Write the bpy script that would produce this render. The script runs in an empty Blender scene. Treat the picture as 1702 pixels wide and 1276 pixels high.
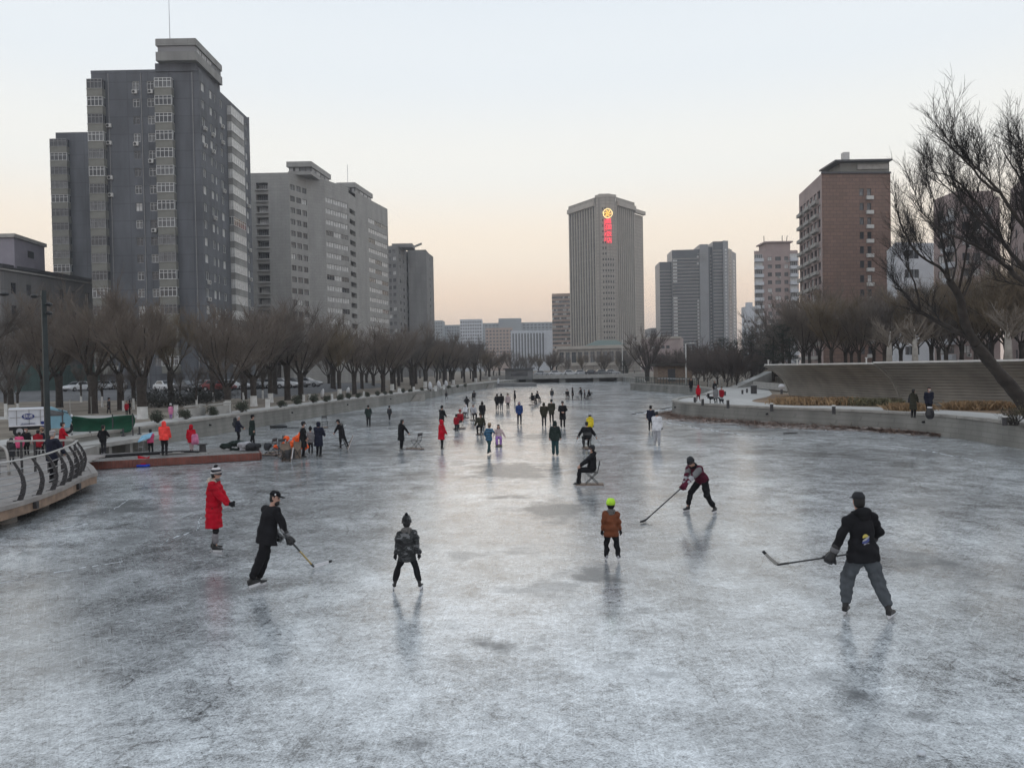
import bpy, bmesh, math, random
import numpy as np
from mathutils import Vector, Matrix

random.seed(7)
SC = bpy.context.scene
COL = SC.collection
R = math.radians

# ------------------------------------------------------------------ camera
F_PX, CAM_H, CX, CY = 1280.0, 4.1, 851.0, 638.0
PITCH, ROLL = math.atan((638 - 611) / F_PX), 0.018
cp, sp = math.cos(PITCH), math.sin(PITCH)
cr, sr = math.cos(ROLL), math.sin(ROLL)


def lv(u, v, w=1.0):                       # image axes -> world axes
    u, v = cr * u + sr * v, -sr * u + cr * v
    return Vector((u, w * cp + v * sp, v * cp - w * sp))


cam_d = bpy.data.cameras.new('camera')
cam = bpy.data.objects.new('camera', cam_d)
COL.objects.link(cam)
ax, ay, az = lv(1, 0, 0), lv(0, 1, 0), -lv(0, 0, 1)
cam.matrix_world = Matrix(((ax.x, ay.x, az.x, 0), (ax.y, ay.y, az.y, 0), (ax.z, ay.z, az.z, CAM_H), (0, 0, 0, 1)))
cam_d.sensor_width = 36
cam_d.lens = 36 * F_PX / 1702
cam_d.clip_start, cam_d.clip_end = 0.1, 9000
SC.camera = cam


def G(x, y, z=0.0):                        # photo pixel -> point on the level z
    d = lv((x - CX) / F_PX, -(y - CY) / F_PX)
    t = (z - CAM_H) / d.z
    return Vector((d.x * t, d.y * t, z))


def D(x, y, Y):                            # photo pixel -> point at distance Y
    d = lv((x - CX) / F_PX, -(y - CY) / F_PX)
    t = Y / d.y
    return Vector((d.x * t, Y, CAM_H + d.z * t))


def X2(x, y, Y):
    p = D(x, y, Y)
    return Vector((p.x, p.y))


# ------------------------------------------------------------------ dusk sky, sun, exposure
SUN_EL, SUN_AZ = R(1.6), R(-4)             # just above the horizon, straight up the river
world = bpy.data.worlds.new('World')
SC.world = world
world.use_nodes = True
wn, wl = world.node_tree.nodes, world.node_tree.links
wn.clear()
sky = wn.new('ShaderNodeTexSky')
sky.sky_type = 'NISHITA'
sky.sun_disc = False
sky.sun_elevation = SUN_EL
sky.sun_rotation = SUN_AZ
sky.altitude = 50
sky.air_density = 1.0
sky.dust_density = 1.2
sky.ozone_density = 1.0
gam = wn.new('ShaderNodeGamma')
gam.inputs['Gamma'].default_value = 0.5
wl.new(sky.outputs[0], gam.inputs[0])
# after-sunset colours by height above the horizon, warmer towards the set sun
wtc = wn.new('ShaderNodeTexCoord')
wsx = wn.new('ShaderNodeSeparateXYZ')
wl.new(wtc.outputs['Generated'], wsx.inputs[0])


def sky_ramp(stops):
    rp = wn.new('ShaderNodeValToRGB')
    rp.color_ramp.interpolation = 'EASE'
    el = rp.color_ramp.elements
    while len(el) < len(stops): el.new(0.5)
    for e, (p, c) in zip(el, stops):
        e.position = p; e.color = (*c, 1)
    wl.new(wsx.outputs[2], rp.inputs[0])
    return rp.outputs[0]


west = sky_ramp([(0.0, (.92, .65, .49)), (0.075, (.95, .74, .57)), (0.15, (.925, .815, .68)), (0.25, (.825, .825, .79)), (0.36, (.73, .775, .81)), (0.5, (.65, .715, .785)), (1.0, (.54, .61, .70))])
east = sky_ramp([(0.0, (.72, .66, .65)), (0.10, (.77, .71, .70)), (0.25, (.75, .74, .76)), (0.5, (.68, .72, .78)), (1.0, (.54, .61, .70))])
wdot = wn.new('ShaderNodeVectorMath'); wdot.operation = 'DOT_PRODUCT'
wdot.inputs[1].default_value = (math.sin(SUN_AZ), math.cos(SUN_AZ), 0)
wl.new(wtc.outputs['Generated'], wdot.inputs[0])
wmr = wn.new('ShaderNodeMapRange'); wmr.interpolation_type = 'SMOOTHSTEP'
wmr.inputs['From Min'].default_value = -0.5; wmr.inputs['From Max'].default_value = 0.9
wl.new(wdot.outputs['Value'], wmr.inputs['Value'])
wmx = wn.new('ShaderNodeMix'); wmx.data_type = 'RGBA'
wl.new(wmr.outputs[0], wmx.inputs['Factor']); wl.new(east, wmx.inputs['A']); wl.new(west, wmx.inputs['B'])
wsc = wn.new('ShaderNodeMix'); wsc.data_type = 'RGBA'; wsc.blend_type = 'MULTIPLY'
wsc.inputs['Factor'].default_value = 1
wsc.inputs['B'].default_value = (10.0, 10.0, 10.0, 1)
wl.new(wmx.outputs['Result'], wsc.inputs['A'])
wfin = wn.new('ShaderNodeMix'); wfin.data_type = 'RGBA'
wfin.inputs['Factor'].default_value = 0.9
wl.new(gam.outputs[0], wfin.inputs['A']); wl.new(wsc.outputs['Result'], wfin.inputs['B'])
bg = wn.new('ShaderNodeBackground')
bg.inputs['Strength'].default_value = 0.1
wo = wn.new('ShaderNodeOutputWorld')
wl.new(wfin.outputs['Result'], bg.inputs['Color'])
wl.new(bg.outputs[0], wo.inputs['Surface'])

sd = bpy.data.lights.new('sun', 'SUN')
sd.energy = 0.08
sd.angle = R(30)
sd.color = (1.0, 0.86, 0.72)
sun = bpy.data.objects.new('sun', sd)
COL.objects.link(sun)
sdir = Vector((math.sin(SUN_AZ) * math.cos(R(5)), math.cos(SUN_AZ) * math.cos(R(5)), math.sin(R(5))))
sun.rotation_euler = sdir.to_track_quat('Z', 'Y').to_euler()
sun.location = (0, 100, 150)

vs = SC.view_settings
vs.view_transform = 'Standard'
vs.look = 'None'
vs.gamma = 1
vs.use_curve_mapping = False
vs.exposure = 0.42
SC.cycles.max_bounces = 6
SC.cycles.diffuse_bounces = 2
SC.cycles.glossy_bounces = 3
SC.cycles.volume_bounces = 0


# ------------------------------------------------------------------ object helpers
def tag(o, label=None, cat=None, group=None, kind=None):
    if label: o['label'] = label
    if cat: o['category'] = cat
    if group: o['group'] = group
    if kind: o['kind'] = kind
    return o


def thing(name, label, cat, loc=(0, 0, 0), rz=0.0, group=None):
    o = bpy.data.objects.new(name, None)
    o.empty_display_size = 0.2
    COL.objects.link(o)
    o.location = loc
    o.rotation_euler = (0, 0, rz)
    return tag(o, label, cat, group)


def put(name, me, parent=None, loc=(0, 0, 0), rz=0.0, rot=None, scale=None):
    o = bpy.data.objects.new(name, me)
    COL.objects.link(o)
    o.location = loc
    o.rotation_euler = rot if rot else (0, 0, rz)
    if scale: o.scale = scale
    if parent: o.parent = parent
    return o


def copy_tree(o, parent=None):
    c = o.copy()
    COL.objects.link(c)
    if parent is not None: c.parent = parent
    for ch in list(o.children):
        copy_tree(ch, c)
    return c


class MB:
    """collects simple shapes and links them as one mesh"""
    def __init__(self):
        self.v, self.f, self.m = [], [], []

    def add(self, vs_, fs_, mi=0):
        n = len(self.v)
        self.v.extend([tuple(p) for p in vs_])
        self.f.extend([tuple(i + n for i in f) for f in fs_])
        self.m.extend([mi] * len(fs_))

    def quad(self, a, b, c, d, mi=0):
        self.add([a, b, c, d], [(0, 1, 2, 3)], mi)

    def box(self, c, s, rz=0.0, mi=0, M=None):
        hx, hy, hz = s[0] / 2, s[1] / 2, s[2] / 2
        pts = [Vector((x, y, z)) for z in (-hz, hz) for x, y in ((-hx, -hy), (hx, -hy), (hx, hy), (-hx, hy))]
        if M is None: M = Matrix.Rotation(rz, 3, 'Z')
        c = Vector(c)
        self.add([M @ p + c for p in pts],
                 [(3, 2, 1, 0), (4, 5, 6, 7), (0, 1, 5, 4), (1, 2, 6, 5), (2, 3, 7, 6), (3, 0, 4, 7)], mi)

    def bar(self, a, b, w, h, mi=0):       # a box from a to b
        a, b = Vector(a), Vector(b)
        d = b - a
        L = d.length
        z = d.normalized()
        up = Vector((0, 0, 1)) if abs(z.z) < 0.95 else Vector((0, 1, 0))
        x = up.cross(z).normalized()
        y = z.cross(x)
        M = Matrix((x, y, z)).transposed()
        self.box((a + b) / 2, (w, h, L), mi=mi, M=M)

    def loft(self, rings, mi=0, cap=True):
        n = len(rings[0])
        vs_ = [p for r in rings for p in r]
        fs_ = []
        for i in range(len(rings) - 1):
            for j in range(n):
                k = (j + 1) % n
                fs_.append((i * n + j, i * n + k, (i + 1) * n + k, (i + 1) * n + j))
        if cap:
            fs_.append(tuple(range(n - 1, -1, -1)))
            fs_.append(tuple((len(rings) - 1) * n + j for j in range(n)))
        self.add(vs_, fs_, mi)

    def tube(self, pts, rad, n=6, mi=0, cap=True, flat=1.0):
        pts = [Vector(p) for p in pts]
        if not hasattr(rad, '__len__'): rad = [rad] * len(pts)
        rings = []
        ref = None
        for i, p in enumerate(pts):
            d = (pts[min(i + 1, len(pts) - 1)] - pts[max(i - 1, 0)])
            d = d.normalized() if d.length > 1e-9 else Vector((0, 0, 1))
            if ref is None:
                ref = Vector((1, 0, 0)) if abs(d.x) < 0.8 else Vector((0, 1, 0))
            x = (ref - d * ref.dot(d)).normalized()
            ref = x
            y = d.cross(x)
            rings.append([p + (x * math.cos(2 * math.pi * k / n) + y * flat * math.sin(2 * math.pi * k / n)) * rad[i] for k in range(n)])
        self.loft(rings, mi, cap)

    def capsule(self, a, b, ra, rb, n=10, mi=0):
        a, b = Vector(a), Vector(b)
        d = (b - a)
        d = d.normalized() if d.length > 1e-6 else Vector((0, 0, 1))
        pts, rad = [], []
        for t in (-1, -.8, -.45, 0):
            pts.append(a + d * ra * t); rad.append(max(ra * math.sqrt(max(0, 1 - t * t)), ra * .05))
        for t in (0, .45, .8, 1):
            pts.append(b + d * rb * t); rad.append(max(rb * math.sqrt(max(0, 1 - t * t)), rb * .05))
        self.tube(pts, rad, n, mi)

    def ball(self, c, r, n=10, mi=0, M=None):
        c = Vector(c)
        if not hasattr(r, '__len__'): r = (r, r, r)
        rings = []
        for i in range(7):
            a = -math.pi / 2 + math.pi * (i + .12) / 6.24
            ring = [Vector((r[0] * math.cos(a) * math.cos(2 * math.pi * k / n), r[1] * math.cos(a) * math.sin(2 * math.pi * k / n), r[2] * math.sin(a))) for k in range(n)]
            if M is not None: ring = [M @ p for p in ring]
            rings.append([p + c for p in ring])
        self.loft(rings, mi)

    def mesh(self, name, mats, off=None, smooth=False):
        me = bpy.data.meshes.new(name)
        v = self.v
        if off is not None:
            v = [(p[0] - off[0], p[1] - off[1], p[2] - off[2]) for p in v]
        me.from_pydata(v, [], self.f)
        if not isinstance(mats, (list, tuple)): mats = [mats]
        for m in mats: me.materials.append(m)
        if len(mats) > 1: me.polygons.foreach_set('material_index', self.m)
        if smooth: me.polygons.foreach_set('use_smooth', [True] * len(self.f))
        me.update()
        return me

    def build(self, name, mats, parent=None, loc=(0, 0, 0), rz=0.0, off=None, smooth=False):
        return put(name, self.mesh(name, mats, off, smooth), parent, loc, rz)


# ------------------------------------------------------------------ materials
def mk(name, rgb, rough=0.75, var=0.18, scale=2.0, bump=0.0, bscale=30.0, metal=0.0, spec=0.4, emit=None, estr=0.0, rgb2=None, coords='Object'):
    m = bpy.data.materials.new(name)
    m.use_nodes = True
    nt = m.node_tree
    n, l = nt.nodes, nt.links
    b = n['Principled BSDF']
    b.inputs['Roughness'].default_value = rough
    b.inputs['Metallic'].default_value = metal
    b.inputs['Specular IOR Level'].default_value = spec
    tc = n.new('ShaderNodeTexCoord')
    nz = n.new('ShaderNodeTexNoise')
    nz.inputs['Scale'].default_value = scale
    nz.inputs['Detail'].default_value = 5
    l.new(tc.outputs[coords], nz.inputs['Vector'])
    rp = n.new('ShaderNodeValToRGB')
    c1 = [c * (1 - var) for c in rgb]
    c2 = [min(1, c * (1 + var)) for c in (rgb2 or rgb)]
    rp.color_ramp.elements[0].position = 0.32
    rp.color_ramp.elements[1].position = 0.68
    rp.color_ramp.elements[0].color = (*c1, 1)
    rp.color_ramp.elements[1].color = (*c2, 1)
    l.new(nz.outputs['Fac'], rp.inputs[0])
    l.new(rp.outputs[0], b.inputs['Base Color'])
    if bump:
        nb = n.new('ShaderNodeTexNoise')
        nb.inputs['Scale'].default_value = bscale
        nb.inputs['Detail'].default_value = 4
        l.new(tc.outputs[coords], nb.inputs['Vector'])
        bp = n.new('ShaderNodeBump')
        bp.inputs['Strength'].default_value = bump
        bp.inputs['Distance'].default_value = 0.02
        l.new(nb.outputs['Fac'], bp.inputs['Height'])
        l.new(bp.outputs[0], b.inputs['Normal'])
    if emit:
        b.inputs['Emission Color'].default_value = (*emit, 1)
        b.inputs['Emission Strength'].default_value = estr
    return m


def mk_tiles(name, rgb, joint, tw, th, mortar=0.04, var=0.1, rough=0.75, stain=0.25, offset=0.5):
    """wall cladding in courses, laid along the wall whichever way it faces"""
    m = mk(name, rgb, rough)
    nt = m.node_tree
    n, l = nt.nodes, nt.links
    b = n['Principled BSDF']
    tc = [x for x in n if x.type == 'TEX_COORD'][0]
    sx = n.new('ShaderNodeSeparateXYZ')
    l.new(tc.outputs['Object'], sx.inputs[0])
    ad = n.new('ShaderNodeMath'); ad.operation = 'ADD'
    l.new(sx.outputs[0], ad.inputs[0]); l.new(sx.outputs[1], ad.inputs[1])
    cb = n.new('ShaderNodeCombineXYZ')
    l.new(ad.outputs[0], cb.inputs[0]); l.new(sx.outputs[2], cb.inputs[1])
    br = n.new('ShaderNodeTexBrick')
    br.inputs['Scale'].default_value = 1.0
    br.inputs['Brick Width'].default_value = tw
    br.inputs['Row Height'].default_value = th
    br.inputs['Mortar Size'].default_value = mortar
    br.offset = offset
    br.inputs['Color1'].default_value = (*[c * (1 - var) for c in rgb], 1)
    br.inputs['Color2'].default_value = (*[c * (1 + var) for c in rgb], 1)
    br.inputs['Mortar'].default_value = (*joint, 1)
    l.new(cb.outputs[0], br.inputs['Vector'])
    nz = n.new('ShaderNodeTexNoise')
    nz.inputs['Scale'].default_value = 1.0
    nz.inputs['Detail'].default_value = 6
    mp = n.new('ShaderNodeMapping')
    mp.inputs['Scale'].default_value = (0.5, 0.5, 0.12)
    l.new(tc.outputs['Object'], mp.inputs[0]); l.new(mp.outputs[0], nz.inputs['Vector'])
    mr = n.new('ShaderNodeMapRange')
    mr.inputs['From Min'].default_value = 0.3; mr.inputs['From Max'].default_value = 0.7
    mr.inputs['To Min'].default_value = 1 - stain; mr.inputs['To Max'].default_value = 1 + stain * .5
    l.new(nz.outputs['Fac'], mr.inputs[0])
    mx = n.new('ShaderNodeMix'); mx.data_type = 'RGBA'; mx.blend_type = 'MULTIPLY'
    mx.inputs['Factor'].default_value = 1
    l.new(br.outputs['Color'], mx.inputs['A']); l.new(mr.outputs[0], mx.inputs['B'])
    l.new(mx.outputs['Result'], b.inputs['Base Color'])
    return m


def mk_stripes(name, c1, c2, freq, axis='Z', rough=0.85, phase=0.0, warp=0.0):
    m = mk(name, c1, rough)
    nt = m.node_tree
    n, l = nt.nodes, nt.links
    tc = [x for x in n if x.type == 'TEX_COORD'][0]
    w = n.new('ShaderNodeTexWave')
    w.wave_type = 'BANDS'; w.bands_direction = axis
    w.inputs['Scale'].default_value = freq
    w.inputs['Distortion'].default_value = warp
    w.inputs['Phase Offset'].default_value = phase
    l.new(tc.outputs['Object'], w.inputs['Vector'])
    rp = n.new('ShaderNodeValToRGB')
    rp.color_ramp.interpolation = 'CONSTANT'
    rp.color_ramp.elements[0].color = (*c1, 1)
    rp.color_ramp.elements[1].position = 0.5
    rp.color_ramp.elements[1].color = (*c2, 1)
    l.new(w.outputs['Fac'], rp.inputs[0])
    l.new(rp.outputs[0], n['Principled BSDF'].inputs['Base Color'])
    return m


M = {}
M['dark_tower'] = mk_tiles('dark_grey_render', (0.116, 0.124, 0.138), (0.085, 0.092, 0.104), 3.4, 2.8, 0.07, 0.06, stain=.34, offset=0)
M['olive'] = mk('olive_concrete', (0.2, 0.2, 0.18), .8, .12, .6)
M['roof_box'] = mk_tiles('pale_grey_panels', (0.26, 0.26, 0.25), (0.2, 0.2, 0.19), 2.2, 1.3, 0.03, .05, offset=0)
M['light_block'] = mk_tiles('light_grey_panel', (0.325, 0.32, 0.305), (0.255, 0.25, 0.24), 1.7, .7, 0.03, 0.04, stain=.16)
M['mid_block'] = mk_tiles('grey_concrete_panel', (0.19, 0.188, 0.185), (0.14, 0.14, 0.14), 3.0, 2.8, 0.05, 0.05, stain=.2, offset=0)
M['purple_wall'] = mk('lilac_grey_render', (0.25, 0.235, 0.27), .85, .12, .5)
M['pale_stone'] = mk_tiles('pale_stone_cladding', (0.35, 0.315, 0.275), (0.24, 0.22, 0.19), 2.4, 1.9, .18, .05, stain=.12, offset=0)
M['hotel_fin'] = mk('hotel_stone_fin', (0.40, 0.365, 0.32), .8, .08, .2)
M['hotel_glass'] = mk('hotel_dark_glass', (0.045, 0.048, 0.05), .25, .2, .3)
M['brown_tile'] = mk_tiles('brown_wall_tile', (0.195, 0.125, 0.098), (0.115, 0.078, 0.063), 1.5, .75, .05, .1, stain=.12)
M['pink_wall'] = mk('faded_pink_render', (0.34, 0.27, 0.255), .85, .12, .3)
M['white_wall'] = mk('white_render', (0.52, 0.54, 0.57), .8, .08, .4)
M['office_band'] = mk('office_stone_band', (0.31, 0.28, 0.25), .7, .1, .2)
M['office_dark'] = mk('office_dark_glass', (0.05, 0.055, 0.062), .2, .25, .1)
M['office_blue'] = mk('office_blue_grey_panel', (0.215, 0.215, 0.22), .5, .1, .2)
M['far_wall'] = mk('far_grey_wall', (0.3, 0.32, 0.33), .85, .12, .05)
M['far_warm'] = mk('far_tan_wall', (0.42, 0.31, 0.25), .85, .1, .05)
M['white_frame'] = mk('white_window_frame', (0.62, 0.63, 0.62), .5, .06, 3)
M['dark_frame'] = mk('dark_window_frame', (0.06, 0.06, 0.065), .5, .1, 3)
M['grey_frame'] = mk('grey_window_frame', (0.25, 0.25, 0.25), .5, .1, 3)
M['glass'] = mk('window_glass', (0.03, 0.034, 0.04), .06, .3, .6, spec=.7)
M['glass2'] = mk('window_glass_with_blind', (0.10, 0.105, 0.11), .1, .5, .8, spec=.7)
M['curtain'] = mk('pale_curtained_glass', (0.5, 0.5, 0.49), .3, .22, 1.4)
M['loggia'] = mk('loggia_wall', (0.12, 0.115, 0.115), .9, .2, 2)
M['ac'] = mk('aircon_white', (0.5, 0.5, 0.48), .5, .1, 4)
M['black'] = mk('black_metal', (0.02, 0.021, 0.023), .45, .2, 5)
M['steel'] = mk('steel', (0.42, 0.43, 0.45), .3, .1, 5, metal=.9)
M['rail_steel'] = mk('pale_handrail', (0.42, 0.41, 0.39), .38, .1, 6, metal=.4)
M['post'] = mk('dark_bronze_post', (0.045, 0.043, 0.045), .5, .2, 5)
M['lamp_post'] = mk('dark_green_lamp_post', (0.022, 0.032, 0.034), .5, .2, 3)
M['timber'] = mk('weathered_timber', (0.2, 0.15, 0.115), .8, .3, 4, bump=.3)
M['fascia'] = mk('rusty_timber_fascia', (0.235, 0.165, 0.12), .75, .25, 3, bump=.3)
M['deck'] = mk('grey_deck_plank', (0.27, 0.25, 0.235), .8, .18, 3, bump=.3)
M['redwood'] = mk('red_brown_dock_board', (0.17, 0.06, 0.045), .7, .3, 2.5, bump=.3)
M['dock_top'] = mk('worn_dock_plank', (0.19, 0.18, 0.17), .85, .25, 2, bump=.3)
M['concrete'] = mk('pale_concrete', (0.33, 0.32, 0.30), .85, .15, 1.2, bump=.2)
M['quay'] = mk_tiles('quay_stone', (0.235, 0.23, 0.21), (0.19, 0.185, 0.17), 0.9, .27, .02, .07, stain=.4)
M['coping'] = mk('coping_stone', (0.3, 0.285, 0.26), .85, .2, 1.5, bump=.2)
M['white_paint'] = mk('whitewash', (0.6, 0.6, 0.58), .85, .14, 3, bump=.2)
M['soil'] = mk('bare_winter_soil', (0.17, 0.135, 0.105), .95, .3, .25, bump=.3, bscale=6, rgb2=(0.2, 0.175, 0.14))
M['paving'] = mk('pale_paving', (0.43, 0.42, 0.40), .85, .14, .6, bump=.1)
M['asphalt'] = mk('asphalt', (0.12, 0.12, 0.122), .9, .15, .5)
M['lawn'] = mk('dry_lawn', (0.21, 0.145, 0.095), .95, .25, .7, bump=.4, bscale=12)
M['slat'] = mk('grey_timber_slat', (0.36, 0.345, 0.315), .65, .2, .7, bump=.2)
M['slat_edge'] = mk('pale_metal_capping', (0.62, 0.61, 0.58), .4, .06, 2)
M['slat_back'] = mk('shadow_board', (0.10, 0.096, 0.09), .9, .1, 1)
M['bark'] = mk('dark_bark', (0.042, 0.035, 0.03), .9, .35, 3, bump=.7, bscale=14)
M['twig'] = mk('brown_twig', (0.15, 0.122, 0.10), .9, .3, .5)
M['twig_grey'] = mk('grey_twig', (0.14, 0.122, 0.108), .9, .3, .5)
M['twig_gold'] = mk('golden_brown_twig', (0.16, 0.125, 0.085), .9, .3, .5)
M['twig_thicket'] = mk('thicket_twig', (0.10, 0.08, 0.07), .9, .3, .5)
M['twig_dark'] = mk('dark_twig', (0.03, 0.026, 0.025), .9, .3, .5)
M['pale_bark'] = mk('pale_bark', (0.36, 0.34, 0.31), .85, .2, 3)
M['needle'] = mk('pine_needles', (0.028, 0.036, 0.028), .8, .4, 1.0)
M['shrub'] = mk('dull_evergreen_leaf', (0.05, 0.058, 0.038), .75, .4, 2)
M['hedge'] = mk('dark_hedge_leaf', (0.035, 0.035, 0.03), .8, .4, 1.5)
M['drygrass'] = mk('dry_grass', (0.30, 0.2, 0.11), .9, .35, 1.5)
M['litter'] = mk('reed_litter', (0.2, 0.135, 0.105), .95, .6, 5)
M['litter_bed'] = mk('frozen_litter', (0.17, 0.125, 0.105), .95, .6, 2.2, bump=.8, bscale=9, rgb2=(.3, .27, .25))
M['green_net'] = mk('green_netting', (0.008, 0.075, 0.04), .8, .25, 2)
M['hoarding'] = mk('green_hoarding', (0.07, 0.115, 0.105), .8, .2, .8)
M['plastic_white'] = mk('white_sheet', (0.55, 0.55, 0.56), .6, .08, 1)
M['rubber'] = mk('tyre_rubber', (0.018, 0.018, 0.02), .8, .2, 6)
M['van_white'] = mk('van_white_panel', (0.56, 0.58, 0.62), .45, .08, 1.5)
M['van_blue'] = mk('van_pale_blue', (0.18, 0.34, 0.42), .4, .1, 2)
M['logo_blue'] = mk('logo_blue', (0.015, 0.03, 0.16), .5, .05, 3)
M['white_print'] = mk('white_print', (0.7, 0.7, 0.72), .5, .03, 3)
M['snow'] = mk('snow_crust', (0.56, 0.59, 0.62), .7, .1, 2, bump=.3)


# ------------------------------------------------------------------ ice
def ice_material(patches):
    m = bpy.data.materials.new('lake_ice')
    m.use_nodes = True
    n, l = m.node_tree.nodes, m.node_tree.links
    b = n['Principled BSDF']
    tc = n.new('ShaderNodeTexCoord')
    P = tc.outputs['Object']

    def noise(scale, detail=4, vec=None, rough=.55, dist=0.0):
        x = n.new('ShaderNodeTexNoise')
        x.inputs['Scale'].default_value = scale; x.inputs['Detail'].default_value = detail
        x.inputs['Roughness'].default_value = rough; x.inputs['Distortion'].default_value = dist
        l.new(vec if vec is not None else P, x.inputs['Vector'])
        return x.outputs['Fac']

    def math_(op, a, b_=None, clamp=False):
        x = n.new('ShaderNodeMath'); x.operation = op; x.use_clamp = clamp
        for i, q in enumerate((a, b_)):
            if q is None: continue
            if isinstance(q, (int, float)): x.inputs[i].default_value = q
            else: l.new(q, x.inputs[i])
        return x.outputs[0]

    def rng(v, a, b_, c=0.0, d=1.0, smooth=True):
        x = n.new('ShaderNodeMapRange'); x.interpolation_type = 'SMOOTHSTEP' if smooth else 'LINEAR'
        for i, q in zip(('From Min', 'From Max', 'To Min', 'To Max'), (a, b_, c, d)): x.inputs[i].default_value = q
        l.new(v, x.inputs['Value'])
        return x.outputs[0]

    def maps(sx, sy, rot=0.0, off=0.0):
        x = n.new('ShaderNodeMapping')
        x.vector_type = 'TEXTURE'           # turns first, then stretches
        x.inputs['Scale'].default_value = (1 / sx, 1 / sy, 1); x.inputs['Rotation'].default_value = (0, 0, rot)
        x.inputs['Location'].default_value = (off, off * .7, 0)
        l.new(P, x.inputs[0])
        return x.outputs[0]

    # clear, refrozen patches with a ragged outline
    edge = math_('MULTIPLY', math_('SUBTRACT', noise(.7, 7, rough=.68), .5), 3.4)
    clear = None
    for (x0, y0, rx, ry, wt) in patches:
        s = n.new('ShaderNodeMapping')
        s.vector_type = 'POINT'
        s.inputs['Location'].default_value = (-x0 / rx, -y0 / ry, 0)
        s.inputs['Scale'].default_value = (1 / rx, 1 / ry, 0)
        l.new(P, s.inputs[0])
        ln = n.new('ShaderNodeVectorMath'); ln.operation = 'LENGTH'
        l.new(s.outputs[0], ln.inputs[0])
        v = math_('SUBTRACT', wt, ln.outputs['Value'])
        clear = v if clear is None else math_('MAXIMUM', clear, v)
    clear = rng(math_('ADD', clear, edge), .05, .75)
    big = noise(.11, 5, rough=.6)
    mid = noise(.55, 5, rough=.6)
    clear2 = rng(math_('ADD', math_('MULTIPLY', big, .6), math_('MULTIPLY', mid, .5)), .60, .66)
    clear = math_('MAXIMUM', clear, math_('MULTIPLY', clear2, .7))
    # skate scratches: a few long curves, and many short straight cuts in all directions
    scr = None
    for sc_, wdt, off in ((.22, .0022, 3.1), (.5, .004, 17.3), (.9, .006, 41.0)):
        f = math_('ABSOLUTE', math_('SUBTRACT', noise(sc_, 0.6, maps(1, 1, off, off)), .5))
        v = math_('MULTIPLY', rng(f, 0, wdt, 1, 0), rng(noise(.6, 3, maps(1, 1, 0, off * 2)), .48, .62))
        scr = v if scr is None else math_('MAXIMUM', scr, v)
    cut = lite = None
    for i, (rot, off, sx, sy) in enumerate(((.25, 5., 1.3, 30), (.9, 9., 1.7, 40), (1.5, 23., 1.2, 34), (2.1, 31., 1.5, 44), (2.75, 47., 1.0, 30), (.55, 61., 2.6, 60))):
        nv = noise(1.0, 2.5, maps(sx, sy, rot, off), rough=.6, dist=.25)
        v, w = rng(nv, .61, .66), rng(nv, .385, .34)
        cut = v if cut is None else math_('MAXIMUM', cut, v)
        lite = w if lite is None else math_('MAXIMUM', lite, w)
    arc = None
    for sc_, wdt, off in ((.28, .0022, 211.), (.42, .003, 307.)):
        f = math_('ABSOLUTE', math_('SUBTRACT', noise(sc_, 0.4, maps(1, 1, off, off)), .47))
        v = math_('MULTIPLY', rng(f, 0, wdt, 1, 0), rng(noise(.5, 3, maps(1, 1, 0, off * 3)), .46, .6))
        arc = v if arc is None else math_('MAXIMUM', arc, v)
    grain = noise(9, 6, rough=.75)
    fleck = rng(noise(22, 3, rough=.7), .60, .67)
    patchy = noise(1.6, 6, maps(1, 1.0, .3, 7.), rough=.65)
    fine = noise(34, 4, rough=.7)
    frost = math_('ADD', math_('ADD', math_('MULTIPLY', mid, .2), math_('MULTIPLY', grain, .3)), math_('ADD', math_('MULTIPLY', patchy, .2), math_('MULTIPLY', fine, .3)))
    worn = rng(noise(.17, 5, maps(1, .6, .4, 60.), rough=.6), .38, .62, .62, 1.12)
    alb = math_('MULTIPLY', rng(frost, .415, .585, .05, .80, False), worn)
    alb = math_('SUBTRACT', alb, math_('MULTIPLY', math_('MULTIPLY', fleck, rng(noise(.4, 3), .42, .6)), .16))
    alb = math_('SUBTRACT', alb, math_('MULTIPLY', scr, .2))
    alb = math_('SUBTRACT', alb, math_('MULTIPLY', cut, .13))
    alb = math_('ADD', alb, math_('MULTIPLY', math_('MAXIMUM', lite, arc), .17))
    mixc = n.new('ShaderNodeMix'); mixc.data_type = 'FLOAT'
    l.new(clear, mixc.inputs['Factor'])
    l.new(alb, mixc.inputs['A'])
    l.new(math_('ADD', rng(frost, .36, .64, .09, .2, False), math_('MULTIPLY', lite, .06)), mixc.inputs['B'])
    alb = math_('MAXIMUM', mixc.outputs['Result'], .03)
    rp = n.new('ShaderNodeCombineColor')
    l.new(math_('MULTIPLY', alb, .95), rp.inputs[0]); l.new(math_('MULTIPLY', alb, 1.0), rp.inputs[1]); l.new(math_('MULTIPLY', alb, 1.025), rp.inputs[2])
    l.new(rp.outputs[0], b.inputs['Base Color'])
    rgh = rng(frost, .40, .60, .10, .22, False)
    mr = n.new('ShaderNodeMix'); mr.data_type = 'FLOAT'
    l.new(clear, mr.inputs['Factor']); l.new(rgh, mr.inputs['A']); mr.inputs['B'].default_value = .26
    l.new(mr.outputs['Result'], b.inputs['Roughness'])
    b.inputs['IOR'].default_value = 1.75
    l.new(rng(clear, 0, 1, 1.0, .14, False), b.inputs['Specular IOR Level'])
    streak = lite
    bp = n.new('ShaderNodeBump')
    bp.inputs['Strength'].default_value = .13; bp.inputs['Distance'].default_value = .008
    h = math_('ADD', math_('MULTIPLY', grain, .6), math_('MULTIPLY', math_('MAXIMUM', scr, cut), -.5))
    h = math_('ADD', h, math_('MULTIPLY', streak, .3))
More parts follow.
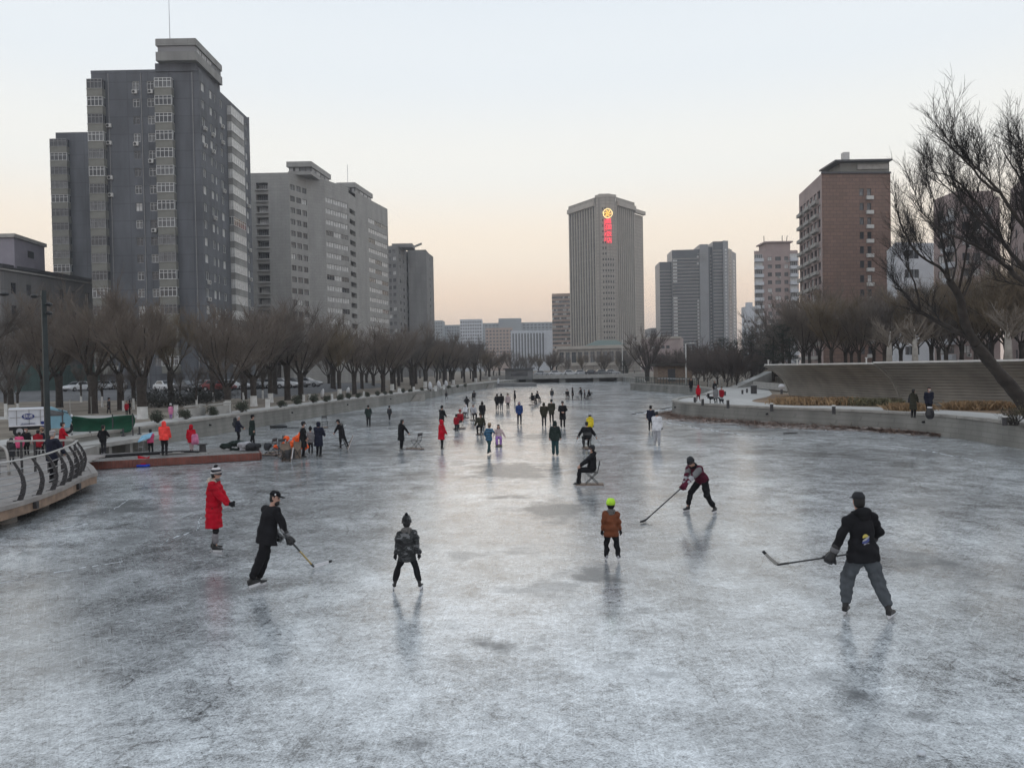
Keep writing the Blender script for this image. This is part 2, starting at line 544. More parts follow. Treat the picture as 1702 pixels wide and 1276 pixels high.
    h = math_('MULTIPLY', h, math_('SUBTRACT', 1.0, math_('MULTIPLY', clear, .6)))
    l.new(h, bp.inputs['Height']); l.new(bp.outputs[0], b.inputs['Normal'])
    return m
# ================================================================== THE SETTING
LZ = 1.1                                    # level of both banks above the ice
LB = [(-21.6, 31), (-20.9, 42), (-19.8, 51.3), (-18.1, 65.8), (-16.0, 81.3), (-12.7, 100.7), (-9.3, 130), (-3.4, 166), (0.5, 188), (2.0, 206)]
RB = [(23.6, 16), (23.3, 27), (23.1, 34.3), (23.2, 39.6), (22.2, 43.7), (20.2, 47.3), (17.7, 50.5), (15.2, 55), (13.5, 59), (13.1, 62.5), (14.2, 67), (16.6, 71.5),
      (20.4, 79), (23.4, 90), (24.4, 100), (24.2, 105.5), (20.3, 127), (20.6, 131), (24.0, 140), (28, 170), (29, 206)]


def smooth_line(pts, step=1.0):
    """Catmull-Rom through the points, resampled to an even step"""
    P_ = [Vector(p) for p in pts]
    dense = []
    for i in range(len(P_) - 1):
        p0, p1, p2, p3 = P_[max(i - 1, 0)], P_[i], P_[i + 1], P_[min(i + 2, len(P_) - 1)]
        for k in range(24):
            t = k / 24
            dense.append(0.5 * ((2 * p1) + (p2 - p0) * t + (2 * p0 - 5 * p1 + 4 * p2 - p3) * t * t + (3 * p1 - p0 - 3 * p2 + p3) * t ** 3))
    dense.append(P_[-1])
    out, acc = [dense[0]], 0.0
    for a, b in zip(dense, dense[1:]):
        L = (b - a).length
        while acc + L >= step:
            a = a + (b - a) * ((step - acc) / L)
            L = (b - a).length
            acc = 0.0
            out.append(a.copy())
        acc += L
    if (out[-1] - dense[-1]).length > step * .3: out.append(dense[-1])
    return out


LBs, RBs = smooth_line(LB, 1.5), smooth_line(RB, 1.2)


def normals2(line):
    ns = []
    for i in range(len(line)):
        d = line[min(i + 1, len(line) - 1)] - line[max(i - 1, 0)]
        d.normalize()
        ns.append(Vector((-d.y, d.x)))
    return ns


def offset_line(line, o):
    return [p + n * o for p, n in zip(line, normals2(line))]


# ice: one even sheet
px_patches = [(850, 785, 95, 22, 1.1), (935, 850, 85, 22, 1.1), (985, 955, 85, 24, 1.0), (890, 727, 75, 10, 1), (835, 827, 55, 5, 1), (1112, 752, 55, 5, 1), (800, 1070, 110, 30, .75),
              (690, 1240, 110, 40, .6), (1430, 1160, 110, 50, .62), (1040, 1085, 60, 14, .8), (660, 757, 70, 5, 1), (850, 703, 40, 5, 1), (560, 690, 80, 6, 1), (330, 985, 170, 60, .65), (190, 850, 130, 30, .7), (1600, 950, 200, 80, .55)]
patches = []
for (x, y, w, h, wt) in px_patches:
    c = G(x, y)
    a, b_ = G(x, y - h), G(x, y + h)
    patches.append((c.x, (a.y + b_.y) / 2, w * c.y / F_PX, abs(a.y - b_.y) / 2, wt))
mb = MB()
mb.quad((-60, -30, 0), (60, -30, 0), (60, 235, 0), (-60, 235, 0))
tag(mb.build('ice', ice_material(patches)), kind='structure')

# the land on every side of the river
b = MB()
ll = [(LB[0][0] - 3.0, -60), (-24.6, 30.2)] + [(p.x - .2, p.y) for p in LBs]
rr = [(23.8, -60)] + [(p.x + .2, p.y) for p in RBs]
b.add([(x, y, LZ) for x, y in ll] + [(-1600, y, LZ) for x, y in ll], [(i + 1, i, len(ll) + i, len(ll) + i + 1) for i in range(len(ll) - 1)][::1])
b.add([(x, y, LZ) for x, y in rr] + [(1600, y, LZ) for x, y in rr], [(i, i + 1, len(rr) + i + 1, len(rr) + i) for i in range(len(rr) - 1)])
b.quad((-1600, ll[-1][1], LZ), (1600, rr[-1][1], LZ), (1600, 3200, LZ), (-1600, 3200, LZ))
b.quad((-3, 206.0, -.3), (33, 206.0, -.3), (33, 206.0, LZ), (-3, 206.0, LZ))
me = b.mesh('ground', M['soil'])
for p in me.polygons:
    if p.normal.z < -.5: p.flip()
tag(put('ground', me), kind='structure')


def sheet(name, inner, outer_, z, m, kind='structure'):
    b = MB()
    n = min(len(inner), len(outer_))
    b.add([(p.x, p.y, z) for p in inner[:n]] + [(p.x, p.y, z) for p in outer_[:n]], [(i, i + 1, n + i + 1, n + i) for i in range(n - 1)])
    me = b.mesh(name, m)
    if me.polygons[0].normal.z < 0: me.flip_normals()
    return tag(put(name, me), kind=kind)


# left: paved strip behind the quay, then a walk and the car park
sheet('path', offset_line(LBs, 0.35), offset_line(LBs, 3.0), LZ + .008, M['paving'])
CPZ = 1.75                                   # the car park lies a little higher
b = MB()
q_ = [(-84, 96), (-30, 92), (-24, 138), (-30, 150), (-84, 146)]
q2 = [(-87, 93), (-28.5, 89.5), (-22, 138), (-29, 153), (-87, 149)]
b.add([(x, y, CPZ) for x, y in q_] + [(x, y, LZ - .02) for x, y in q2], [(0, 1, 2, 3, 4)] + [(i, i + 5, (i + 1) % 5 + 5, (i + 1) % 5) for i in range(5)])
tag(b.build('car_park', M['asphalt']), kind='structure')
b = MB(); b.quad((-95, 60, LZ + .006), (-26, 53, LZ + .006), (-27.5, 57, LZ + .006), (-95, 64.5, LZ + .006))
tag(b.build('path', M['paving']), kind='structure')


# ------------------------------------------------------------------ quay walls: stone face and separate coping stones
def quay(line, side, label, cop_h=.14):
    root = thing('quay_wall', label, 'wall', (line[0].x, line[0].y, 0))
    off = root.location
    fo, bk = offset_line(line, side * -.10), offset_line(line, side * .32)
    ft = offset_line(line, side * 0.0)
    b = MB()
    n = len(line)
    vs_ = [(p.x, p.y, -.25) for p in fo] + [(p.x, p.y, LZ - .04) for p in ft] + [(p.x, p.y, LZ - .04) for p in bk] + [(p.x, p.y, -.25) for p in bk]
    fs_ = []
    for k in range(3):
        fs_ += [(k * n + i, k * n + i + 1, (k + 1) * n + i + 1, (k + 1) * n + i) for i in range(n - 1)]
    fs_ += [(0, n, 2 * n, 3 * n), (n - 1, 4 * n - 1, 3 * n - 1, 2 * n - 1)]
    b.add(vs_, fs_)
    b.build('wall_face', M['quay'], root, off=off)
    a_, c_ = offset_line(line, side * -.07), offset_line(line, side * .42)
    for i in range(n - 1):
        g = .012
        q = [a_[i].lerp(a_[i + 1], g), a_[i].lerp(a_[i + 1], 1 - g), c_[i].lerp(c_[i + 1], 1 - g), c_[i].lerp(c_[i + 1], g)]
        if side < 0: q = q[::-1]
        z0, z1 = LZ - .04 + .003, LZ + cop_h - .04 + random.uniform(-.008, .008)
        s = MB()
        s.add([(p.x, p.y, z0) for p in q] + [(p.x, p.y, z1) for p in q], [(3, 2, 1, 0), (4, 5, 6, 7), (0, 1, 5, 4), (1, 2, 6, 5), (2, 3, 7, 6), (3, 0, 4, 7)])
        s.build('coping_stone', M['coping'], root, off=off)
    # iron drain spouts
    for i in range(4, n - 4, 9):
        if line[i].y > 115: break
        s = MB(); p = line[i]; nn = normals2(line)[i] * side
        s.tube([(p.x, p.y, .72), (p.x - nn.x * .16, p.y - nn.y * .16, .70)], .06, 8)
        s.build('drain_spout', M['black'], root, off=off)
    return root


quay(LBs, 1, 'long straight grey stone quay wall along the left bank')
quay(RBs, -1, 'curving stone quay wall with pale coping round the right bank')

# steps down to the ice in the left wall
for (px, py, dr) in ((675, 666, 1), (812, 645, 1)):
    p = G(px, py)
    i = min(range(len(LBs)), key=lambda k: (LBs[k] - Vector((p.x, p.y))).length)
    q, nn = LBs[i], -normals2(LBs)[i]
    d = Vector((nn.y, -nn.x))
    if d.y < 0: d = -d
    root = thing('quay_stairs', 'stone steps from the %s of the left quay down to the ice' % ('middle' if dr and px < 700 else 'far end'), 'stairs', (q.x, q.y, 0))
    for k in range(6):
        c = q + nn * .7 - d * (2.6 - k * .5)
        s = MB(); s.box((c.x, c.y, .09 + .16 * k / 2), (.5, 1.1, .18 + .16 * k), rz=math.atan2(d.y, d.x))
        s.build('step', M['coping'], root, off=root.location)

# right: paved promenade following the quay, lawn, far path
prom_in, prom_out = offset_line(RBs, -.4), offset_line(RBs, -4.0)
kk = [i for i, p in enumerate(RBs) if p.y < 72]
b = MB()
po = [(27.4, 16), (27.2, 27), (27.0, 36), (26.6, 42), (25.2, 47.5), (22.4, 52), (19.5, 56), (18.8, 60), (20.2, 64), (22.5, 68), (25.0, 74)]
pos = smooth_line(po, 1.2)
n = max(kk)
inner = [prom_in[i] for i in range(n)]
out2 = []
for i in range(n):
    t = i / (n - 1) * (len(pos) - 1)
    a = int(t); out2.append(pos[min(a, len(pos) - 1)].lerp(pos[min(a + 1, len(pos) - 1)], t - a))
sheet('promenade', inner, out2, LZ + .012, M['paving'])
b = MB()
b.add([(p.x + .02, p.y, LZ + .006) for p in out2] + [(60, p.y + (p.y - 30) * .3, LZ + .006) for p in out2], [(i, i + n, i + n + 1, i + 1) for i in range(n - 1)])
me = b.mesh('lawn', M['lawn'])
if me.polygons[0].normal.z < 0: me.flip_normals()
tag(put('lawn', me), kind='structure')
b = MB(); b.quad((16.9, 71, LZ + .010), (25.0, 74, LZ + .010), (33, 100, LZ + .010), (27, 100, LZ + .010))
tag(b.build('path', M['paving']), kind='structure')

# debris of reeds along the foot of the right quay
mb = MB()
rl = [i for i, p in enumerate(RBs) if 40 < p.y < 66]
nrm = normals2(RBs)
m_ = len(rl)


def reach(j):                                # how far the litter spreads from the wall
    return max(.15, 2.3 * min(1, (j + .5) / 7, (m_ - j) / 4) * (.75 + .35 * math.sin(j * 1.3) * math.sin(j * .37 + 1)))


for k in range(10500):
    j = random.randrange(m_ - 1)
    i = rl[j]
    t = min(abs(random.gauss(0, .5)), 1.25) * reach(j)
    p = RBs[i] + (RBs[i + 1] - RBs[i]) * random.random() + nrm[i] * (0.1 + t)
    z = max(.004, .2 * (1 - t / reach(j) * .9) * random.random())
    a = random.uniform(0, 6.28); L = random.uniform(.05, .28) if random.random() < .9 else random.uniform(.3, .8); w = random.uniform(.008, .028)
    d = Vector((math.cos(a), math.sin(a), random.uniform(-.1, .5))) * L
    q = Vector((-math.sin(a), math.cos(a), .3)) * w
    o = Vector((p.x, p.y, z))
    d.z = max(d.z, -z + .002)
    mb.add([o - q, o + q, o + d + q * .4, o + d - q * .4], [(0, 1, 2, 3)])
bed = MB()
NB = 7
for j, i in enumerate(rl):
    for k in range(NB):
        t = k / (NB - 1)
        p = RBs[i] + nrm[i] * (.06 + reach(j) * t * random.uniform(.85, 1.1))
        bed.v.append((p.x, p.y, .004 if k == NB - 1 else max(.01, .2 * (1 - t) * random.uniform(.3, 1.1))))
bed.f = [(j * NB + k, j * NB + k + 1, (j + 1) * NB + k + 1, (j + 1) * NB + k) for j in range(m_ - 1) for k in range(NB - 1)]
bed.m = [0] * len(bed.f)
me = bed.mesh('debris_bed', M['litter_bed'])
if me.polygons[0].normal.z < 0: me.flip_normals()
tag(put('debris_bed', me), kind='structure')
tag(mb.build('reed_litter', M['litter']), 'strip of broken reeds and litter along the foot of the right quay', 'litter', kind='stuff')

# thin raised ridges and crusts of white ice
def ridge(pts, w, h):
    b = MB()
    P_ = smooth_line([Vector((G(x, y).x, G(x, y).y)) for x, y in pts], .12)
    ns = normals2(P_)
    n = len(P_)
    vs_ = []
    ww = [w * (0.25 + .75 * math.sin(math.pi * (i + .5) / n)) * random.uniform(.05, 1.0) * (.35 + .65 * abs(math.sin(i * .17 + w * 50))) for i in range(n)]
    for i in range(n): P_[i] = P_[i] + ns[i] * w * .6 * math.sin(i * .31 + w * 90) + ns[i] * random.gauss(0, w * .25)
    for i in range(n): vs_.append((*(P_[i] - ns[i] * ww[i]), .002))
    for i in range(n): vs_.append((*(P_[i] + ns[i] * ww[i] * random.uniform(-.6, .3)), .002 + h * random.uniform(.2, 1)))
    for i in range(n): vs_.append((*(P_[i] + ns[i] * ww[i]), .002))
    b.add(vs_, [(k * n + i, k * n + i + 1, (k + 1) * n + i + 1, (k + 1) * n + i) for k in range(2) for i in range(n - 1) if random.random() < .55])
    me = b.mesh('ice_ridge', M['snow'])
    tag(put('ice_ridge', me), kind='structure')


ridge([(0, 968), (60, 957), (130, 945), (205, 932)], .05, .012)
ridge([(96, 880), (130, 873), (158, 868)], .07, .02)
ridge([(145, 858), (176, 852), (200, 838), (215, 831)], .07, .02)
ridge([(268, 905), (300, 890), (326, 879), (336, 860)], .07, .02)
ridge([(1060, 688), (1085, 683), (1120, 679)], .35, .03)
ridge([(1075, 694), (1110, 702), (1190, 716), (1300, 730)], .16, .02)
ridge([(1480, 741), (1540, 749), (1640, 769)], .08, .02)
ridge([(835, 639), (858, 636.5), (885, 635)], .9, .05)
ridge([(1000, 634), (1020, 633), (1046, 633)], 1.2, .05)
# a rusty pipe line and dark sticks frozen in near the point
mb = MB()
for pts in ([(1050, 688), (1062, 686), (1074, 684.5)], [(1096, 681), (1108, 678), (1120, 676.5)], [(1302, 720), (1312, 719.4), (1326, 719)]):
    mb.tube([G(*q, .02) for q in pts], [.03, .04, .015], 5)
tag(mb.build('driftwood', M['bark']), 'dark sticks of driftwood frozen into the ice off the right bank', 'driftwood', kind='stuff')

# ------------------------------------------------------------------ the air
hz = bpy.data.materials.new('pale_air')
hz.use_nodes = True
hn = hz.node_tree.nodes
hn.remove(hn['Principled BSDF'])
pv = hn.new('ShaderNodeVolumePrincipled')
pv.inputs['Color'].default_value = (0.86, 0.9, 0.95, 1)
pv.inputs['Density'].default_value = 0.00042
pv.inputs['Anisotropy'].default_value = 0.2
hz.node_tree.links.new(pv.outputs[0], hn['Material Output'].inputs['Volume'])
b = MB(); b.box((0, 1570, 65), (3260, 3400, 133))
HAZE = b.build('haze', hz)
tag(HAZE, 'pale even air over the whole river scene', 'haze', kind='stuff')
# ================================================================== BUILDINGS
_cache = {}


def frame_mesh(w, h, nx, ny, m, t=.07, d=.08):
    k = ('fr', round(w, 2), round(h, 2), nx, ny, m.name, d)
    if k not in _cache:
        b = MB()
        b.box((-w / 2 + t / 2, 0, 0), (t, d, h)); b.box((w / 2 - t / 2, 0, 0), (t, d, h))
        b.box((0, 0, h / 2 - t / 2), (w - 2 * t, d, t)); b.box((0, 0, -h / 2 + t / 2), (w - 2 * t, d, t))
        for i in range(1, nx): b.box((-w / 2 + w * i / nx, 0, 0), (t * .8, d * .9, h - 2 * t))
        for i in range(1, ny): b.box((0, 0, h / 2 - h * i / ny * .62), (w - 2 * t, d * .8, t * .7))
        _cache[k] = b.mesh('window', m)
    return _cache[k]


def pane_mesh(w, h, m):
    k = ('pn', round(w, 2), round(h, 2), m.name)
    if k not in _cache:
        b = MB(); b.quad((-w / 2, 0, -h / 2), (w / 2, 0, -h / 2), (w / 2, 0, h / 2), (-w / 2, 0, h / 2))
        _cache[k] = b.mesh('pane', m)
    return _cache[k]


class Bld:
    def __init__(self, name, label, base, cat='building', group=None):
        self.root = thing(name, label, cat, (base[0], base[1], LZ), group=group)
        self.off = Vector((base[0], base[1], LZ))
        self.wall = MB()

    def put(self, name, me, p, rz=0.0, parent=None):
        return put(name, me, parent or self.root, Vector(p) - self.off, rz)

    def part(self, name, mb, m, smooth=False):
        return mb.build(name, m, self.root, off=self.off, smooth=smooth)

    def face(self, A, B, z0, z1, rects=(), recess=.2, mi=0, back=None):
        """a wall from A to B (left to right from outside) with real openings; rects (u0,u1,z0,z1[,recess])"""
        A, B = Vector(A[:2]), Vector(B[:2])
        d = (B - A); L = d.length; d.normalize()
        nrm_ = Vector((d.y, -d.x))
        us = sorted({0.0, L} | {r[0] for r in rects} | {r[1] for r in rects})
        zs = sorted({z0, z1} | {r[2] for r in rects} | {r[3] for r in rects})

        def P3(u, z, dp=0.0):
            q = A + d * u - nrm_ * dp
            return (q.x, q.y, z)
        holes = [(r[0], r[1], r[2], r[3]) for r in rects]
        W = self.wall
        for j in range(len(zs) - 1):
            zc = (zs[j] + zs[j + 1]) / 2
            hs = [h for h in holes if h[2] < zc < h[3]]
            run = None
            for i in range(len(us) - 1):
                uc = (us[i] + us[i + 1]) / 2
                inside = any(h[0] < uc < h[1] for h in hs)
                if inside:
                    if run is not None:
                        W.quad(P3(run, zs[j]), P3(us[i], zs[j]), P3(us[i], zs[j + 1]), P3(run, zs[j + 1]), mi); run = None
                elif run is None: run = us[i]
            if run is not None:
                W.quad(P3(run, zs[j]), P3(L, zs[j]), P3(L, zs[j + 1]), P3(run, zs[j + 1]), mi)
        for r in rects:
            dp = r[4] if len(r) > 4 else recess
            a, b, c, e = r[:4]
            W.quad(P3(a, c), P3(b, c), P3(b, c, dp), P3(a, c, dp), mi)
            W.quad(P3(b, e), P3(a, e), P3(a, e, dp), P3(b, e, dp), mi)
            W.quad(P3(a, e), P3(a, c), P3(a, c, dp), P3(a, e, dp), mi)
            W.quad(P3(b, c), P3(b, e), P3(b, e, dp), P3(b, c, dp), mi)
            if back is not None: W.quad(P3(a, c, dp), P3(b, c, dp), P3(b, e, dp), P3(a, e, dp), back)
        return lambda u, z, out=0.0: Vector(P3(u, z, -out)), math.atan2(d.y, d.x)

    def window(self, at, rz, u, z, w, h, nx=2, ny=1, fm='white_frame', gm='glass', rec=.13):
        o = self.put('window', frame_mesh(w, h, nx, ny, M[fm]), at(u, z, -rec), rz)
        put('pane', pane_mesh(w, h, M[gm]), o, (0, .03, 0))
        return o

    def aircon(self, at, rz, u, z):
        k = 'ac'
        if k not in _cache:
            b = MB(); b.box((0, -.2, 0), (.8, .34, .58)); b.tube([(-.12, -.375, 0), (-.12, -.39, 0)], .22, 10, 1)
            b.box((-.3, -.2, -.33), (.05, .4, .06)); b.box((.3, -.2, -.33), (.05, .4, .06))
            _cache[k] = b.mesh('air_conditioner', [M['ac'], M['black']])
        self.put('air_conditioner', _cache[k], at(u, z), rz)

    def roof(self, pts, z, mi=0):
        self.wall.add([(p[0], p[1], z) for p in pts], [tuple(range(len(pts)))], mi)

    def done(self, mats):
        return self.wall.build('wall', mats, self.root, off=self.off)


def rnd_glass(pc=.25, pb=.25):
    r = random.random()
    return 'curtain' if r < pc else ('glass2' if r < pc + pb else 'glass')


def bay_meshes(w, dp, pm, fm, gm, nx=4, ph=1.2, gh=1.6):
    k = ('bay', w, dp, pm.name, fm.name, gm.name, nx, ph, gh)
    if k not in _cache:
        a = MB()
        a.box((0, -dp / 2, 0), (w, dp, ph)); a.box((0, -dp / 2 - .03, ph / 2 - .05), (w + .08, dp + .06, .12)); a.box((0, -dp / 2 - .02, -ph / 2 + .05), (w + .05, dp + .04, .10))
        f_ = MB(); t = .075; zc = ph / 2 + gh / 2
        for i in range(nx + 1): f_.box((-w / 2 + t / 2 + (w - t) * i / nx, -dp + t / 2, zc), (t, t, gh))
        for z in (ph / 2 + .06, ph / 2 + gh - .06, ph / 2 + gh * .68): f_.box((0, -dp + t / 2, z), (w, t * .9, .08))
        for s in (-1, 1):
            f_.box((s * (w / 2 - t / 2), -dp / 2, ph / 2 + gh - .06), (t * .9, dp - t, .08)); f_.box((s * (w / 2 - t / 2), -dp / 2, ph / 2 + .06), (t * .9, dp - t, .08))
            f_.box((s * (w / 2 - t / 2), -dp / 2, zc), (t, t, gh))
        g = MB(); e = .04; z0, z1 = ph / 2, ph / 2 + gh
        g.quad((-w / 2 + e, -dp + e, z0), (w / 2 - e, -dp + e, z0), (w / 2 - e, -dp + e, z1), (-w / 2 + e, -dp + e, z1))
        g.quad((-w / 2 + e, 0, z0), (-w / 2 + e, -dp + e, z0), (-w / 2 + e, -dp + e, z1), (-w / 2 + e, 0, z1))
        g.quad((w / 2 - e, -dp + e, z0), (w / 2 - e, 0, z0), (w / 2 - e, 0, z1), (w / 2 - e, -dp + e, z1))
        _cache[k] = (a.mesh('bay_parapet', pm), f_.mesh('bay_window', fm), g.mesh('pane', gm))
    return _cache[k]


def bays(b, at, rz, u, zs, w, dp, nx=4, pm='olive', fms=('white_frame',), gms=('glass', 'glass2')):
    for z in zs:                           # z = middle of the glazing
        pmesh, fmesh, gmesh = bay_meshes(w, dp, M[pm], M[random.choice(fms)], M[random.choice(gms)], nx)
        p = at(u, z - 1.4, .0)
        b.put('bay_parapet', pmesh, p, rz)
        o = b.put('bay_window', fmesh, p, rz)
        put('pane', gmesh, o)


# ---------------- the dark grey tower
T = Bld('apartment_tower', 'tallest dark grey apartment tower with a pale lookout box on its roof', (-60, 138))
XA, XB, Y0, Y1 = -67.4, -49.9, 126.0, 150.0
zt, zb = 53.4, 0.8
rows = [51.0 - 2.8 * k for k in range(17)]
wz = [z for z in rows]
rc = []
for z in wz:
    rc += [(6.65, 7.75, z - .75, z + .6), (9.0, 10.15, z - .75, z + .6)]
at, rz = T.face((XA, Y0), (XB, Y0), zb, zt, rc)
for z in wz:
    for u, w in ((7.2, 1.1), (9.575, 1.15)):
        T.window(at, rz, u, z - .075, w, 1.35, 2, 2, random.choice(('white_frame', 'grey_frame', 'white_frame')), rnd_glass(.12, .4))
        if random.random() < .3: T.aircon(at, rz, u + random.choice((-.1, .1)), z - 1.15)
bays(T, at, rz, 12.0, wz, 2.75, .95, 4, fms=('white_frame', 'white_frame', 'grey_frame'))
bays(T, at, rz, 1.0, wz, 2.5, 1.0, 4, fms=('white_frame', 'grey_frame'))
for z in random.sample(wz, 6): T.aircon(at, rz, 2.75, z - .9)
rc = []
side = ((1.4, 1.3), (4.8, 1.15), (6.6, .7), (9.3, 1.3), (22.0, 1.2))
for z in wz:
    rc += [(u - w / 2, u + w / 2, z - .75, z + .6) for u, w in side]
at, rz = T.face((XB, Y0), (XB, Y1), zb, zt - .4, rc)
for z in wz:
    for u, w in side:
        T.window(at, rz, u, z - .075, w, 1.35, 2 if w > 1 else 1, 1, 'white_frame', rnd_glass(.35, .35))
        if random.random() < .32 and w > 1: T.aircon(at, rz, u + .2, z - 1.1)
bays(T, at, rz, 15.3, [z - .2 for z in wz], 6.4, .8, 6, pm='roof_box', fms=('white_frame',), gms=('curtain', 'glass2', 'curtain'))
T.face((XB, Y1), (XA, Y1), zb, zt); T.face((XA, Y1), (XA, Y0), zb, zt)
T.roof([(XA, Y0), (XB, Y0), (XB, Y1), (XA, Y1)], zt - .4)
p = MB(); p.box(((XA + XB) / 2, Y0 + .12, zt - .2), (XB - XA + .06, .3, .5)); T.part('roof_parapet', p, M['dark_tower'])
# the wing set back to the left
WA, WB, WY = -91.5, XA - .01, 157.0
rc = [(u - .6, u + .6, z - .75, z + .6) for z in wz for u in (13.6,)]
at, rz = T.face((WA, WY), (WB, WY), zb, 53.3, rc)
for z in wz: T.window(at, rz, 13.6, z - .075, 1.2, 1.35, 2, 2, 'white_frame', rnd_glass(.15, .4))
bays(T, at, rz, 1.0, wz, 3.4, 1.0, 4, fms=('white_frame', 'grey_frame'), gms=('glass', 'glass2', 'curtain'))
for z in random.sample(wz, 5): T.aircon(at, rz, 14.2, z - 1.15)
T.face((WB, WY), (WB, WY + 17), zb, 53.3); T.face((WB, WY + 17), (WA, WY + 17), zb, 53.3); T.face((WA, WY + 17), (WA, WY), zb, 53.3)
T.roof([(WA, WY), (WB, WY), (WB, WY + 17), (WA, WY + 17)], 53.3)
T.done(M['dark_tower'])
for x_ in (-64.6, -59.3, -51.0):                 # rain pipes down the front
    p = MB(); p.tube([(x_, Y0 - .09, 2), (x_, Y0 - .09, zt - .5)], .07, 5); T.part('rain_pipe', p, M['grey_frame'])
# stair head and lookout box
p = MB(); p.box((-53.6, 131, 53.7), (6.6, 10.4, 1.3)); T.part('stair_head', p, M['dark_tower'])
bx0, bx1, by0, by1 = -56.2, -49.7, 124.6, 135.8
p = MB()
for z0, z1, o in ((54.3, 55.7, 0), (56.7, 57.7, 0)):
    p.box(((bx0 + bx1) / 2, (by0 + by1) / 2, (z0 + z1) / 2), (bx1 - bx0, by1 - by0, z1 - z0))
p.box(((bx0 + bx1) / 2, (by0 + by1) / 2, 56.2), (bx1 - bx0 - .5, by1 - by0 - .5, 1.0), mi=1)
p.box(((bx0 + bx1) / 2, (by0 + by1) / 2, 57.76), (bx1 - bx0 - .1, by1 - by0 - .1, .1))
T.part('lookout_box', p, [M['roof_box'], M['office_blue']])
for k in range(5):
    o = T.put('window', frame_mesh(1.9, .9, 3, 1, M['grey_frame']), (bx1 - .2, by0 + 1.6 + k * 2.1, 56.2), R(90))
    put('pane', pane_mesh(1.9, .9, M['curtain'] if k in (0, 1, 2) else M['glass2']), o, (0, .03, 0))
p = MB(); p.tube([(-55.3, 128, 57.8), (-55.3, 128, 63), (-55.3, 128, 69)], [.09, .06, .03], 6); T.part('antenna', p, M['steel'])


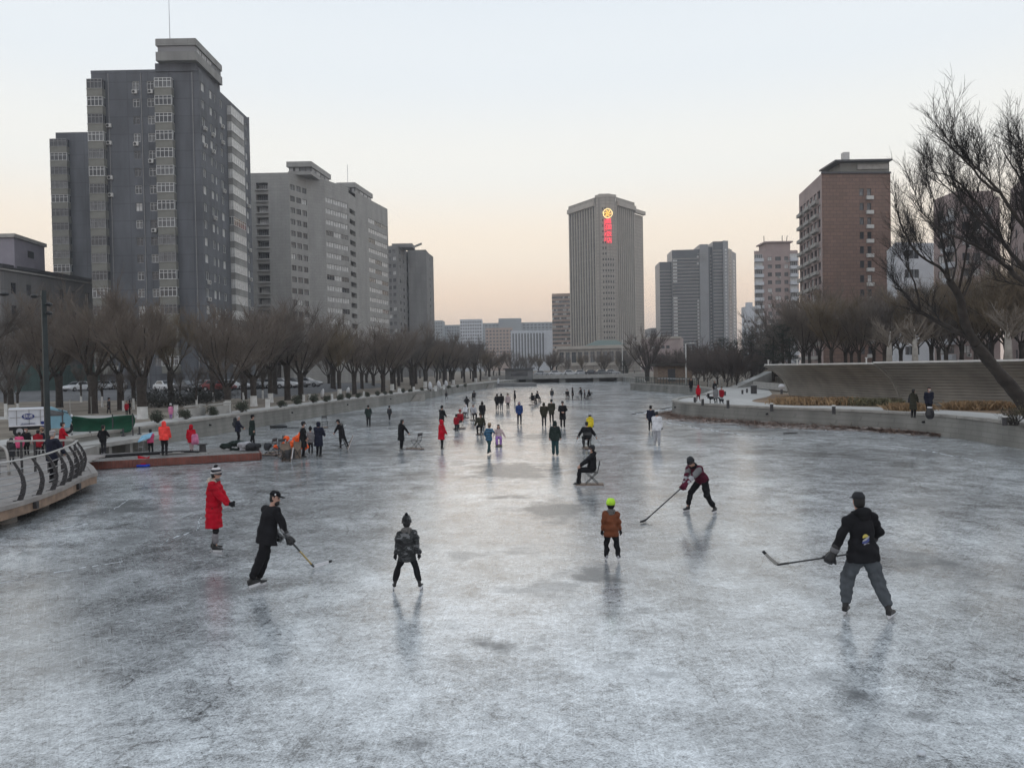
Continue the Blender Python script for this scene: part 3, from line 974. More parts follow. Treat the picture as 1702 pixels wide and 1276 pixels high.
# ---------------- the pale stepped slab block
def slab_block():
    b = Bld('apartment_block', 'long pale grey stepped apartment block right of the dark tower', (-52, 200))
    zt_, zb_ = 52.4, .8
    # first stair: loggia column, blank wall, windowed side
    A, B_ = X2(424, 400, 188), X2(483, 400, 188)
    C_ = X2(513, 400, 194)
    A = Vector((A.x - 4, A.y))
    rows_ = [4.1 + (617 - 311 - 19.05 * k) * 188 / 1280 for k in range(0, 1)]
    z_top = 49.1
    fl = [z_top - 2.8 * k for k in range(16)]
    ux = 4.0
    rc_ = [(ux + .5, ux + 3.4, z - .55, z + .95, 1.3) for z in fl]
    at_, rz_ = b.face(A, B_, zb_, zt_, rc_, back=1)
    for z in fl:
        b.window(at_, rz_, ux + 1.95, z + .2, 2.2, 1.3, 4, 1, 'grey_frame', rnd_glass(.35, .4), rec=1.2)
        s = MB(); q0, q1 = at_(ux + .4, z - .85, .12), at_(ux + 3.5, z - .85, .12)
        s.bar(q0, q1, .85, .25); b.part('loggia_parapet', s, M['light_block'])
    L = (C_ - B_).length
    us = [.9, 2.85, 4.8]
    us = [u * L / 5.9 for u in us]
    rc_ = [(u - .75 * L / 5.9, u + .75 * L / 5.9, z - .75, z + .6) for z in fl for u in us]
    at_, rz_ = b.face(B_, C_, zb_, zt_, rc_)
    for z in fl:
        for u in us: b.window(at_, rz_, u, z - .075, 1.5 * L / 5.9, 1.35, 2, 1, 'dark_frame', rnd_glass(.1, .5))
    # second stair
    C2 = C_ + (C_ - B_).normalized() * .0
    D_ = X2(541, 400, 196.5)
    E_ = X2(581, 400, 206)
    b.face(C2, D_, zb_, zt_ + .3)
    L = (E_ - D_).length

    def ribbon(P0, P1, n, z00):
        L_ = (P1 - P0).length
        fl_ = [z00 - 2.8 * k for k in range(15)]
        rr = [(.35, L_ - .5, z - .6, z + .75) for z in fl_]
        a_, r_ = b.face(P0, P1, zb_, zt_ + .3, rr)
        for z in fl_:
            w = (L_ - .85) / n
            for i in range(n):
                b.window(a_, r_, .35 + w * (i + .5), z + .075, w - .02, 1.35, 3, 1, 'grey_frame', random.choices(('curtain', 'glass2', 'glass'), (7, 1.2, .9))[0], rec=.1)
    ribbon(D_, E_, 3, 47.6)
    # recess of small balconies
    F_ = X2(592, 400, 212)
    fl2 = [46.6 - 2.8 * k for k in range(15)]
    L = (F_ - E_).length
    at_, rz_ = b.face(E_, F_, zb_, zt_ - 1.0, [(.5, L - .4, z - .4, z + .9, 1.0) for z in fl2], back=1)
    H_ = X2(612, 400, 219)
    I_ = X2(646, 440, 234)
    b.face(F_, H_, zb_, zt_ + .4)
    ribbon(H_, I_, 3, 46.6)
    J_ = Vector((I_.x - 14, I_.y + 8)); K_ = Vector((A.x, A.y + 22))
    b.face(I_, J_, zb_, zt_); b.face(J_, K_, zb_, zt_); b.face(K_, A, zb_, zt_)
    b.roof([A, B_, C_, D_, E_, F_, H_, I_, J_, K_], zt_ - .05)
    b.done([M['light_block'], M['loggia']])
    # roof pavilions
    for (p0, p1, p2, w) in (((478, 190), (518, 190), (549, 203), 10), ((560, 212), (590, 212), (618, 226), 10)):
        a_, b2, c_ = X2(p0[0], 300, p0[1]), X2(p1[0], 300, p1[1]), X2(p2[0], 300, p2[1])
        d_ = a_ + (c_ - b2)
        pts = [a_, b2, c_, d_]
        ctr = (a_ + b2 + c_ + d_) / 4
        s = MB()
        for z0, z1, k in ((52.35, 53.2, .98), (54.2, 55.5, 1.04)):
            q = [ctr + (p - ctr) * k for p in pts]
            s.loft([[(p.x, p.y, z0) for p in q], [(p.x, p.y, z1) for p in q]])
        b.part('roof_pavilion', s, M['light_block'])
        s = MB(); q = [ctr + (p - ctr) * .93 for p in pts]
        s.loft([[(p.x, p.y, 53.2) for p in q], [(p.x, p.y, 54.2) for p in q]])
        b.part('pavilion_glazing', s, M['loggia'])
        for (m0, m1) in ((a_, b2), (b2, c_)):
            m0, m1 = ctr + (m0 - ctr) * .95, ctr + (m1 - ctr) * .95
            d2 = (m1 - m0); n_ = 4; w_ = d2.length / n_
            r2 = math.atan2(d2.y, d2.x)
            for k in range(n_):
                c = m0 + d2 * ((k + .5) / n_)
                o = b.put('window', frame_mesh(w_ - .5, .9, 3, 1, M['grey_frame']), (c.x, c.y, 53.7), r2)
                put('pane', pane_mesh(w_ - .5, .9, M['curtain'] if random.random() < .6 else M['glass2']), o, (0, .03, 0))
    s = MB(); q = X2(578, 300, 218); s.tube([(q.x, q.y, 55.4), (q.x, q.y, 62)], .08, 5); b.part('antenna', s, M['steel'])


slab_block()


def simple_tower(name, label, px0, pxc, px1, py, Yc, ztop, wall, dleft=2, dright=12, fl_h=2.8, fl0=2.2, left=(), right=(), fm='dark_frame', gl=(.1, .4), ac=0.0, depth=14, base=None, cat='building'):
    """corner block: front px0..pxc, side pxc..px1; windows given as (u fraction, width)"""
    A, B_, C_ = X2(px0, py, Yc + dleft), X2(pxc, py, Yc), X2(px1, py, Yc + dright)
    b = Bld(name, label, (B_.x, B_.y), cat)
    zb_ = .8
    fl = []
    z = ztop - fl0
    while z > 4: fl.append(z); z -= fl_h
    for (P0, P1, cols) in ((A, B_, left), (B_, C_, right)):
        L = (P1 - P0).length
        rr = [(u * L - w / 2, u * L + w / 2, z - .75, z + .65) for z in fl for u, w in cols]
        a_, r_ = b.face(P0, P1, zb_, ztop, rr)
        for z in fl:
            for u, w in cols:
                b.window(a_, r_, u * L, z - .05, w, 1.4, 2, 1, fm, rnd_glass(*gl))
                if random.random() < ac: b.aircon(a_, r_, u * L + .3, z - 1.1)
    D_ = A + (C_ - B_)
    b.face(C_, D_, zb_, ztop); b.face(D_, A, zb_, ztop)
    b.roof([A, B_, C_, D_], ztop - .02)
    return b, (A, B_, C_, D_)


# ---------------- the two darker blocks after it
b, q = simple_tower('apartment_block', 'darker grey apartment block squeezed behind the long pale block', 636, 661, 683, 470, 300, 52.4, None, 3, 22, left=((.5, 1.4), (.8, 1.4)), right=((.2, 1.6), (.45, 1.6), (.75, 1.6)), gl=(.2, .4))
s = MB(); s.box((q[1].x + 1.5, q[1].y + 8, 52.9), (8, 9, 1.4)); b.part('stair_head', s, M['mid_block'])
b.done([M['mid_block']])
b, q = simple_tower('apartment_block', 'plain windowless grey slab at the far end of the left row', 679, 709, 721, 470, 318, 52.6, None, -3, 16, left=(), right=((.5, 1.2),), gl=(.1, .3))
s = MB(); s.box(((q[0].x + q[1].x) / 2, q[1].y + 4, 52.9), (7.2, 9, .5)); b.part('roof_slab', s, M['olive'])
b.done([M['mid_block']])

# ---------------- low building at the left edge
b = Bld('low_building', 'low weathered building with a lilac grey roof house at the left edge', (-80, 128))
A, B_, C_ = X2(-90, 500, 120.7), X2(2, 500, 120.7), X2(156, 500, 142.5)
zt_ = 21.4
L = (C_ - B_).length
us = [L * .12, L * .27, L * .62, L * .76, L * .92]
rr = [(u - .55, u + .55, z - .9, z + .9) for u in us for z in (18.2, 14.6, 11.0)]
a_, r_ = b.face(B_, C_, .8, zt_, rr)
for u in us:
    for z in (18.2, 14.6, 11.0): b.window(a_, r_, u, z, 1.1, 1.8, 2, 2, 'dark_frame', rnd_glass(.05, .3))
b.face(A, B_, .8, zt_)
D_ = A + (C_ - B_)
b.face(C_, D_, .8, zt_); b.face(D_, A, .8, zt_); b.roof([A, B_, C_, D_], zt_)
b.done([M['mid_block']])
for z, h, o, m in ((zt_ + .12, .3, .5, 'dark_frame'), (zt_ - .45, .5, .25, 'concrete')):
    s = MB()
    nrm2 = Vector(((C_ - B_).y, -(C_ - B_).x)).normalized()
    a3, c3 = B_ + nrm2 * o / 2, C_ + nrm2 * o / 2
    s.bar((a3.x, a3.y, z), (c3.x, c3.y, z), h, o); b.part('cornice', s, M[m])
    s = MB(); s.bar((A.x, A.y - o / 2, z), (B_.x + .2, B_.y - o / 2, z), h, o); b.part('cornice', s, M[m])
h0, h1, h2 = X2(-60, 420, 123), X2(24, 420, 123), X2(74, 420, 132.7)
h3 = h0 + (h2 - h1)
s = MB(); pts = [h0, h1, h2, h3]; s.loft([[(p.x, p.y, zt_ + .03) for p in pts], [(p.x, p.y, 26.2) for p in pts]]); b.part('roof_house', s, M['purple_wall'])
ctr = (h0 + h1 + h2 + h3) / 4
s = MB(); pts = [ctr + (p - ctr) * 1.07 for p in pts]; s.loft([[(p.x, p.y, 26.22) for p in pts], [(p.x, p.y, 26.8) for p in pts]]); b.part('roof_slab', s, M['concrete'])
c = h1.lerp(h2, .52); r_ = math.atan2((h2 - h1).y, (h2 - h1).x)
s = MB(); s.box((0, 0, 0), (1.9, .1, 1.1)); [s.box((0, -.06, -.42 + .17 * k), (1.8, .06, .03), mi=1) for k in range(6)]
b.put('vent_grille', s.mesh('vent_grille', [M['black'], M['dark_frame']]), (c.x, c.y, 24.2), r_)


# ---------------- the hotel
def hotel():
    b = Bld('hotel_tower', 'tall stone hotel tower with lit red lettering and a gold emblem', (57, 462))
    zt_, zb_ = 97.5, 12
    A, B_, C_, D_ = X2(948, 400, 476), X2(991, 400, 452), X2(1024, 400, 452), X2(1053, 400, 468)
    E_ = X2(1069, 400, 478)
    F_ = Vector((E_.x - 4, E_.y + 26)); H_ = Vector((A.x + 6, A.y + 26))
    # left and right faces: glass strips between stone fins
    for (P0, P1, n, zc) in ((A, B_, 10, zt_), (C_, D_, 9, zt_)):
        b.face(P0, P1, zb_, zc, mi=1)
        d = (P1 - P0); L = d.length; d.normalize()
        nn = Vector((d.y, -d.x))
        for k in range(n + 1):
            c = P0 + d * (L * k / n) + nn * .35
            s = MB(); s.box((c.x, c.y, (zb_ + zc) / 2), (L / n * .36, .8, zc - zb_), rz=math.atan2(d.y, d.x)); b.part('fin', s, M['hotel_fin'])
        for k in range(26):            # floor lines behind the fins
            z = zb_ + 3 + k * 3.25
            s0, s1 = P0 + nn * .06, P1 + nn * .06
            fl_.bar((s0.x, s0.y, z), (s1.x, s1.y, z), .5, .1)
        s0, s1 = P0 + nn * .7, P1 + nn * .7
        s = MB(); s.bar((s0.x, s0.y, zc + 1.2), (s1.x, s1.y, zc + 1.2), 3.0, 2.6); b.part('cornice', s, M['hotel_fin'])
        s = MB(); s.bar((s0.x, s0.y, zc + 3.1), (s1.x, s1.y, zc + 3.1), .7, 3.4); b.part('cornice', s, M['pale_stone'])
    # centre bay: gently rounded, pale cladding with small windows
    d = (C_ - B_).normalized(); nn = Vector((d.y, -d.x)); L = (C_ - B_).length
    arc = []
    for k in range(9):
        t = k / 8
        arc.append(B_ + d * (L * t) + nn * (1.1 + 2.6 * math.sin(math.pi * t)))
    zc = 102.0
    for p0, p1 in zip(arc, arc[1:]):
        b.face(p0, p1, zb_ - 4, zc)
    b.face(B_, arc[0], zb_, zc); b.face(arc[-1], C_, zb_, zc)
    b.roof(arc + [C_ - nn * 12, B_ - nn * 12], zc)
    s = MB(); ctr = (B_ + C_) / 2
    q = [ctr + (p - ctr) * 1.06 for p in arc] + [C_ - nn * 6, B_ - nn * 6]
    s.loft([[(p.x, p.y, zc) for p in q], [(p.x, p.y, zc + 1.6) for p in q]]); b.part('cornice', s, M['hotel_fin'])
    s = MB(); s.box((ctr.x, ctr.y + 8, zc + 2.4), (7, 7, 2.4)); b.part('roof_house', s, M['pale_stone'])
    # small window strips on the centre bay
    for j in range(2, 7):
        p = (arc[j] + arc[j + 1]) / 2 if j < 8 else arc[j]
        dd = (arc[j + 1] - arc[j]); r_ = math.atan2(dd.y, dd.x); n2 = Vector((dd.y, -dd.x)).normalized()
        for k in range(26):
            z = zb_ + 2 + k * 3.25
            if z > 66 and j > 3: continue
            c = p + n2 * .02
            win.box((c.x, c.y, z), (.75, .12, 1.3), rz=r_)
    # right corner turret
    b.face(D_, E_, zb_, zt_ - 1.5); b.face(E_, F_, zb_, zt_ - 1.5); b.face(F_, H_, zb_, zt_); b.face(H_, A, zb_, zt_)
    s = MB(); c0, c1 = D_, E_
    s.bar((c0.x + .6, c0.y - .6, zt_), (c1.x + .8, c1.y - .4, zt_), 2.0, 2.2); b.part('cornice', s, M['hotel_fin'])
    b.roof([A, B_, C_, D_, E_, F_, H_], zt_ - 1.6)
    b.done([M['pale_stone'], M['hotel_glass']])
    o = b.part('window_strip', win, M['hotel_glass']); o['kind'] = 'stuff'
    o = b.part('floor_line', fl_, M['hotel_fin']); o['kind'] = 'stuff'
    return arc, nn, d


fl_, win = MB(), MB()
arc, hn_, hd_ = hotel()

red_lit = mk('red_neon', (0.5, 0.02, 0.04), .5, 0, emit=(1.0, 0.055, 0.09), estr=1.25)
gold_lit = mk('gold_neon', (0.5, 0.3, 0.05), .5, 0, emit=(1.0, 0.5, 0.08), estr=1.5)
gold_pale = mk('pale_gold_neon', (0.6, 0.5, 0.2), .5, 0, emit=(1.0, 0.75, 0.35), estr=1.3)


def text_mesh(body, size, m, ext=.05, align='CENTER', name='lettering'):
    cu = bpy.data.curves.new('t', 'FONT')
    cu.body = body; cu.size = size; cu.extrude = ext; cu.align_x = align; cu.align_y = 'CENTER'
    cu.resolution_u = 2
    o = bpy.data.objects.new('t', cu)
    COL.objects.link(o)
    dg = bpy.context.evaluated_depsgraph_get()
    me = bpy.data.meshes.new_from_object(o.evaluated_get(dg))
    bpy.data.objects.remove(o)
    me.name = name
    me.materials.clear(); me.materials.append(m)
    return me


def sign_hotel():
    c = X2(1010, 370, 450.0) 
    j = min(range(9), key=lambda k: abs(arc[k].x - c.x))
    base = arc[j] + hn_ * .8
    rz_ = math.atan2(hd_.y, hd_.x)
    root = thing('hotel_sign', 'lit vertical sign of red characters under a gold emblem on the hotel', 'sign', (base.x, base.y, 76), rz_)
    rows_ = [(1011.5, 367.5), (1012, 378), (1012.4, 389.3), (1012.8, 400)]
    for ch, (px, py) in zip('鑫国饭店', rows_):
        p = D(px, py, base.y)
        me = text_mesh(ch, 3.5, red_lit, .12)
        put('character', me, root, (p.x - base.x, -.1, p.z - 76), rot=(R(90), 0, 0))
    p = D(1005.6, 383, base.y)
    me = text_mesh('XINGUO HOTEL', 1.75, red_lit, .12)
    put('small_lettering', me, root, (p.x - base.x, -.1, p.z - 76), rot=(R(90), R(90), 0))
    p = D(1010, 354.8, base.y)
    m_ = MB()
    n = 40
    for k in range(n):                       # scalloped outer ring
        a0, a1 = 2 * math.pi * k / n, 2 * math.pi * (k + 1) / n
        r0, r1 = 2.5 + .18 * abs(math.sin(a0 * 5)), 2.5 + .18 * abs(math.sin(a1 * 5))
        m_.bar((r0 * math.cos(a0), 0, r0 * math.sin(a0)), (r1 * math.cos(a1), 0, r1 * math.sin(a1)), .42, .3)
    m_.build('emblem_ring', gold_pale, root, (p.x - base.x, -.2, p.z - 76))
    m_ = MB()
    for k in range(6):                       # swirl of blades
        a = 2 * math.pi * k / 6
        pts = [Vector((r * math.cos(a + r * .55), 0, r * math.sin(a + r * .55))) for r in (.35, .8, 1.25, 1.7, 2.0)]
        for q0, q1, w in zip(pts, pts[1:], (.3, .5, .55, .35)): m_.bar(q0, q1, w, .3)
    m_.build('emblem_swirl', gold_lit, root, (p.x - base.x, -.2, p.z - 76))


sign_hotel()

# hotel podium
b = Bld('podium_building', 'low pale podium with a row of tall windows in front of the hotel', (44, 400))
A, B_, C_ = X2(926, 590, 400), X2(1052, 580, 385), X2(1064, 580, 392)
zt_ = 13.6
L = (B_ - A).length
us = [L * (.06 + .083 * k) for k in range(11)]
rr = [(u - 1.2, u + 1.2, 6.0, 11.6) for u in us]
a_, r_ = b.face(A, B_, .8, zt_, rr)
for u in us: b.window(a_, r_, u, 8.8, 2.4, 5.6, 2, 2, 'hotel_fin', rnd_glass(.05, .3))
D_ = Vector((C_.x, C_.y + 20)); E_ = Vector((A.x, A.y + 20))
b.face(B_, C_, .8, zt_); b.face(C_, D_, .8, zt_); b.face(D_, E_, .8, zt_); b.face(E_, A, .8, zt_); b.roof([A, B_, C_, D_, E_], zt_ - .1)
b.done([M['pale_stone']])
nn = Vector(((B_ - A).y, -(B_ - A).x)).normalized() * .6
s = MB(); s.bar((A.x + nn.x, A.y + nn.y, zt_ + .2), (B_.x + nn.x, B_.y + nn.y, zt_ + .2), 1.0, 1.6); b.part('cornice', s, M['hotel_fin'])
s = MB(); s.bar((A.x + nn.x, A.y + nn.y, 5.3), (B_.x + nn.x, B_.y + nn.y, 5.3), 1.0, 1.6); b.part('canopy', s, M['hotel_fin'])
s = MB(); c = X2(1004, 570, 418)
s.loft([[(c.x - 14, c.y - 12, 13.6), (c.x + 14, c.y - 12, 13.6), (c.x + 14, c.y + 10, 13.6), (c.x - 14, c.y + 10, 13.6)], [(c.x - 4, c.y - 3, 18.0), (c.x + 6, c.y - 3, 18.0), (c.x + 6, c.y + 3, 18.0), (c.x - 4, c.y + 3, 18.0)]])
b.part('hip_roof', s, mk('green_roof', (0.13, 0.17, 0.15), .7, .1))
b, q = simple_tower('annex_building', 'cream annex with a flat parapet right of the hotel podium', 1066, 1131, 1136, 575, 370, 17.0, None, 2, 8, 4.5, 4.2, left=((.3, 1.6), (.42, 1.6), (.55, 1.6), (.68, 1.6)), gl=(.05, .3))
b.done([M['pink_wall']])
s = MB(); s.bar((q[0].x, q[0].y - .4, 17.2), (q[1].x + .4, q[1].y - .4, 17.2), .8, 1.0); b.part('cornice', s, M['hotel_fin'])

# block behind the hotel on its left
b, q = simple_tower('apartment_block', 'mottled apartment block peeping out left of the hotel', 918, 948, 960, 540, 520, 53.5, None, 2, 10, 2.8, 2.6, left=tuple((.06 + .098 * k, 1.3) for k in range(10)), gl=(.25, .35), fm='grey_frame', ac=.25)
b.done([M['far_warm']])


# ---------------- glass and stone office slab
def office():
    b = Bld('office_tower', 'wide banded office tower of dark glass right of the hotel', (150, 600))
    Y = 600
    segs = [(1097, 1118, 604, 604, 84.5, 'band'), (1118, 1164, 600, 598, 93, 'band'), (1164, 1178, 596, 596, 96.5, 'core'), (1178, 1186, 600, 600, 95, 'dark'),
            (1186, 1203, 596, 596, 98.5, 'band'), (1203, 1211, 594, 596, 98.8, 'light'), (1211, 1217, 602, 610, 94, 'dark'), (1217, 1224, 610, 624, 93, 'blue')]
    for (x0, x1, ya, yb, zt_, kind) in segs:
        P0, P1 = X2(x0, 500, ya), X2(x1 + .3, 500, yb)
        b.face(P0, P1, .8, zt_, mi={'band': 1, 'core': 2, 'dark': 1, 'light': 2, 'blue': 2}[kind])
        Q0, Q1 = Vector((P0.x + 1, P0.y + 24)), Vector((P1.x + 1, P1.y + 24))
        b.face(P1, Q1, .8, zt_, mi=2); b.face(Q0, P0, .8, zt_, mi=2); b.face(Q1, Q0, .8, zt_, mi=2)
        b.roof([P0, P1, Q1, Q0], zt_ - .05, 2)
        d = (P1 - P0); L = d.length; d.normalize(); nn = Vector((d.y, -d.x))
        rz_ = math.atan2(d.y, d.x)
        nf = int((zt_ - 8) / 2.62)
        for k in range(nf):
            z = zt_ - 7 - k * 2.62
            if kind == 'band':
                s0, s1 = P0 + nn * .2, P1 + nn * .2
                bands.bar((s0.x, s0.y, z), (s1.x, s1.y, z), 1.25, .5)
            if kind in ('light', 'blue', 'core', 'dark') and kind != 'core':
                c = (P0 + P1) / 2 + nn * .04
                wn_ = MB() 
                panes_and_glints.box((c.x, c.y, z), (L * .34, .1, 1.4), rz=rz_) if kind != 'dark' else bands.box((c.x, c.y, z), (L * .3, .16, 1.1), rz=rz_)
            if kind == 'band' and x0 == 1118:  # pale panels stand in for sky reflected by the angled glass
                for u, on in ((.10, (z < 84 and not (57 < z < 66))), (.92, (z > 78 and k % 2 == 0) or z < 52)):
                    if on:
                        c = P0 + d * L * u + nn * .3
                        panes_and_glints.box((c.x, c.y, z + 1.3), (L * .15 if u < .5 else L * .07, .2, 1.3), rz=rz_)
    b.done([M['office_band'], M['office_dark'], M['office_blue']])
    o = b.part('spandrel_band', bands, M['office_band']); o['kind'] = 'stuff'
    o = b.part('pale_window_and_sky_glint', panes_and_glints, M['curtain']); o['kind'] = 'stuff'  # plain pale windows joined with the coloured-in sky reflections
    p0 = X2(1122, 420, 604); s = MB(); s.box((p0.x + 2, p0.y + 8, 90), (9, 10, 6)); b.part('roof_house', s, M['office_blue'])
    # roof lettering, unreadable at this distance: plain pale bars of a roof screen
    s = MB(); a0, a1 = X2(1159, 420, 594), X2(1176, 420, 594)
    for k in range(4): s.bar((a0.x, a0.y, 84 + k * 1.7), (a1.x, a1.y, 84 + k * 1.7), .7, .3)
    b.part('roof_screen', s, M['office_band'])


bands, panes_and_glints = MB(), MB()
office()

# ---------------- pink tower with white balconies
b, q = simple_tower('apartment_tower', 'faded pink apartment tower with stacked white corner balconies', 1254, 1326, 1328, 480, 272, 43.6, None, 0, 14, 2.75, 2.8,
                    left=((.36, 1.5), (.55, 2.0), (.74, 1.4)), gl=(.15, .35), ac=.3)
A, B_ = q[0], q[1]
for side_, u, w in ((0, .10, 3.0), (1, .905, 2.8)):
    c = A.lerp(B_, u)
    for k in range(14):
        z = 41.3 - 2.75 * k
        s = MB(); s.box((c.x, c.y - .6, z - 1.0), (w, 1.3, 1.15)); b.part('balcony_parapet', s, M['white_wall'])
        o = b.put('window', frame_mesh(w - .3, 1.5, 4, 1, M['white_frame']), (c.x, c.y - .15, z + .32))
        put('pane', pane_mesh(w - .3, 1.5, M[rnd_glass(.2, .3)]), o, (0, .03, 0))
s = MB(); c = A.lerp(B_, .58); s.box((c.x, c.y + 5, 45.0), (8.5, 8, 3.0)); s.box((c.x, c.y + 5, 46.7), (10, 9.5, .5)); b.part('roof_house', s, M['pink_wall'])
s = MB()
for dx in (-4, 2.5, 4): s.tube([(c.x + dx, c.y + 4, 46.9), (c.x + dx + (.3 if dx > 3 else 0), c.y + 4, 49.5)], .13, 5)
b.part('antenna', s, M['dark_frame'])
b.done([M['pink_wall']])
b, q = simple_tower('apartment_block', 'white distant apartment block stepping up beside the pink tower', 1233, 1256, 1258, 530, 380, 27.0, None, 0, 10, 2.8, 2.2, left=((.25, 1.3), (.5, 1.3), (.75, 1.3)), gl=(.1, .4), fm='grey_frame')
c = (q[0] + q[1]) / 2
s = MB(); s.box((c.x + 1, c.y + 4, 29.5), (5, 6, 5.2)); s.box((c.x + 1.4, c.y + 4, 33.2), (2.6, 3, 2.4)); b.part('roof_house', s, M['white_wall'])
b.done([M['white_wall']])

# ---------------- brown tiled block
b = Bld('brown_block', 'brown tiled block with narrow windows and pale balconies on the right', (70, 170))
A, B_, C_ = X2(1329, 430, 181), X2(1367, 430, 161), X2(1481, 430, 162)
zt_ = 43.3
L = (C_ - B_).length
z0 = zt_ - 3.9
fl = [z0 - 3.0 * k for k in range(12)]
us = [L * .577, L * .686]
rr = [(u - .45, u + .45, z - .75, z + .75) for z in fl for u in us]
a_, r_ = b.face(B_, C_, .8, zt_, rr)
for z in fl:
    for u in us: b.window(a_, r_, u, z, .9, 1.5, 1, 2, 'dark_frame', rnd_glass(.02, .3))
    s = MB(); c = a_(us[1] + .05, z - 1.2, .2); s.box(tuple(c), (1.5, .5, .75), rz=r_); b.part('aircon_shelf', s, M['ac'])
L2 = (B_ - A).length
us2 = [L2 * (.1 + .155 * k) for k in range(6)]
rr = [(u - L2 * .06, u + L2 * .06, z - .9, z + .8, .5) for z in fl for u in us2]
a_, r_ = b.face(A, B_, .8, zt_, rr, mi=1)
for z in fl:
    for u in us2: b.window(a_, r_, u, z - .05, L2 * .12, 1.7, 2, 1, 'dark_frame', rnd_glass(.25, .3), rec=.3)
    for k in (0, 2, 4):
        s = MB(); c0, c1 = a_(us2[k] - L2 * .08, z - 1.35, .35), a_(us2[k] + L2 * .16, z - 1.35, .35)
        s.bar(c0, c1, .8, .7); b.part('balcony_parapet', s, M['concrete'])
        if random.random() < .6: b.aircon(a_, r_, us2[k + 1] - L2 * .02, z - 1.5)
D_ = A + (C_ - B_)
b.face(C_, D_, .8, zt_); b.face(D_, A, .8, zt_); b.roof([A, B_, C_, D_], zt_)
b.done([M['brown_tile'], M['pink_wall']])
s = MB(); s.bar((B_.x - .1, B_.y - .12, zt_ + .1), (C_.x, C_.y - .12, zt_ + .1), .45, .35); b.part('roof_edge', s, M['dark_frame'])
p0, p1 = X2(1398, 280, 164), X2(1480, 280, 164)
s = MB(); s.box(((p0.x + p1.x) / 2, 168, zt_ + 1.5), (p1.x - p0.x, 7, 2.9)); b.part('roof_house', s, M['olive'])
s = MB(); s.box(((p0.x + p1.x) / 2 - .8, 167.4, zt_ + 3.15), (p1.x - p0.x + 1.6, 8.6, .35)); b.part('roof_slab', s, M['dark_frame'])
s = MB(); s.box(((p0.x + p1.x) / 2 + 1.6, 164.3, zt_ + 2.0), (6.5, .2, 1.0)); b.part('roof_panel', s, M['concrete'])
c = X2(1410, 262, 166); s = MB(); s.box((c.x, 167.5, zt_ + 4.6), (1.3, 1.3, 2.6)); b.part('chimney', s, M['ac'])

# ---------------- buildings behind the right hand trees
b, q = simple_tower('white_building', 'plain white building beside the brown block behind the willow', 1474, 1489, 1552, 440, 128, 23.7, None, 10, 1.5, 3.2, 1.9, left=((.55, 1.3),), right=((.3, 1.0), (.42, 1.0), (.54, 1.0)), gl=(0, .3))
b.done([M['white_wall']])
b, q = simple_tower('apartment_tower', 'grey pink apartment tower seen through the willow branches', 1552, 1592, 1662, 420, 140, 33.6, None, 6, 1, 2.8, 2.4, left=((.3, 1.4), (.7, 1.6)), right=((.2, 1.5), (.45, 1.5), (.75, 1.6)), gl=(.3, .3), ac=.2)
for k in range(10):
    z = 31.0 - 2.8 * k
    c = q[0].lerp(q[1], .7); d = (q[1] - q[0]); nn = Vector((d.y, -d.x)).normalized()
    s = MB(); s.box((c.x + nn.x * .5, c.y + nn.y * .5, z - 1.2), (2.6, 1.0, 1.0), rz=math.atan2(d.y, d.x)); b.part('balcony_parapet', s, M['white_wall'])
s = MB(); s.box((q[1].x + 4, q[1].y + 5, 34.2), (7, 7, 1.3)); b.part('roof_house', s, M['pink_wall'])
b.done([M['pink_wall']])
b, q = simple_tower('apartment_tower', 'dull pink apartment tower cut off by the right edge', 1680, 1712, 1800, 400, 118, 32.5, None, 12, 1, 2.8, 2.4, left=((.3, 1.4), (.7, 1.4)), right=((.2, 1.5), (.5, 1.5)), gl=(.3, .3))
b.done([M['pink_wall']])


# ---------------- far skyline, hazy
def far_box(label, x0, x1, ytop, Y, m, depth=30, cols=0, fh=3.4, name='far_building', side=0):
    A, B_ = X2(x0, 560, Y), X2(x1, 560, Y + side)
    zt__ = D((x0 + x1) / 2, ytop, Y).z
    b = Bld(name, label, ((A.x + B_.x) / 2, Y))
    L = (B_ - A).length
    rr = []
    if cols:
        z = zt__ - 3
        while z > 12:
            rr += [(L * (k + .5) / cols - L / cols * .3, L * (k + .5) / cols + L / cols * .3, z - .9, z + .9) for k in range(cols)]
            z -= fh
    b.face(A, B_, .8, zt__, rr, recess=.4, back=1)
    C_, D_ = Vector((B_.x, B_.y + depth)), Vector((A.x, A.y + depth))
    b.face(B_, C_, .8, zt__); b.face(C_, D_, .8, zt__); b.face(D_, A, .8, zt__); b.roof([A, B_, C_, D_], zt__ - .05)
    b.done([m, M['glass2']])
    return b, A, B_, zt__


far_box('pale far office block next to the plain grey slab', 716, 736, 532.5, 820, M['far_wall'], cols=5)
far_box('low grey far block between two taller pale ones', 733, 768, 540, 860, M['far_wall'], cols=8)
far_box('square bluish far block with a raised roof', 765, 801, 530.5, 800, M['white_wall'], cols=9)
far_box('long grey far block behind the tan facade', 799, 925, 536, 920, M['far_wall'], cols=20)
far_box('grey far roof house rising in the middle of the skyline', 829, 867, 529, 905, M['far_wall'], depth=12)
far_box('tan far facade with small windows', 807, 852, 545, 760, M['far_warm'], cols=8)
b, A, B_, zt__ = far_box('white colonnaded far hall left of the hotel', 849, 922, 549, 700, M['white_wall'], cols=0)
L = B_.x - A.x
for k in range(12):
    s = MB(); x = A.x + L * (.02 + .068 * k); s.box((x, A.y - .8, zt__ / 2 + 4), (1.0, 1.6, zt__ - 12)); b.part('column', s, M['white_wall'])
    if k < 11:
        s = MB(); s.box((x + L * .034, A.y - .05, zt__ / 2 + 4), (L * .034, .2, zt__ - 13)); b.part('tall_window', s, M['glass2'])
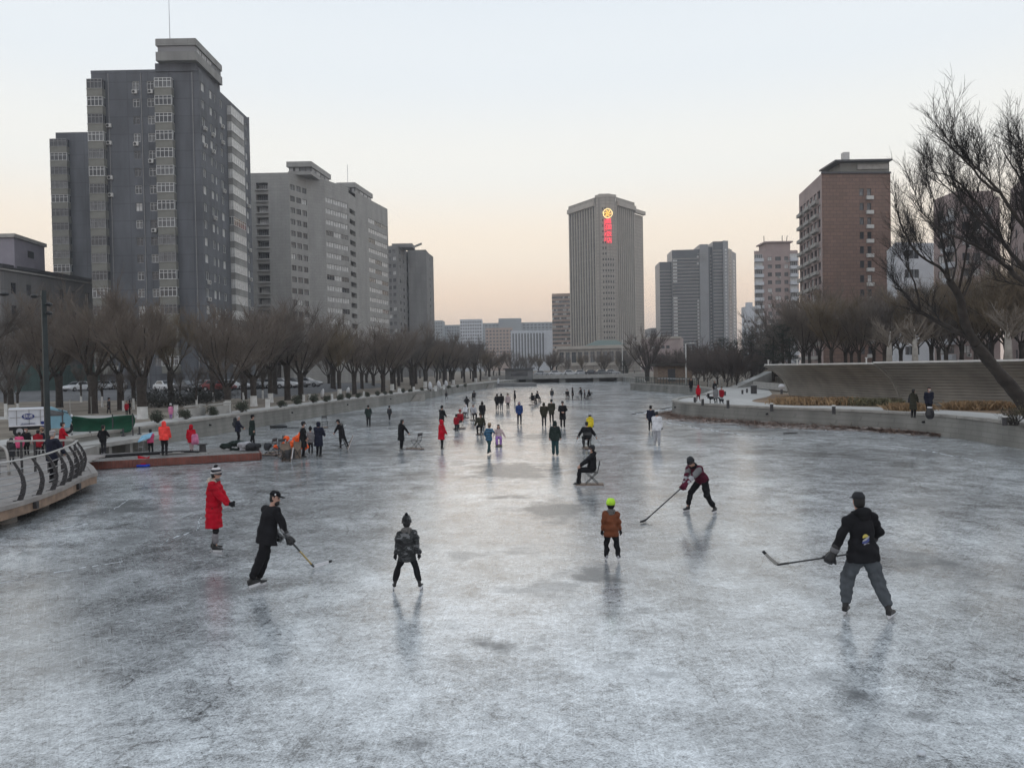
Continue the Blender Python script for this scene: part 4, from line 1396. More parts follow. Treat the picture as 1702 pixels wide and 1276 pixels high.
far_box('grey stepped far block left of the banded office tower', 1082, 1099, 545, 640, M['mid_block'], cols=4)
# crane on the far roofs
p = D(679, 414, 340); s = D(701, 405, 340)
c = thing('tower_crane', 'thin yellow grey crane jib over the far left roofs', 'crane', (p.x, p.y, LZ))
m_ = MB(); m_.bar((p.x, p.y, LZ), (p.x, p.y, p.z + 1), .9, .9); m_.build('mast', M['olive'], c, off=c.location)
m_ = MB(); m_.bar((p.x, p.y, p.z), (s.x, s.y, s.z), .8, .8); m_.build('jib', M['olive'], c, off=c.location)
# ================================================================== TREES AND PLANTS
class Tw:
    """fast tube collector for branches"""
    def __init__(self): self.v, self.f = [], []

    def tube(self, pts, r0, r1, n):
        v, f = self.v, self.f
        base = len(v)
        m = len(pts)
        ref = Vector((1, 0, 0))
        for i, p in enumerate(pts):
            d = pts[min(i + 1, m - 1)] - pts[max(i - 1, 0)]
            if d.length < 1e-9: d = Vector((0, 0, 1))
            d.normalize()
            x = ref - d * ref.dot(d)
            if x.length < .1: x = Vector((0, 1, 0)) - d * d.y
            x.normalize(); ref = x
            y = d.cross(x)
            r = r0 + (r1 - r0) * i / (m - 1)
            for k in range(n):
                a = 2 * math.pi * k / n
                q = p + (x * math.cos(a) + y * math.sin(a)) * r
                v.append((q.x, q.y, q.z))
        for i in range(m - 1):
            for k in range(n):
                a, b = base + i * n + k, base + i * n + (k + 1) % n
                f.append((a, b, b + n, a + n))
        f.append(tuple(base + (m - 1) * n + k for k in range(n)))

    def mesh(self, name, m):
        me = bpy.data.meshes.new(name)
        me.from_pydata(self.v, [], self.f)
        me.materials.append(m)
        me.polygons.foreach_set('use_smooth', [True] * len(self.f))
        return me


def rv(s=1.0): return Vector((random.gauss(0, s), random.gauss(0, s), random.gauss(0, s)))


def walk(p, d, L, n, wander, lift):
    pts = [p.copy()]
    d = d.normalized()
    for i in range(n):
        d = (d + rv(wander) + Vector((0, 0, lift))).normalized()
        p = p + d * (L / n)
        pts.append(p.copy())
    return pts, d


def at_frac(pts, t):
    t = t * (len(pts) - 1); i = min(int(t), len(pts) - 2)
    return pts[i].lerp(pts[i + 1], t - i), (pts[i + 1] - pts[i]).normalized()


def willow_meshes(seed, trunk_h, trunk_r, spread, H, m_twig, n_limb=6, dens=1.0, paint=True, twig_r=.017, lean=(0, 0)):
    random.seed(seed)
    tr, cr_ = Tw(), Tw()
    top = Vector((lean[0], lean[1], trunk_h))
    pts = [Vector((0, 0, -.15)), Vector((lean[0] * .1, lean[1] * .1, trunk_h * .33)), Vector((lean[0] * .5 + random.gauss(0, .06), lean[1] * .5, trunk_h * .66)), top]
    # trunk: flared foot, knuckle head
    mb = MB()
    mb.tube([pts[0], pts[0] + Vector((0, 0, .3)), pts[1], pts[2], pts[3], pts[3] + Vector((0, 0, .35))],
            [trunk_r * 1.22, trunk_r * 1.06, trunk_r, trunk_r * .95, trunk_r * 1.2, trunk_r * .7], 10)
    for i in range(n_limb):
        a = 2 * math.pi * (i + random.uniform(-.3, .3)) / n_limb
        tilt = random.uniform(.3, 1.15)
        d = Vector((math.cos(a) * tilt, math.sin(a) * tilt, 1))
        L = (H - trunk_h) * random.uniform(.5, .72)
        p0 = top + Vector((math.cos(a), math.sin(a), 0)) * trunk_r * .55 + Vector((0, 0, random.uniform(-.2, .25)))
        lp, ld = walk(p0, d, L, 6, .10, .07)
        r0 = trunk_r * random.uniform(.26, .4)
        mb.tube(lp, [r0 * (1 - .72 * k / 6) for k in range(7)], 6)
        # boughs
        for j in range(int(8 * dens)):
            t = random.uniform(.15, 1)
            q, qd = at_frac(lp, t)
            aa = random.uniform(0, 6.28)
            bd = (qd + Vector((math.cos(aa), math.sin(aa), .28)) * random.uniform(.5, 1.35))
            bp, bd2 = walk(q, bd, (H - trunk_h) * random.uniform(.24, .42) * spread, 5, .13, .05)
            cr_.tube(bp, r0 * .26, .014, 4)
            for k in range(int(34 * dens)):
                t2 = random.uniform(.1, 1)
                w, wd = at_frac(bp, t2)
                ab = random.uniform(0, 6.28)
                td = wd * .5 + Vector((math.cos(ab), math.sin(ab), .45)) * random.uniform(.3, .8) + Vector((0, 0, .35))
                Lt = random.uniform(.7, 1.9) * (H / 11)
                tp, _ = walk(w, td, Lt, 4, .16, random.choice((.06, .0, -.14)))
                cr_.tube(tp, twig_r, twig_r * .35, 3)
        for k in range(int(26 * dens)):      # shoots straight off the limb
            q, qd = at_frac(lp, random.uniform(.1, 1))
            aa = random.uniform(0, 6.28)
            tp, _ = walk(q, qd * .4 + Vector((math.cos(aa) * .5, math.sin(aa) * .5, .9)), random.uniform(.9, 2.2) * H / 11, 4, .12, .05)
            cr_.tube(tp, twig_r * 1.1, twig_r * .35, 3)
    tm = mb.mesh('trunk', M['bark'], smooth=True)
    cm = cr_.mesh('crown', m_twig)
    pm = None
    if paint:
        b2 = MB(); z1 = .95
        b2.tube([(0, 0, -.1), (0, 0, .3), (lean[0] * .1, lean[1] * .1, z1)], [trunk_r * 1.25, trunk_r * 1.09, trunk_r * 1.045], 10, cap=False)
        pm = b2.mesh('whitewashed_base', M['white_paint'], smooth=True)
    return tm, cm, pm


def bush_mesh(seed, r, h, m, n=900, leaf=.07, name='foliage', twiggy=False):
    random.seed(seed)
    b = MB()
    lumps = [(rv(.28 * r) + Vector((0, 0, h * .5)), random.uniform(.45, .75)) for _ in range(9)]
    for i in range(n):
        c, k = random.choice(lumps)
        d = rv(1).normalized()
        rr = k * (random.random() ** .3)
        p = c + Vector((d.x * r * rr, d.y * r * rr, d.z * h * .5 * rr))
        if p.z < .06: p.z = random.uniform(.06, .3)
        u = rv(1).normalized(); w = u.cross(d)
        if w.length < .05: continue
        w.normalize()
        s = leaf * random.uniform(.5, 1.2)
        if twiggy: b.add([p - w * .01, p + w * .01, p + (d + Vector((0, 0, .8))).normalized() * s * 3], [(0, 1, 2)])
        else: b.add([p - u * s, p + w * s * .6, p + u * s, p - w * s * .6], [(0, 1, 2, 3)])
    return b.mesh(name, m)


def stems_mesh(seed, r, h, m):
    random.seed(seed)
    t = Tw()
    for i in range(16):
        a = random.uniform(0, 6.28)
        pts, d = walk(Vector((random.gauss(0, .05), random.gauss(0, .05), -.05)), Vector((math.cos(a) * .6, math.sin(a) * .6, 1)), h * random.uniform(.5, .85), 4, .15, 0)
        t.tube(pts, .02, .007, 4)
    return t.mesh('stem', m)


# ---------------- rows of pollard willows on the left bank
VAR = []
for i, (th, rr, sp_, H, mt, nl, dens) in enumerate(((3.1, .36, .95, 11.0, 'twig', 7, .95), (2.7, .30, 1.05, 11.6, 'twig', 5, 1.1), (3.4, .26, .9, 10.4, 'twig_grey', 6, 1.0), (2.3, .31, 1.1, 11.3, 'twig', 8, .85), (2.9, .25, 1.0, 9.9, 'twig_gold', 5, 1.1), (3.6, .33, .8, 11.8, 'twig_grey', 5, 1.1), (2.5, .27, 1.15, 10.6, 'twig', 6, 1.0))):
    VAR.append(willow_meshes(100 + i, th, rr, sp_, H, M[mt], nl, dens))


def plant_tree(v, x, y, s, rz, label, group, paint=True, z=LZ, name='willow_tree', sz=None):
    t = thing(name, label, 'tree', (x, y, z), rz, group)
    t.scale = (s, s, sz or s)
    tm, cm, pm = v
    put('trunk', tm, t); put('crown', cm, t)
    if paint and pm: put('whitewashed_base', pm, t)
    return t


random.seed(21)
GL = 'pollard willows along the left bank'
spots = []
for (px, py) in ((237, 696), (378, 684), (422, 675), (450, 669), (478, 665)):
    p = G(px, py, LZ); spots.append((p.x, p.y, True))
near_spots = []
for (px, py) in ((155, 687), (75, 683), (18, 672)):
    p = G(px, py, LZ); near_spots.append((p.x, p.y))
off_line = offset_line(LBs, 6.0)
y_last = 82
for p in off_line:
    if p.y > y_last and p.y < 190:
        spots.append((p.x + random.uniform(-1.2, 1.2), p.y, True)); y_last = p.y + random.uniform(5.0, 7.0)
k = 0
for (x, y, pt) in spots:
    plant_tree(VAR[(k * 3) % 7] if k else VAR[0], x, y, random.uniform(.80, 1.0), random.uniform(0, 6.28), 'bare pollard willow with a whitewashed foot in the row along the left quay' if k < 4 or k % 3 == 0 else 'bare pollard willow with a plain dark trunk in the row along the left quay', GL, paint=k < 4 or k % 3 == 0); k += 1
labs = ('bare willow with a thick black trunk right behind the green netting', 'stout leaning willow trunk behind the lamp post at the left', 'dark low forked willow nearest the left edge of the photo')
for (x, y), l, v in zip(near_spots, labs, (0, 1, 3)):
    plant_tree(VAR[v], x, y, random.uniform(.9, 1.0), random.uniform(0, 6.28), l, None, paint=False)
# second and third rows towards the car park
random.seed(5)
for off_, y0, y1, st in ((14, 64, 188, 8.5), (25, 60, 190, 10)):
    y_last = y0
    for p in offset_line(LBs, off_):
        if p.y >= y_last and p.y < y1:
            plant_tree(VAR[random.randrange(7)], p.x + random.uniform(-2, 2), p.y + random.uniform(-1, 1), random.uniform(.85, 1.08), random.uniform(0, 6.28),
                       'bare willow in the rows behind the quay on the left bank', 'willows standing behind the left bank row', paint=False)
            y_last = p.y + st * random.uniform(.8, 1.2)

# small plum trees with a round twig head near the soil strip
SM = []
for i in range(2):
    SM.append(willow_meshes(200 + i, 1.5, .09, .9, 4.2, M['twig_grey'], 5, .5, paint=True, twig_r=.012))
for i, (px, py) in enumerate(((205, 683), (222, 680), (170, 676), (135, 668), (10, 695), (30, 690), (405, 668), (437, 663), (327, 676), (300, 668), (355, 668))):
    p = G(px, py, LZ)
    plant_tree(SM[i % 2], p.x, p.y, random.uniform(.9, 1.15), random.uniform(0, 6), 'small bare plum sapling with a thin pale stem on the left bank', 'plum saplings on the left bank', name='plum_tree')

# ---------------- far bank trees beyond the bridge, all bare
random.seed(9)
for i in range(26):
    x = -32 + i * 2.9 + random.uniform(-1, 1); y = random.uniform(214, 290)
    plant_tree(VAR[i % 5], x, y, random.uniform(.62, .85), random.uniform(0, 6.28), 'bare tree in the thicket beyond the bridge', 'bare trees beyond the bridge', paint=False, name='bare_tree')
p = G(1076, 643, LZ)
BIG = willow_meshes(300, 2.0, .42, 1.5, 9.5, M['twig_thicket'], 8, .75, twig_r=.028)
plant_tree(BIG, D(1076, 640, 146).x, 146, 1.02, 1.0, 'big wide spreading bare tree behind the railed pier', None, paint=False, name='spreading_tree')

# ---------------- the terrace behind the slatted wall, with its trees
random.seed(31)
TZ = 3.55
hill = [(28.2, 71.5, LZ), (27.6, 62, TZ), (29.4, 54, TZ), (31.5, 47.5, TZ), (35.5, 42, TZ), (38, 30, TZ), (300, 30, TZ), (300, 190, TZ), (60, 190, TZ), (38, 110, TZ), (30.5, 80, 2.0)]
bm = bmesh.new()
top = [bm.verts.new((x, y, max(z, 1.2))) for x, y, z in hill]
f = bm.faces.new(top)
bmesh.ops.triangulate(bm, faces=[f])
bot = [bm.verts.new((x - (1.0 if i < 6 else 3.0) * 0, y, LZ - .05)) for i, (x, y, z) in enumerate(hill)]
for i in range(len(hill)):
    j = (i + 1) % len(hill)
    bm.faces.new([top[i], top[j], bot[j], bot[i]])
bmesh.ops.recalc_face_normals(bm, faces=bm.faces)
me = bpy.data.meshes.new('terrace'); bm.to_mesh(me); bm.free(); me.materials.append(M['soil'])
tag(put('terrace', me), kind='structure')

GR = 'bare brown trees on the right hand terrace'
RV = [willow_meshes(400 + i, th, .2, sp_, H, M[mt], nl, dens, paint=False, twig_r=.018) for i, (th, sp_, H, mt, nl, dens) in
      enumerate(((1.6, 1.25, 9.2, 'twig', 7, 1.0), (1.8, 1.3, 8.6, 'twig_gold', 7, 1.0), (1.5, 1.2, 9.0, 'twig_grey', 7, .95)))]
for (px, Y, v, s, z) in ((1262, 118, 2, 1.0, 1.6), (1290, 104, 0, 1.0, 2.4), (1312, 92, 2, .95, TZ), (1335, 86, 0, 1.0, TZ), (1362, 96, 0, 1.08, TZ), (1382, 80, 1, .93, TZ), (1405, 92, 0, 1.0, TZ), (1428, 78, 0, .86, TZ),
                         (1452, 88, 1, .95, TZ), (1470, 76, 2, .9, TZ), (1497, 84, 0, 1.0, TZ), (1522, 74, 1, .92, TZ), (1548, 82, 1, 1.03, TZ), (1572, 72, 2, .95, TZ), (1598, 80, 1, 1.1, TZ), (1622, 70, 1, 1.0, TZ),
                         (1648, 76, 1, 1.12, TZ), (1672, 68, 1, 1.05, TZ), (1698, 74, 0, 1.15, TZ), (1722, 66, 1, 1.1, TZ), (1345, 112, 2, 1.1, TZ), (1415, 110, 2, 1.1, TZ), (1480, 104, 0, 1.12, TZ), (1560, 98, 0, 1.15, TZ), (1640, 92, 0, 1.2, TZ)):
    q = X2(px, 560, Y)
    plant_tree(RV[v], q.x, Y, s, random.uniform(0, 6.28), 'bare brown bushy tree on the terrace behind the slatted wall', GR, z=z, name='bare_tree')
# dense dark thicket between the pier and the terrace
TH = [willow_meshes(450 + i, .8, .1, 1.5, H, M['twig_thicket'], 8, .9, paint=False, twig_r=.02) for i, H in enumerate((5.8, 5.2))]
for i, (px, Y, s) in enumerate(((1110, 150, 1.0), (1128, 140, 1.05), (1146, 132, 1.05), (1160, 112, .95), (1176, 104, .95), (1192, 112, 1.1), (1208, 100, .9), (1224, 98, .95), (1240, 108, .85), (1216, 122, 1.25), (1170, 135, 1.3), (1140, 160, 1.3), (1256, 116, 1.1), (1090, 175, 1.3))):
    q = X2(px, 600, Y)
    plant_tree(TH[i % 2], q.x, Y, s, random.uniform(0, 6.28), 'low dark bare tree in the thicket beside the promenade', 'dark bare trees beside the promenade', z=LZ, name='bare_tree')

# pale barked trees behind the wall
PB = []
for i in range(2):
    random.seed(500 + i)
    mb = MB(); mb.tube([(0, 0, -.2), (0, 0, 1.4), (.03, .02, 1.9), (.06, 0, 2.4), (.1, 0, 2.9)], [.24, .2, .15, .07, .02], 9)
    t = Tw()
    for j in range(26):
        z = random.uniform(1.4, 2.7); a = random.uniform(0, 6.28)
        pts, d = walk(Vector((.05, 0, z)), Vector((math.cos(a), math.sin(a), random.uniform(.3, 1.1))), random.uniform(1.0, 2.4), 5, .12, .05)
        t.tube(pts, .035, .012, 4)
        for k_ in range(9):
            q, qd = at_frac(pts, random.uniform(.2, 1)); aa = random.uniform(0, 6.28)
            tp, _ = walk(q, qd + Vector((math.cos(aa), math.sin(aa), .5)) * .7, random.uniform(.4, 1.0), 3, .15, .03)
            t.tube(tp, .014, .006, 3)
    PB.append((mb.mesh('trunk', M['pale_bark'], smooth=True), t.mesh('crown', mk('pale_twig', (0.2, 0.17, 0.14), .9, .2)), None))
for i, (px, Y) in enumerate(((1478, 61), (1521, 58), (1676, 52))):
    q = X2(px, 580, Y)
    plant_tree(PB[i % 2], q.x, Y, 1.0 if i < 2 else 1.1, i * 1.3, ('pale trunked tree left of its twin above the slatted wall', 'tall pale trunked tree above the joint of the slatted wall', 'pale trunked tree at the right end of the terrace')[i], None, z=TZ, name='plane_tree')


# ---------------- pines
def pine_meshes(seed, H, R_):
    random.seed(seed)
    t = MB(); t.tube([(0, 0, -.2), (.1, 0, H * .5), (.05, .1, H * .92)], [.2, .15, .04], 8)
    b = MB()
    for i in range(95):
        z = H * random.uniform(.22, 1.0)
        rr = R_ * (1.15 - z / H) ** .6 * random.uniform(.3, 1.0)
        a = random.uniform(0, 6.28)
        c = Vector((math.cos(a) * rr, math.sin(a) * rr, z))
        s = random.uniform(.35, .75)
        if i % 2 == 0: t.tube([(0, 0, z - .3), tuple(c)], [.04, .015], 4)
        for j in range(70):
            d = rv(1).normalized()
            p = c + Vector((d.x * s, d.y * s, d.z * s * .42)) * random.random() ** .4
            d = (d + Vector((0, 0, .5))).normalized() * random.uniform(.12, .26)
            w = Vector((-d.y, d.x, 0)).normalized() * .02
            b.add([p - w, p + w, p + d], [(0, 1, 2)])
    return t.mesh('trunk', M['bark'], smooth=True), b.mesh('crown', M['needle'])


PN = [pine_meshes(600, 6.8, 2.6), pine_meshes(601, 5.6, 2.4)]
for i, (px, Y, z, s, l) in enumerate(((1203, 128, 1.1, 1.05, 'dark pine left of its neighbours at the thicket'), (1226, 118, 1.1, 1.15, 'tall dark pine in the middle of the thicket'), (1250, 112, 1.4, 1.12, 'dark pine nearest the brown trees of the terrace'),
                                     (1302, 84, 3.0, .9, 'dark pine against the brown trees over the slatted wall'), (1285, 96, 2.0, 1.0, 'spreading dark pine left of the slatted wall'), (1036, 205, 1.1, .75, 'small green conifer by the far end of the bridge'))):
    q = X2(px, 600, Y)
    plant_tree(PN[i % 2], q.x, Y, s, i * 1.1, l, None, z=z, name='pine_tree') if False else None
    t = thing('pine_tree', l, 'tree', (q.x, Y, z), i * 1.1); t.scale = (s, s, s)
    put('trunk', PN[i % 2][0], t); put('crown', PN[i % 2][1], t)


# ---------------- big dark willows in front on the right
def hero_willow(name, label, base, limbs, seed, twr=.0075):
    """limbs: list of (pts[(px,py,Y)], r0, r1, density)"""
    random.seed(seed)
    t = thing(name, label, 'tree', base)
    off = Vector(base)
    tr, cw = MB(), Tw()
    for pts, r0, r1, dens in limbs:
        P3 = [(q.copy() if isinstance(q, Vector) else D(*q)) - off for q in pts]
        # smooth the limb
        S = []
        for i in range(len(P3) - 1):
            p0, p1, p2, p3 = P3[max(i - 1, 0)], P3[i], P3[i + 1], P3[min(i + 2, len(P3) - 1)]
            for k_ in range(5):
                u = k_ / 5
                S.append(0.5 * ((2 * p1) + (p2 - p0) * u + (2 * p0 - 5 * p1 + 4 * p2 - p3) * u * u + (3 * p1 - p0 - 3 * p2 + p3) * u ** 3) + rv(.012))
        S.append(P3[-1])
        n = len(S)
        tr.tube(S, [(r0 + (r1 - r0) * (i / (n - 1)) ** .8) * random.uniform(.93, 1.07) for i in range(n)], 9 if r0 > .1 else 6)
        L = sum((b_ - a_).length for a_, b_ in zip(S, S[1:]))
        main = (S[-1] - S[0]).normalized()
        for j in range(int(L * dens)):
            u = random.uniform(.12, 1.0)
            q, qd = at_frac(S, u)
            a_ = random.uniform(0, 6.28)
            side_ = Vector((math.cos(a_), math.sin(a_) * .8, .25))
            bd = qd * 1.0 + side_ * random.uniform(.35, .95) + Vector((0, 0, .25))
            r = max(.018, (r0 + (r1 - r0) * u) * .42)
            bl = random.uniform(1.1, 2.7) * (1 - .45 * u)
            bp, _ = walk(q, bd, bl, 7, .09, random.choice((.07, .03, -.02)))
            cw.tube(bp, min(r, .032), .008, 5)
            for k_ in range(int(bl * 12)):
                w, wd = at_frac(bp, random.uniform(.12, 1))
                a2 = random.uniform(0, 6.28)
                td = wd * .9 + Vector((math.cos(a2), math.sin(a2), .2)) * random.uniform(.3, .7) + Vector((0, 0, .3))
                tl = random.uniform(.5, 1.5)
                tp, _ = walk(w, td, tl, 6, .10, random.choice((.08, .02, -.05)))
                cw.tube(tp, twr * 1.2, twr * .45, 3)
                for m_ in range(int(tl * 7)):
                    x_, xd = at_frac(tp, random.uniform(.2, 1))
                    a3 = random.uniform(0, 6.28)
                    sp_, _ = walk(x_, xd + Vector((math.cos(a3), math.sin(a3), .3)) * .6, random.uniform(.25, .7), 4, .12, .05)
                    cw.tube(sp_, twr * .75, twr * .4, 3)
    put('trunk', tr.mesh('trunk', M['bark'], smooth=True), t)
    put('crown', cw.mesh('crown', M['twig_dark']), t)
    return t


b0 = G(1722, 700, LZ)
YB = b0.y
hero_willow('leaning_willow', 'big dark willow leaning left across the slatted wall at the right edge', (b0.x, b0.y, LZ), [
    ([Vector((b0.x, b0.y, LZ - .2)), D(1700, 668, YB), D(1660, 620, YB), D(1622, 574, YB)], .37, .25, 0),
    ([(1622, 574, YB), (1603, 534, YB - .2), (1596, 497, YB - .4), (1578, 466, YB - .6)], .235, .15, .3),
    ([(1618, 566, YB), (1575, 543, YB + .4), (1530, 518, YB + .9), (1505, 488, YB + 1.3), (1488, 478, YB + 1.6)], .16, .03, 1.5),
    ([(1530, 518, YB + .9), (1520, 470, YB + .7), (1506, 440, YB + .4)], .07, .02, 2.2),
    ([(1578, 466, YB - .6), (1562, 446, YB - .8), (1525, 421, YB - 1.3), (1499, 378, YB - 1.7), (1487, 340, YB - 2)], .085, .015, 1.4),
    ([(1578, 466, YB - .6), (1570, 425, YB - .2), (1560, 365, YB + .6), (1546, 310, YB + 1.2)], .085, .015, 1.2),
    ([(1592, 488, YB - .4), (1602, 443, YB - .9), (1607, 391, YB - 1.4), (1594, 330, YB - 2.1)], .08, .015, 1.2),
    ([(1582, 470, YB - .6), (1590, 430, YB + .5), (1580, 380, YB + 1.5), (1572, 340, YB + 2.2)], .06, .015, 1.1),
    ([(1596, 500, YB - .4), (1612, 470, YB - .2), (1616, 445, YB)], .07, .02, 1.6),
], 71)
b1 = G(1835, 712, LZ)
Y1_ = b1.y
hero_willow('overhanging_willow', 'dark willow whose long branches reach in from beyond the right edge', (b1.x, b1.y, LZ), [
    ([Vector((b1.x, b1.y, LZ - .2)), D(1815, 620, Y1_), D(1790, 540, Y1_)], .5, .36, 0),
    ([(1790, 540, Y1_), (1702, 470, Y1_ - .5), (1652, 426, Y1_ - .9), (1609, 402, Y1_ - 1.2), (1566, 384, Y1_ - 1.6), (1530, 352, Y1_ - 2)], .13, .015, 1.4),
    ([(1790, 540, Y1_), (1705, 450, Y1_ + .6), (1669, 404, Y1_ + 1.0), (1622, 335, Y1_ + 1.6), (1582, 295, Y1_ + 2), (1545, 285, Y1_ + 2.4)], .12, .015, 1.5),
    ([(1790, 540, Y1_), (1758, 430, Y1_), (1702, 375, Y1_ - .5), (1661, 320, Y1_ - 1), (1630, 285, Y1_ - 1.4), (1602, 262, Y1_ - 1.8)], .13, .015, 1.5),
    ([(1758, 430, Y1_), (1718, 340, Y1_ + .6), (1688, 285, Y1_ + 1.0), (1664, 245, Y1_ + 1.3)], .10, .015, 1.5),
    ([(1790, 540, Y1_), (1775, 400, Y1_ - .6), (1738, 310, Y1_ - 1), (1704, 245, Y1_ - 1.4)], .12, .015, 1.5),
    ([(1661, 320, Y1_ - 1), (1640, 306, Y1_ - 1.6), (1606, 270, Y1_ - 2.2), (1570, 235, Y1_ - 2.6)], .07, .015, 1.6),
    ([(1669, 404, Y1_ + 1), (1640, 380, Y1_ + 1.4), (1600, 335, Y1_ + 1.6), (1560, 300, Y1_ + 1.6)], .08, .015, 1.6),
    ([(1775, 400, Y1_ - .6), (1800, 330, Y1_), (1790, 260, Y1_)], .15, .02, 1.2),
], 72)

# ---------------- clipped shrubs along the left quay
SH = [(bush_mesh(700 + i, r, h, M['shrub'], 1300, .065), stems_mesh(710 + i, r * .8, h * .7, M['bark'])) for i, (r, h) in enumerate(((.75, 1.15), (.7, 1.0), (.62, .95)))]
random.seed(44)
bl = [(262, 703, 30), (309, 697, 28), (355, 690, 25), (402, 685, 27), (466, 677, 19), (493, 672, 24), (521, 669.5, 21), (542, 668, 18), (564, 666, 19), (580, 663, 15), (595.5, 661.5, 15), (612, 660, 14), (628, 658, 12), (640, 656.5, 11), (651, 655.5, 11),
      (670, 653, 11), (681, 652, 10), (702, 650, 10), (714, 648.5, 10), (745, 645.5, 9), (760, 644, 8), (773, 643, 8)]
for i, (px, py, w) in enumerate(bl):
    p = G(px, py, LZ)
    s = w * p.y / F_PX / 1.55
    t = thing('round_shrub', 'clipped round evergreen shrub in the row along the left quay', 'shrub', (p.x, p.y, LZ), random.uniform(0, 6), 'clipped shrubs along the left quay')
    t.scale = (s, s, s)
    f_, st = SH[i % 3]; put('foliage', f_, t); put('stem', st, t)
# hedge behind them
HD = bush_mesh(720, 2.6, 1.5, M['hedge'], 3000, .07)
for i, (px, py) in enumerate(((285, 678), (320, 675), (350, 672), (375, 668))):
    p = G(px, py, LZ)
    t = thing('low_hedge', 'dark straggly hedge behind the round shrubs near the car park', 'hedge', (p.x - 2, p.y + 2, LZ), i, 'dark hedges near the car park')
    put('foliage', HD, t); put('stem', SH[0][1], t)
# shrub on the right edge
p = G(1684, 706, LZ)
t = thing('bare_shrub', 'small brown leafed shrub beside the willow trunk at the right edge', 'shrub', (p.x, p.y, LZ))
s_ = Tw(); random.seed(3)
for i in range(60):
    a = random.uniform(0, 6.28)
    pts, d = walk(Vector((random.gauss(0, .12), random.gauss(0, .12), -.02)), Vector((math.cos(a) * .7, math.sin(a) * .7, 1)), random.uniform(.5, 1.15), 4, .15, .0)
    s_.tube(pts, .012, .005, 3)
put('stem', s_.mesh('stem', M['bark']), t)
put('foliage', bush_mesh(731, .6, 1.0, mk('brown_leaf', (0.10, 0.085, 0.05), .85, .35, 2), 420, .05), t)

# dry ornamental grass in clumped strips
def grass_strip(pts, w, h, n, label, m='drygrass'):
    b = MB()
    ln = smooth_line(pts, .3)
    for i in range(n):
        p = random.choice(ln)
        c = p + Vector((random.gauss(0, w * .5), random.gauss(0, w * .5)))
        a = random.uniform(0, 6.28)
        L = h * random.uniform(.5, 1.15)
        q = Vector((math.cos(a), math.sin(a), 0)) * .018
        d = Vector((random.gauss(0, .38), random.gauss(0, .38), 1)).normalized() * L
        o = Vector((c.x, c.y, LZ))
        b.add([o - q, o + q, o + d * .6 + q * .7, o + d + Vector((random.gauss(0, .1), random.gauss(0, .1), -.05))], [(0, 1, 2), (0, 2, 3)])
    tag(b.build('dry_grass', M[m]), label, 'grass', kind='stuff')


def gl(px, py): q = G(px, py, LZ); return (q.x, q.y)


random.seed(61)
M['greygrass'] = mk('grey_green_grass', (0.16, 0.15, 0.09), .9, .3, 1.5)
grass_strip([gl(1302, 672), gl(1340, 673), gl(1380, 673), gl(1415, 673)], .9, .62, 3800, 'band of tall dry tan grass at the left foot of the slatted wall')
grass_strip([gl(1415, 673.5), gl(1450, 674), gl(1482, 674)], .7, .58, 2600, 'greyish green band of grass under the joint of the slatted wall', 'greygrass')
grass_strip([gl(1490, 682), gl(1505, 683), gl(1535, 683)], .5, .55, 1500, 'reddish tuft of dry grass behind the two standing people')
grass_strip([gl(1586, 681), gl(1625, 681), gl(1668, 681)], .6, .6, 2600, 'low dry grass near the right edge under the wall')
# ================================================================== STRUCTURES AND STREET FURNITURE
random.seed(12)


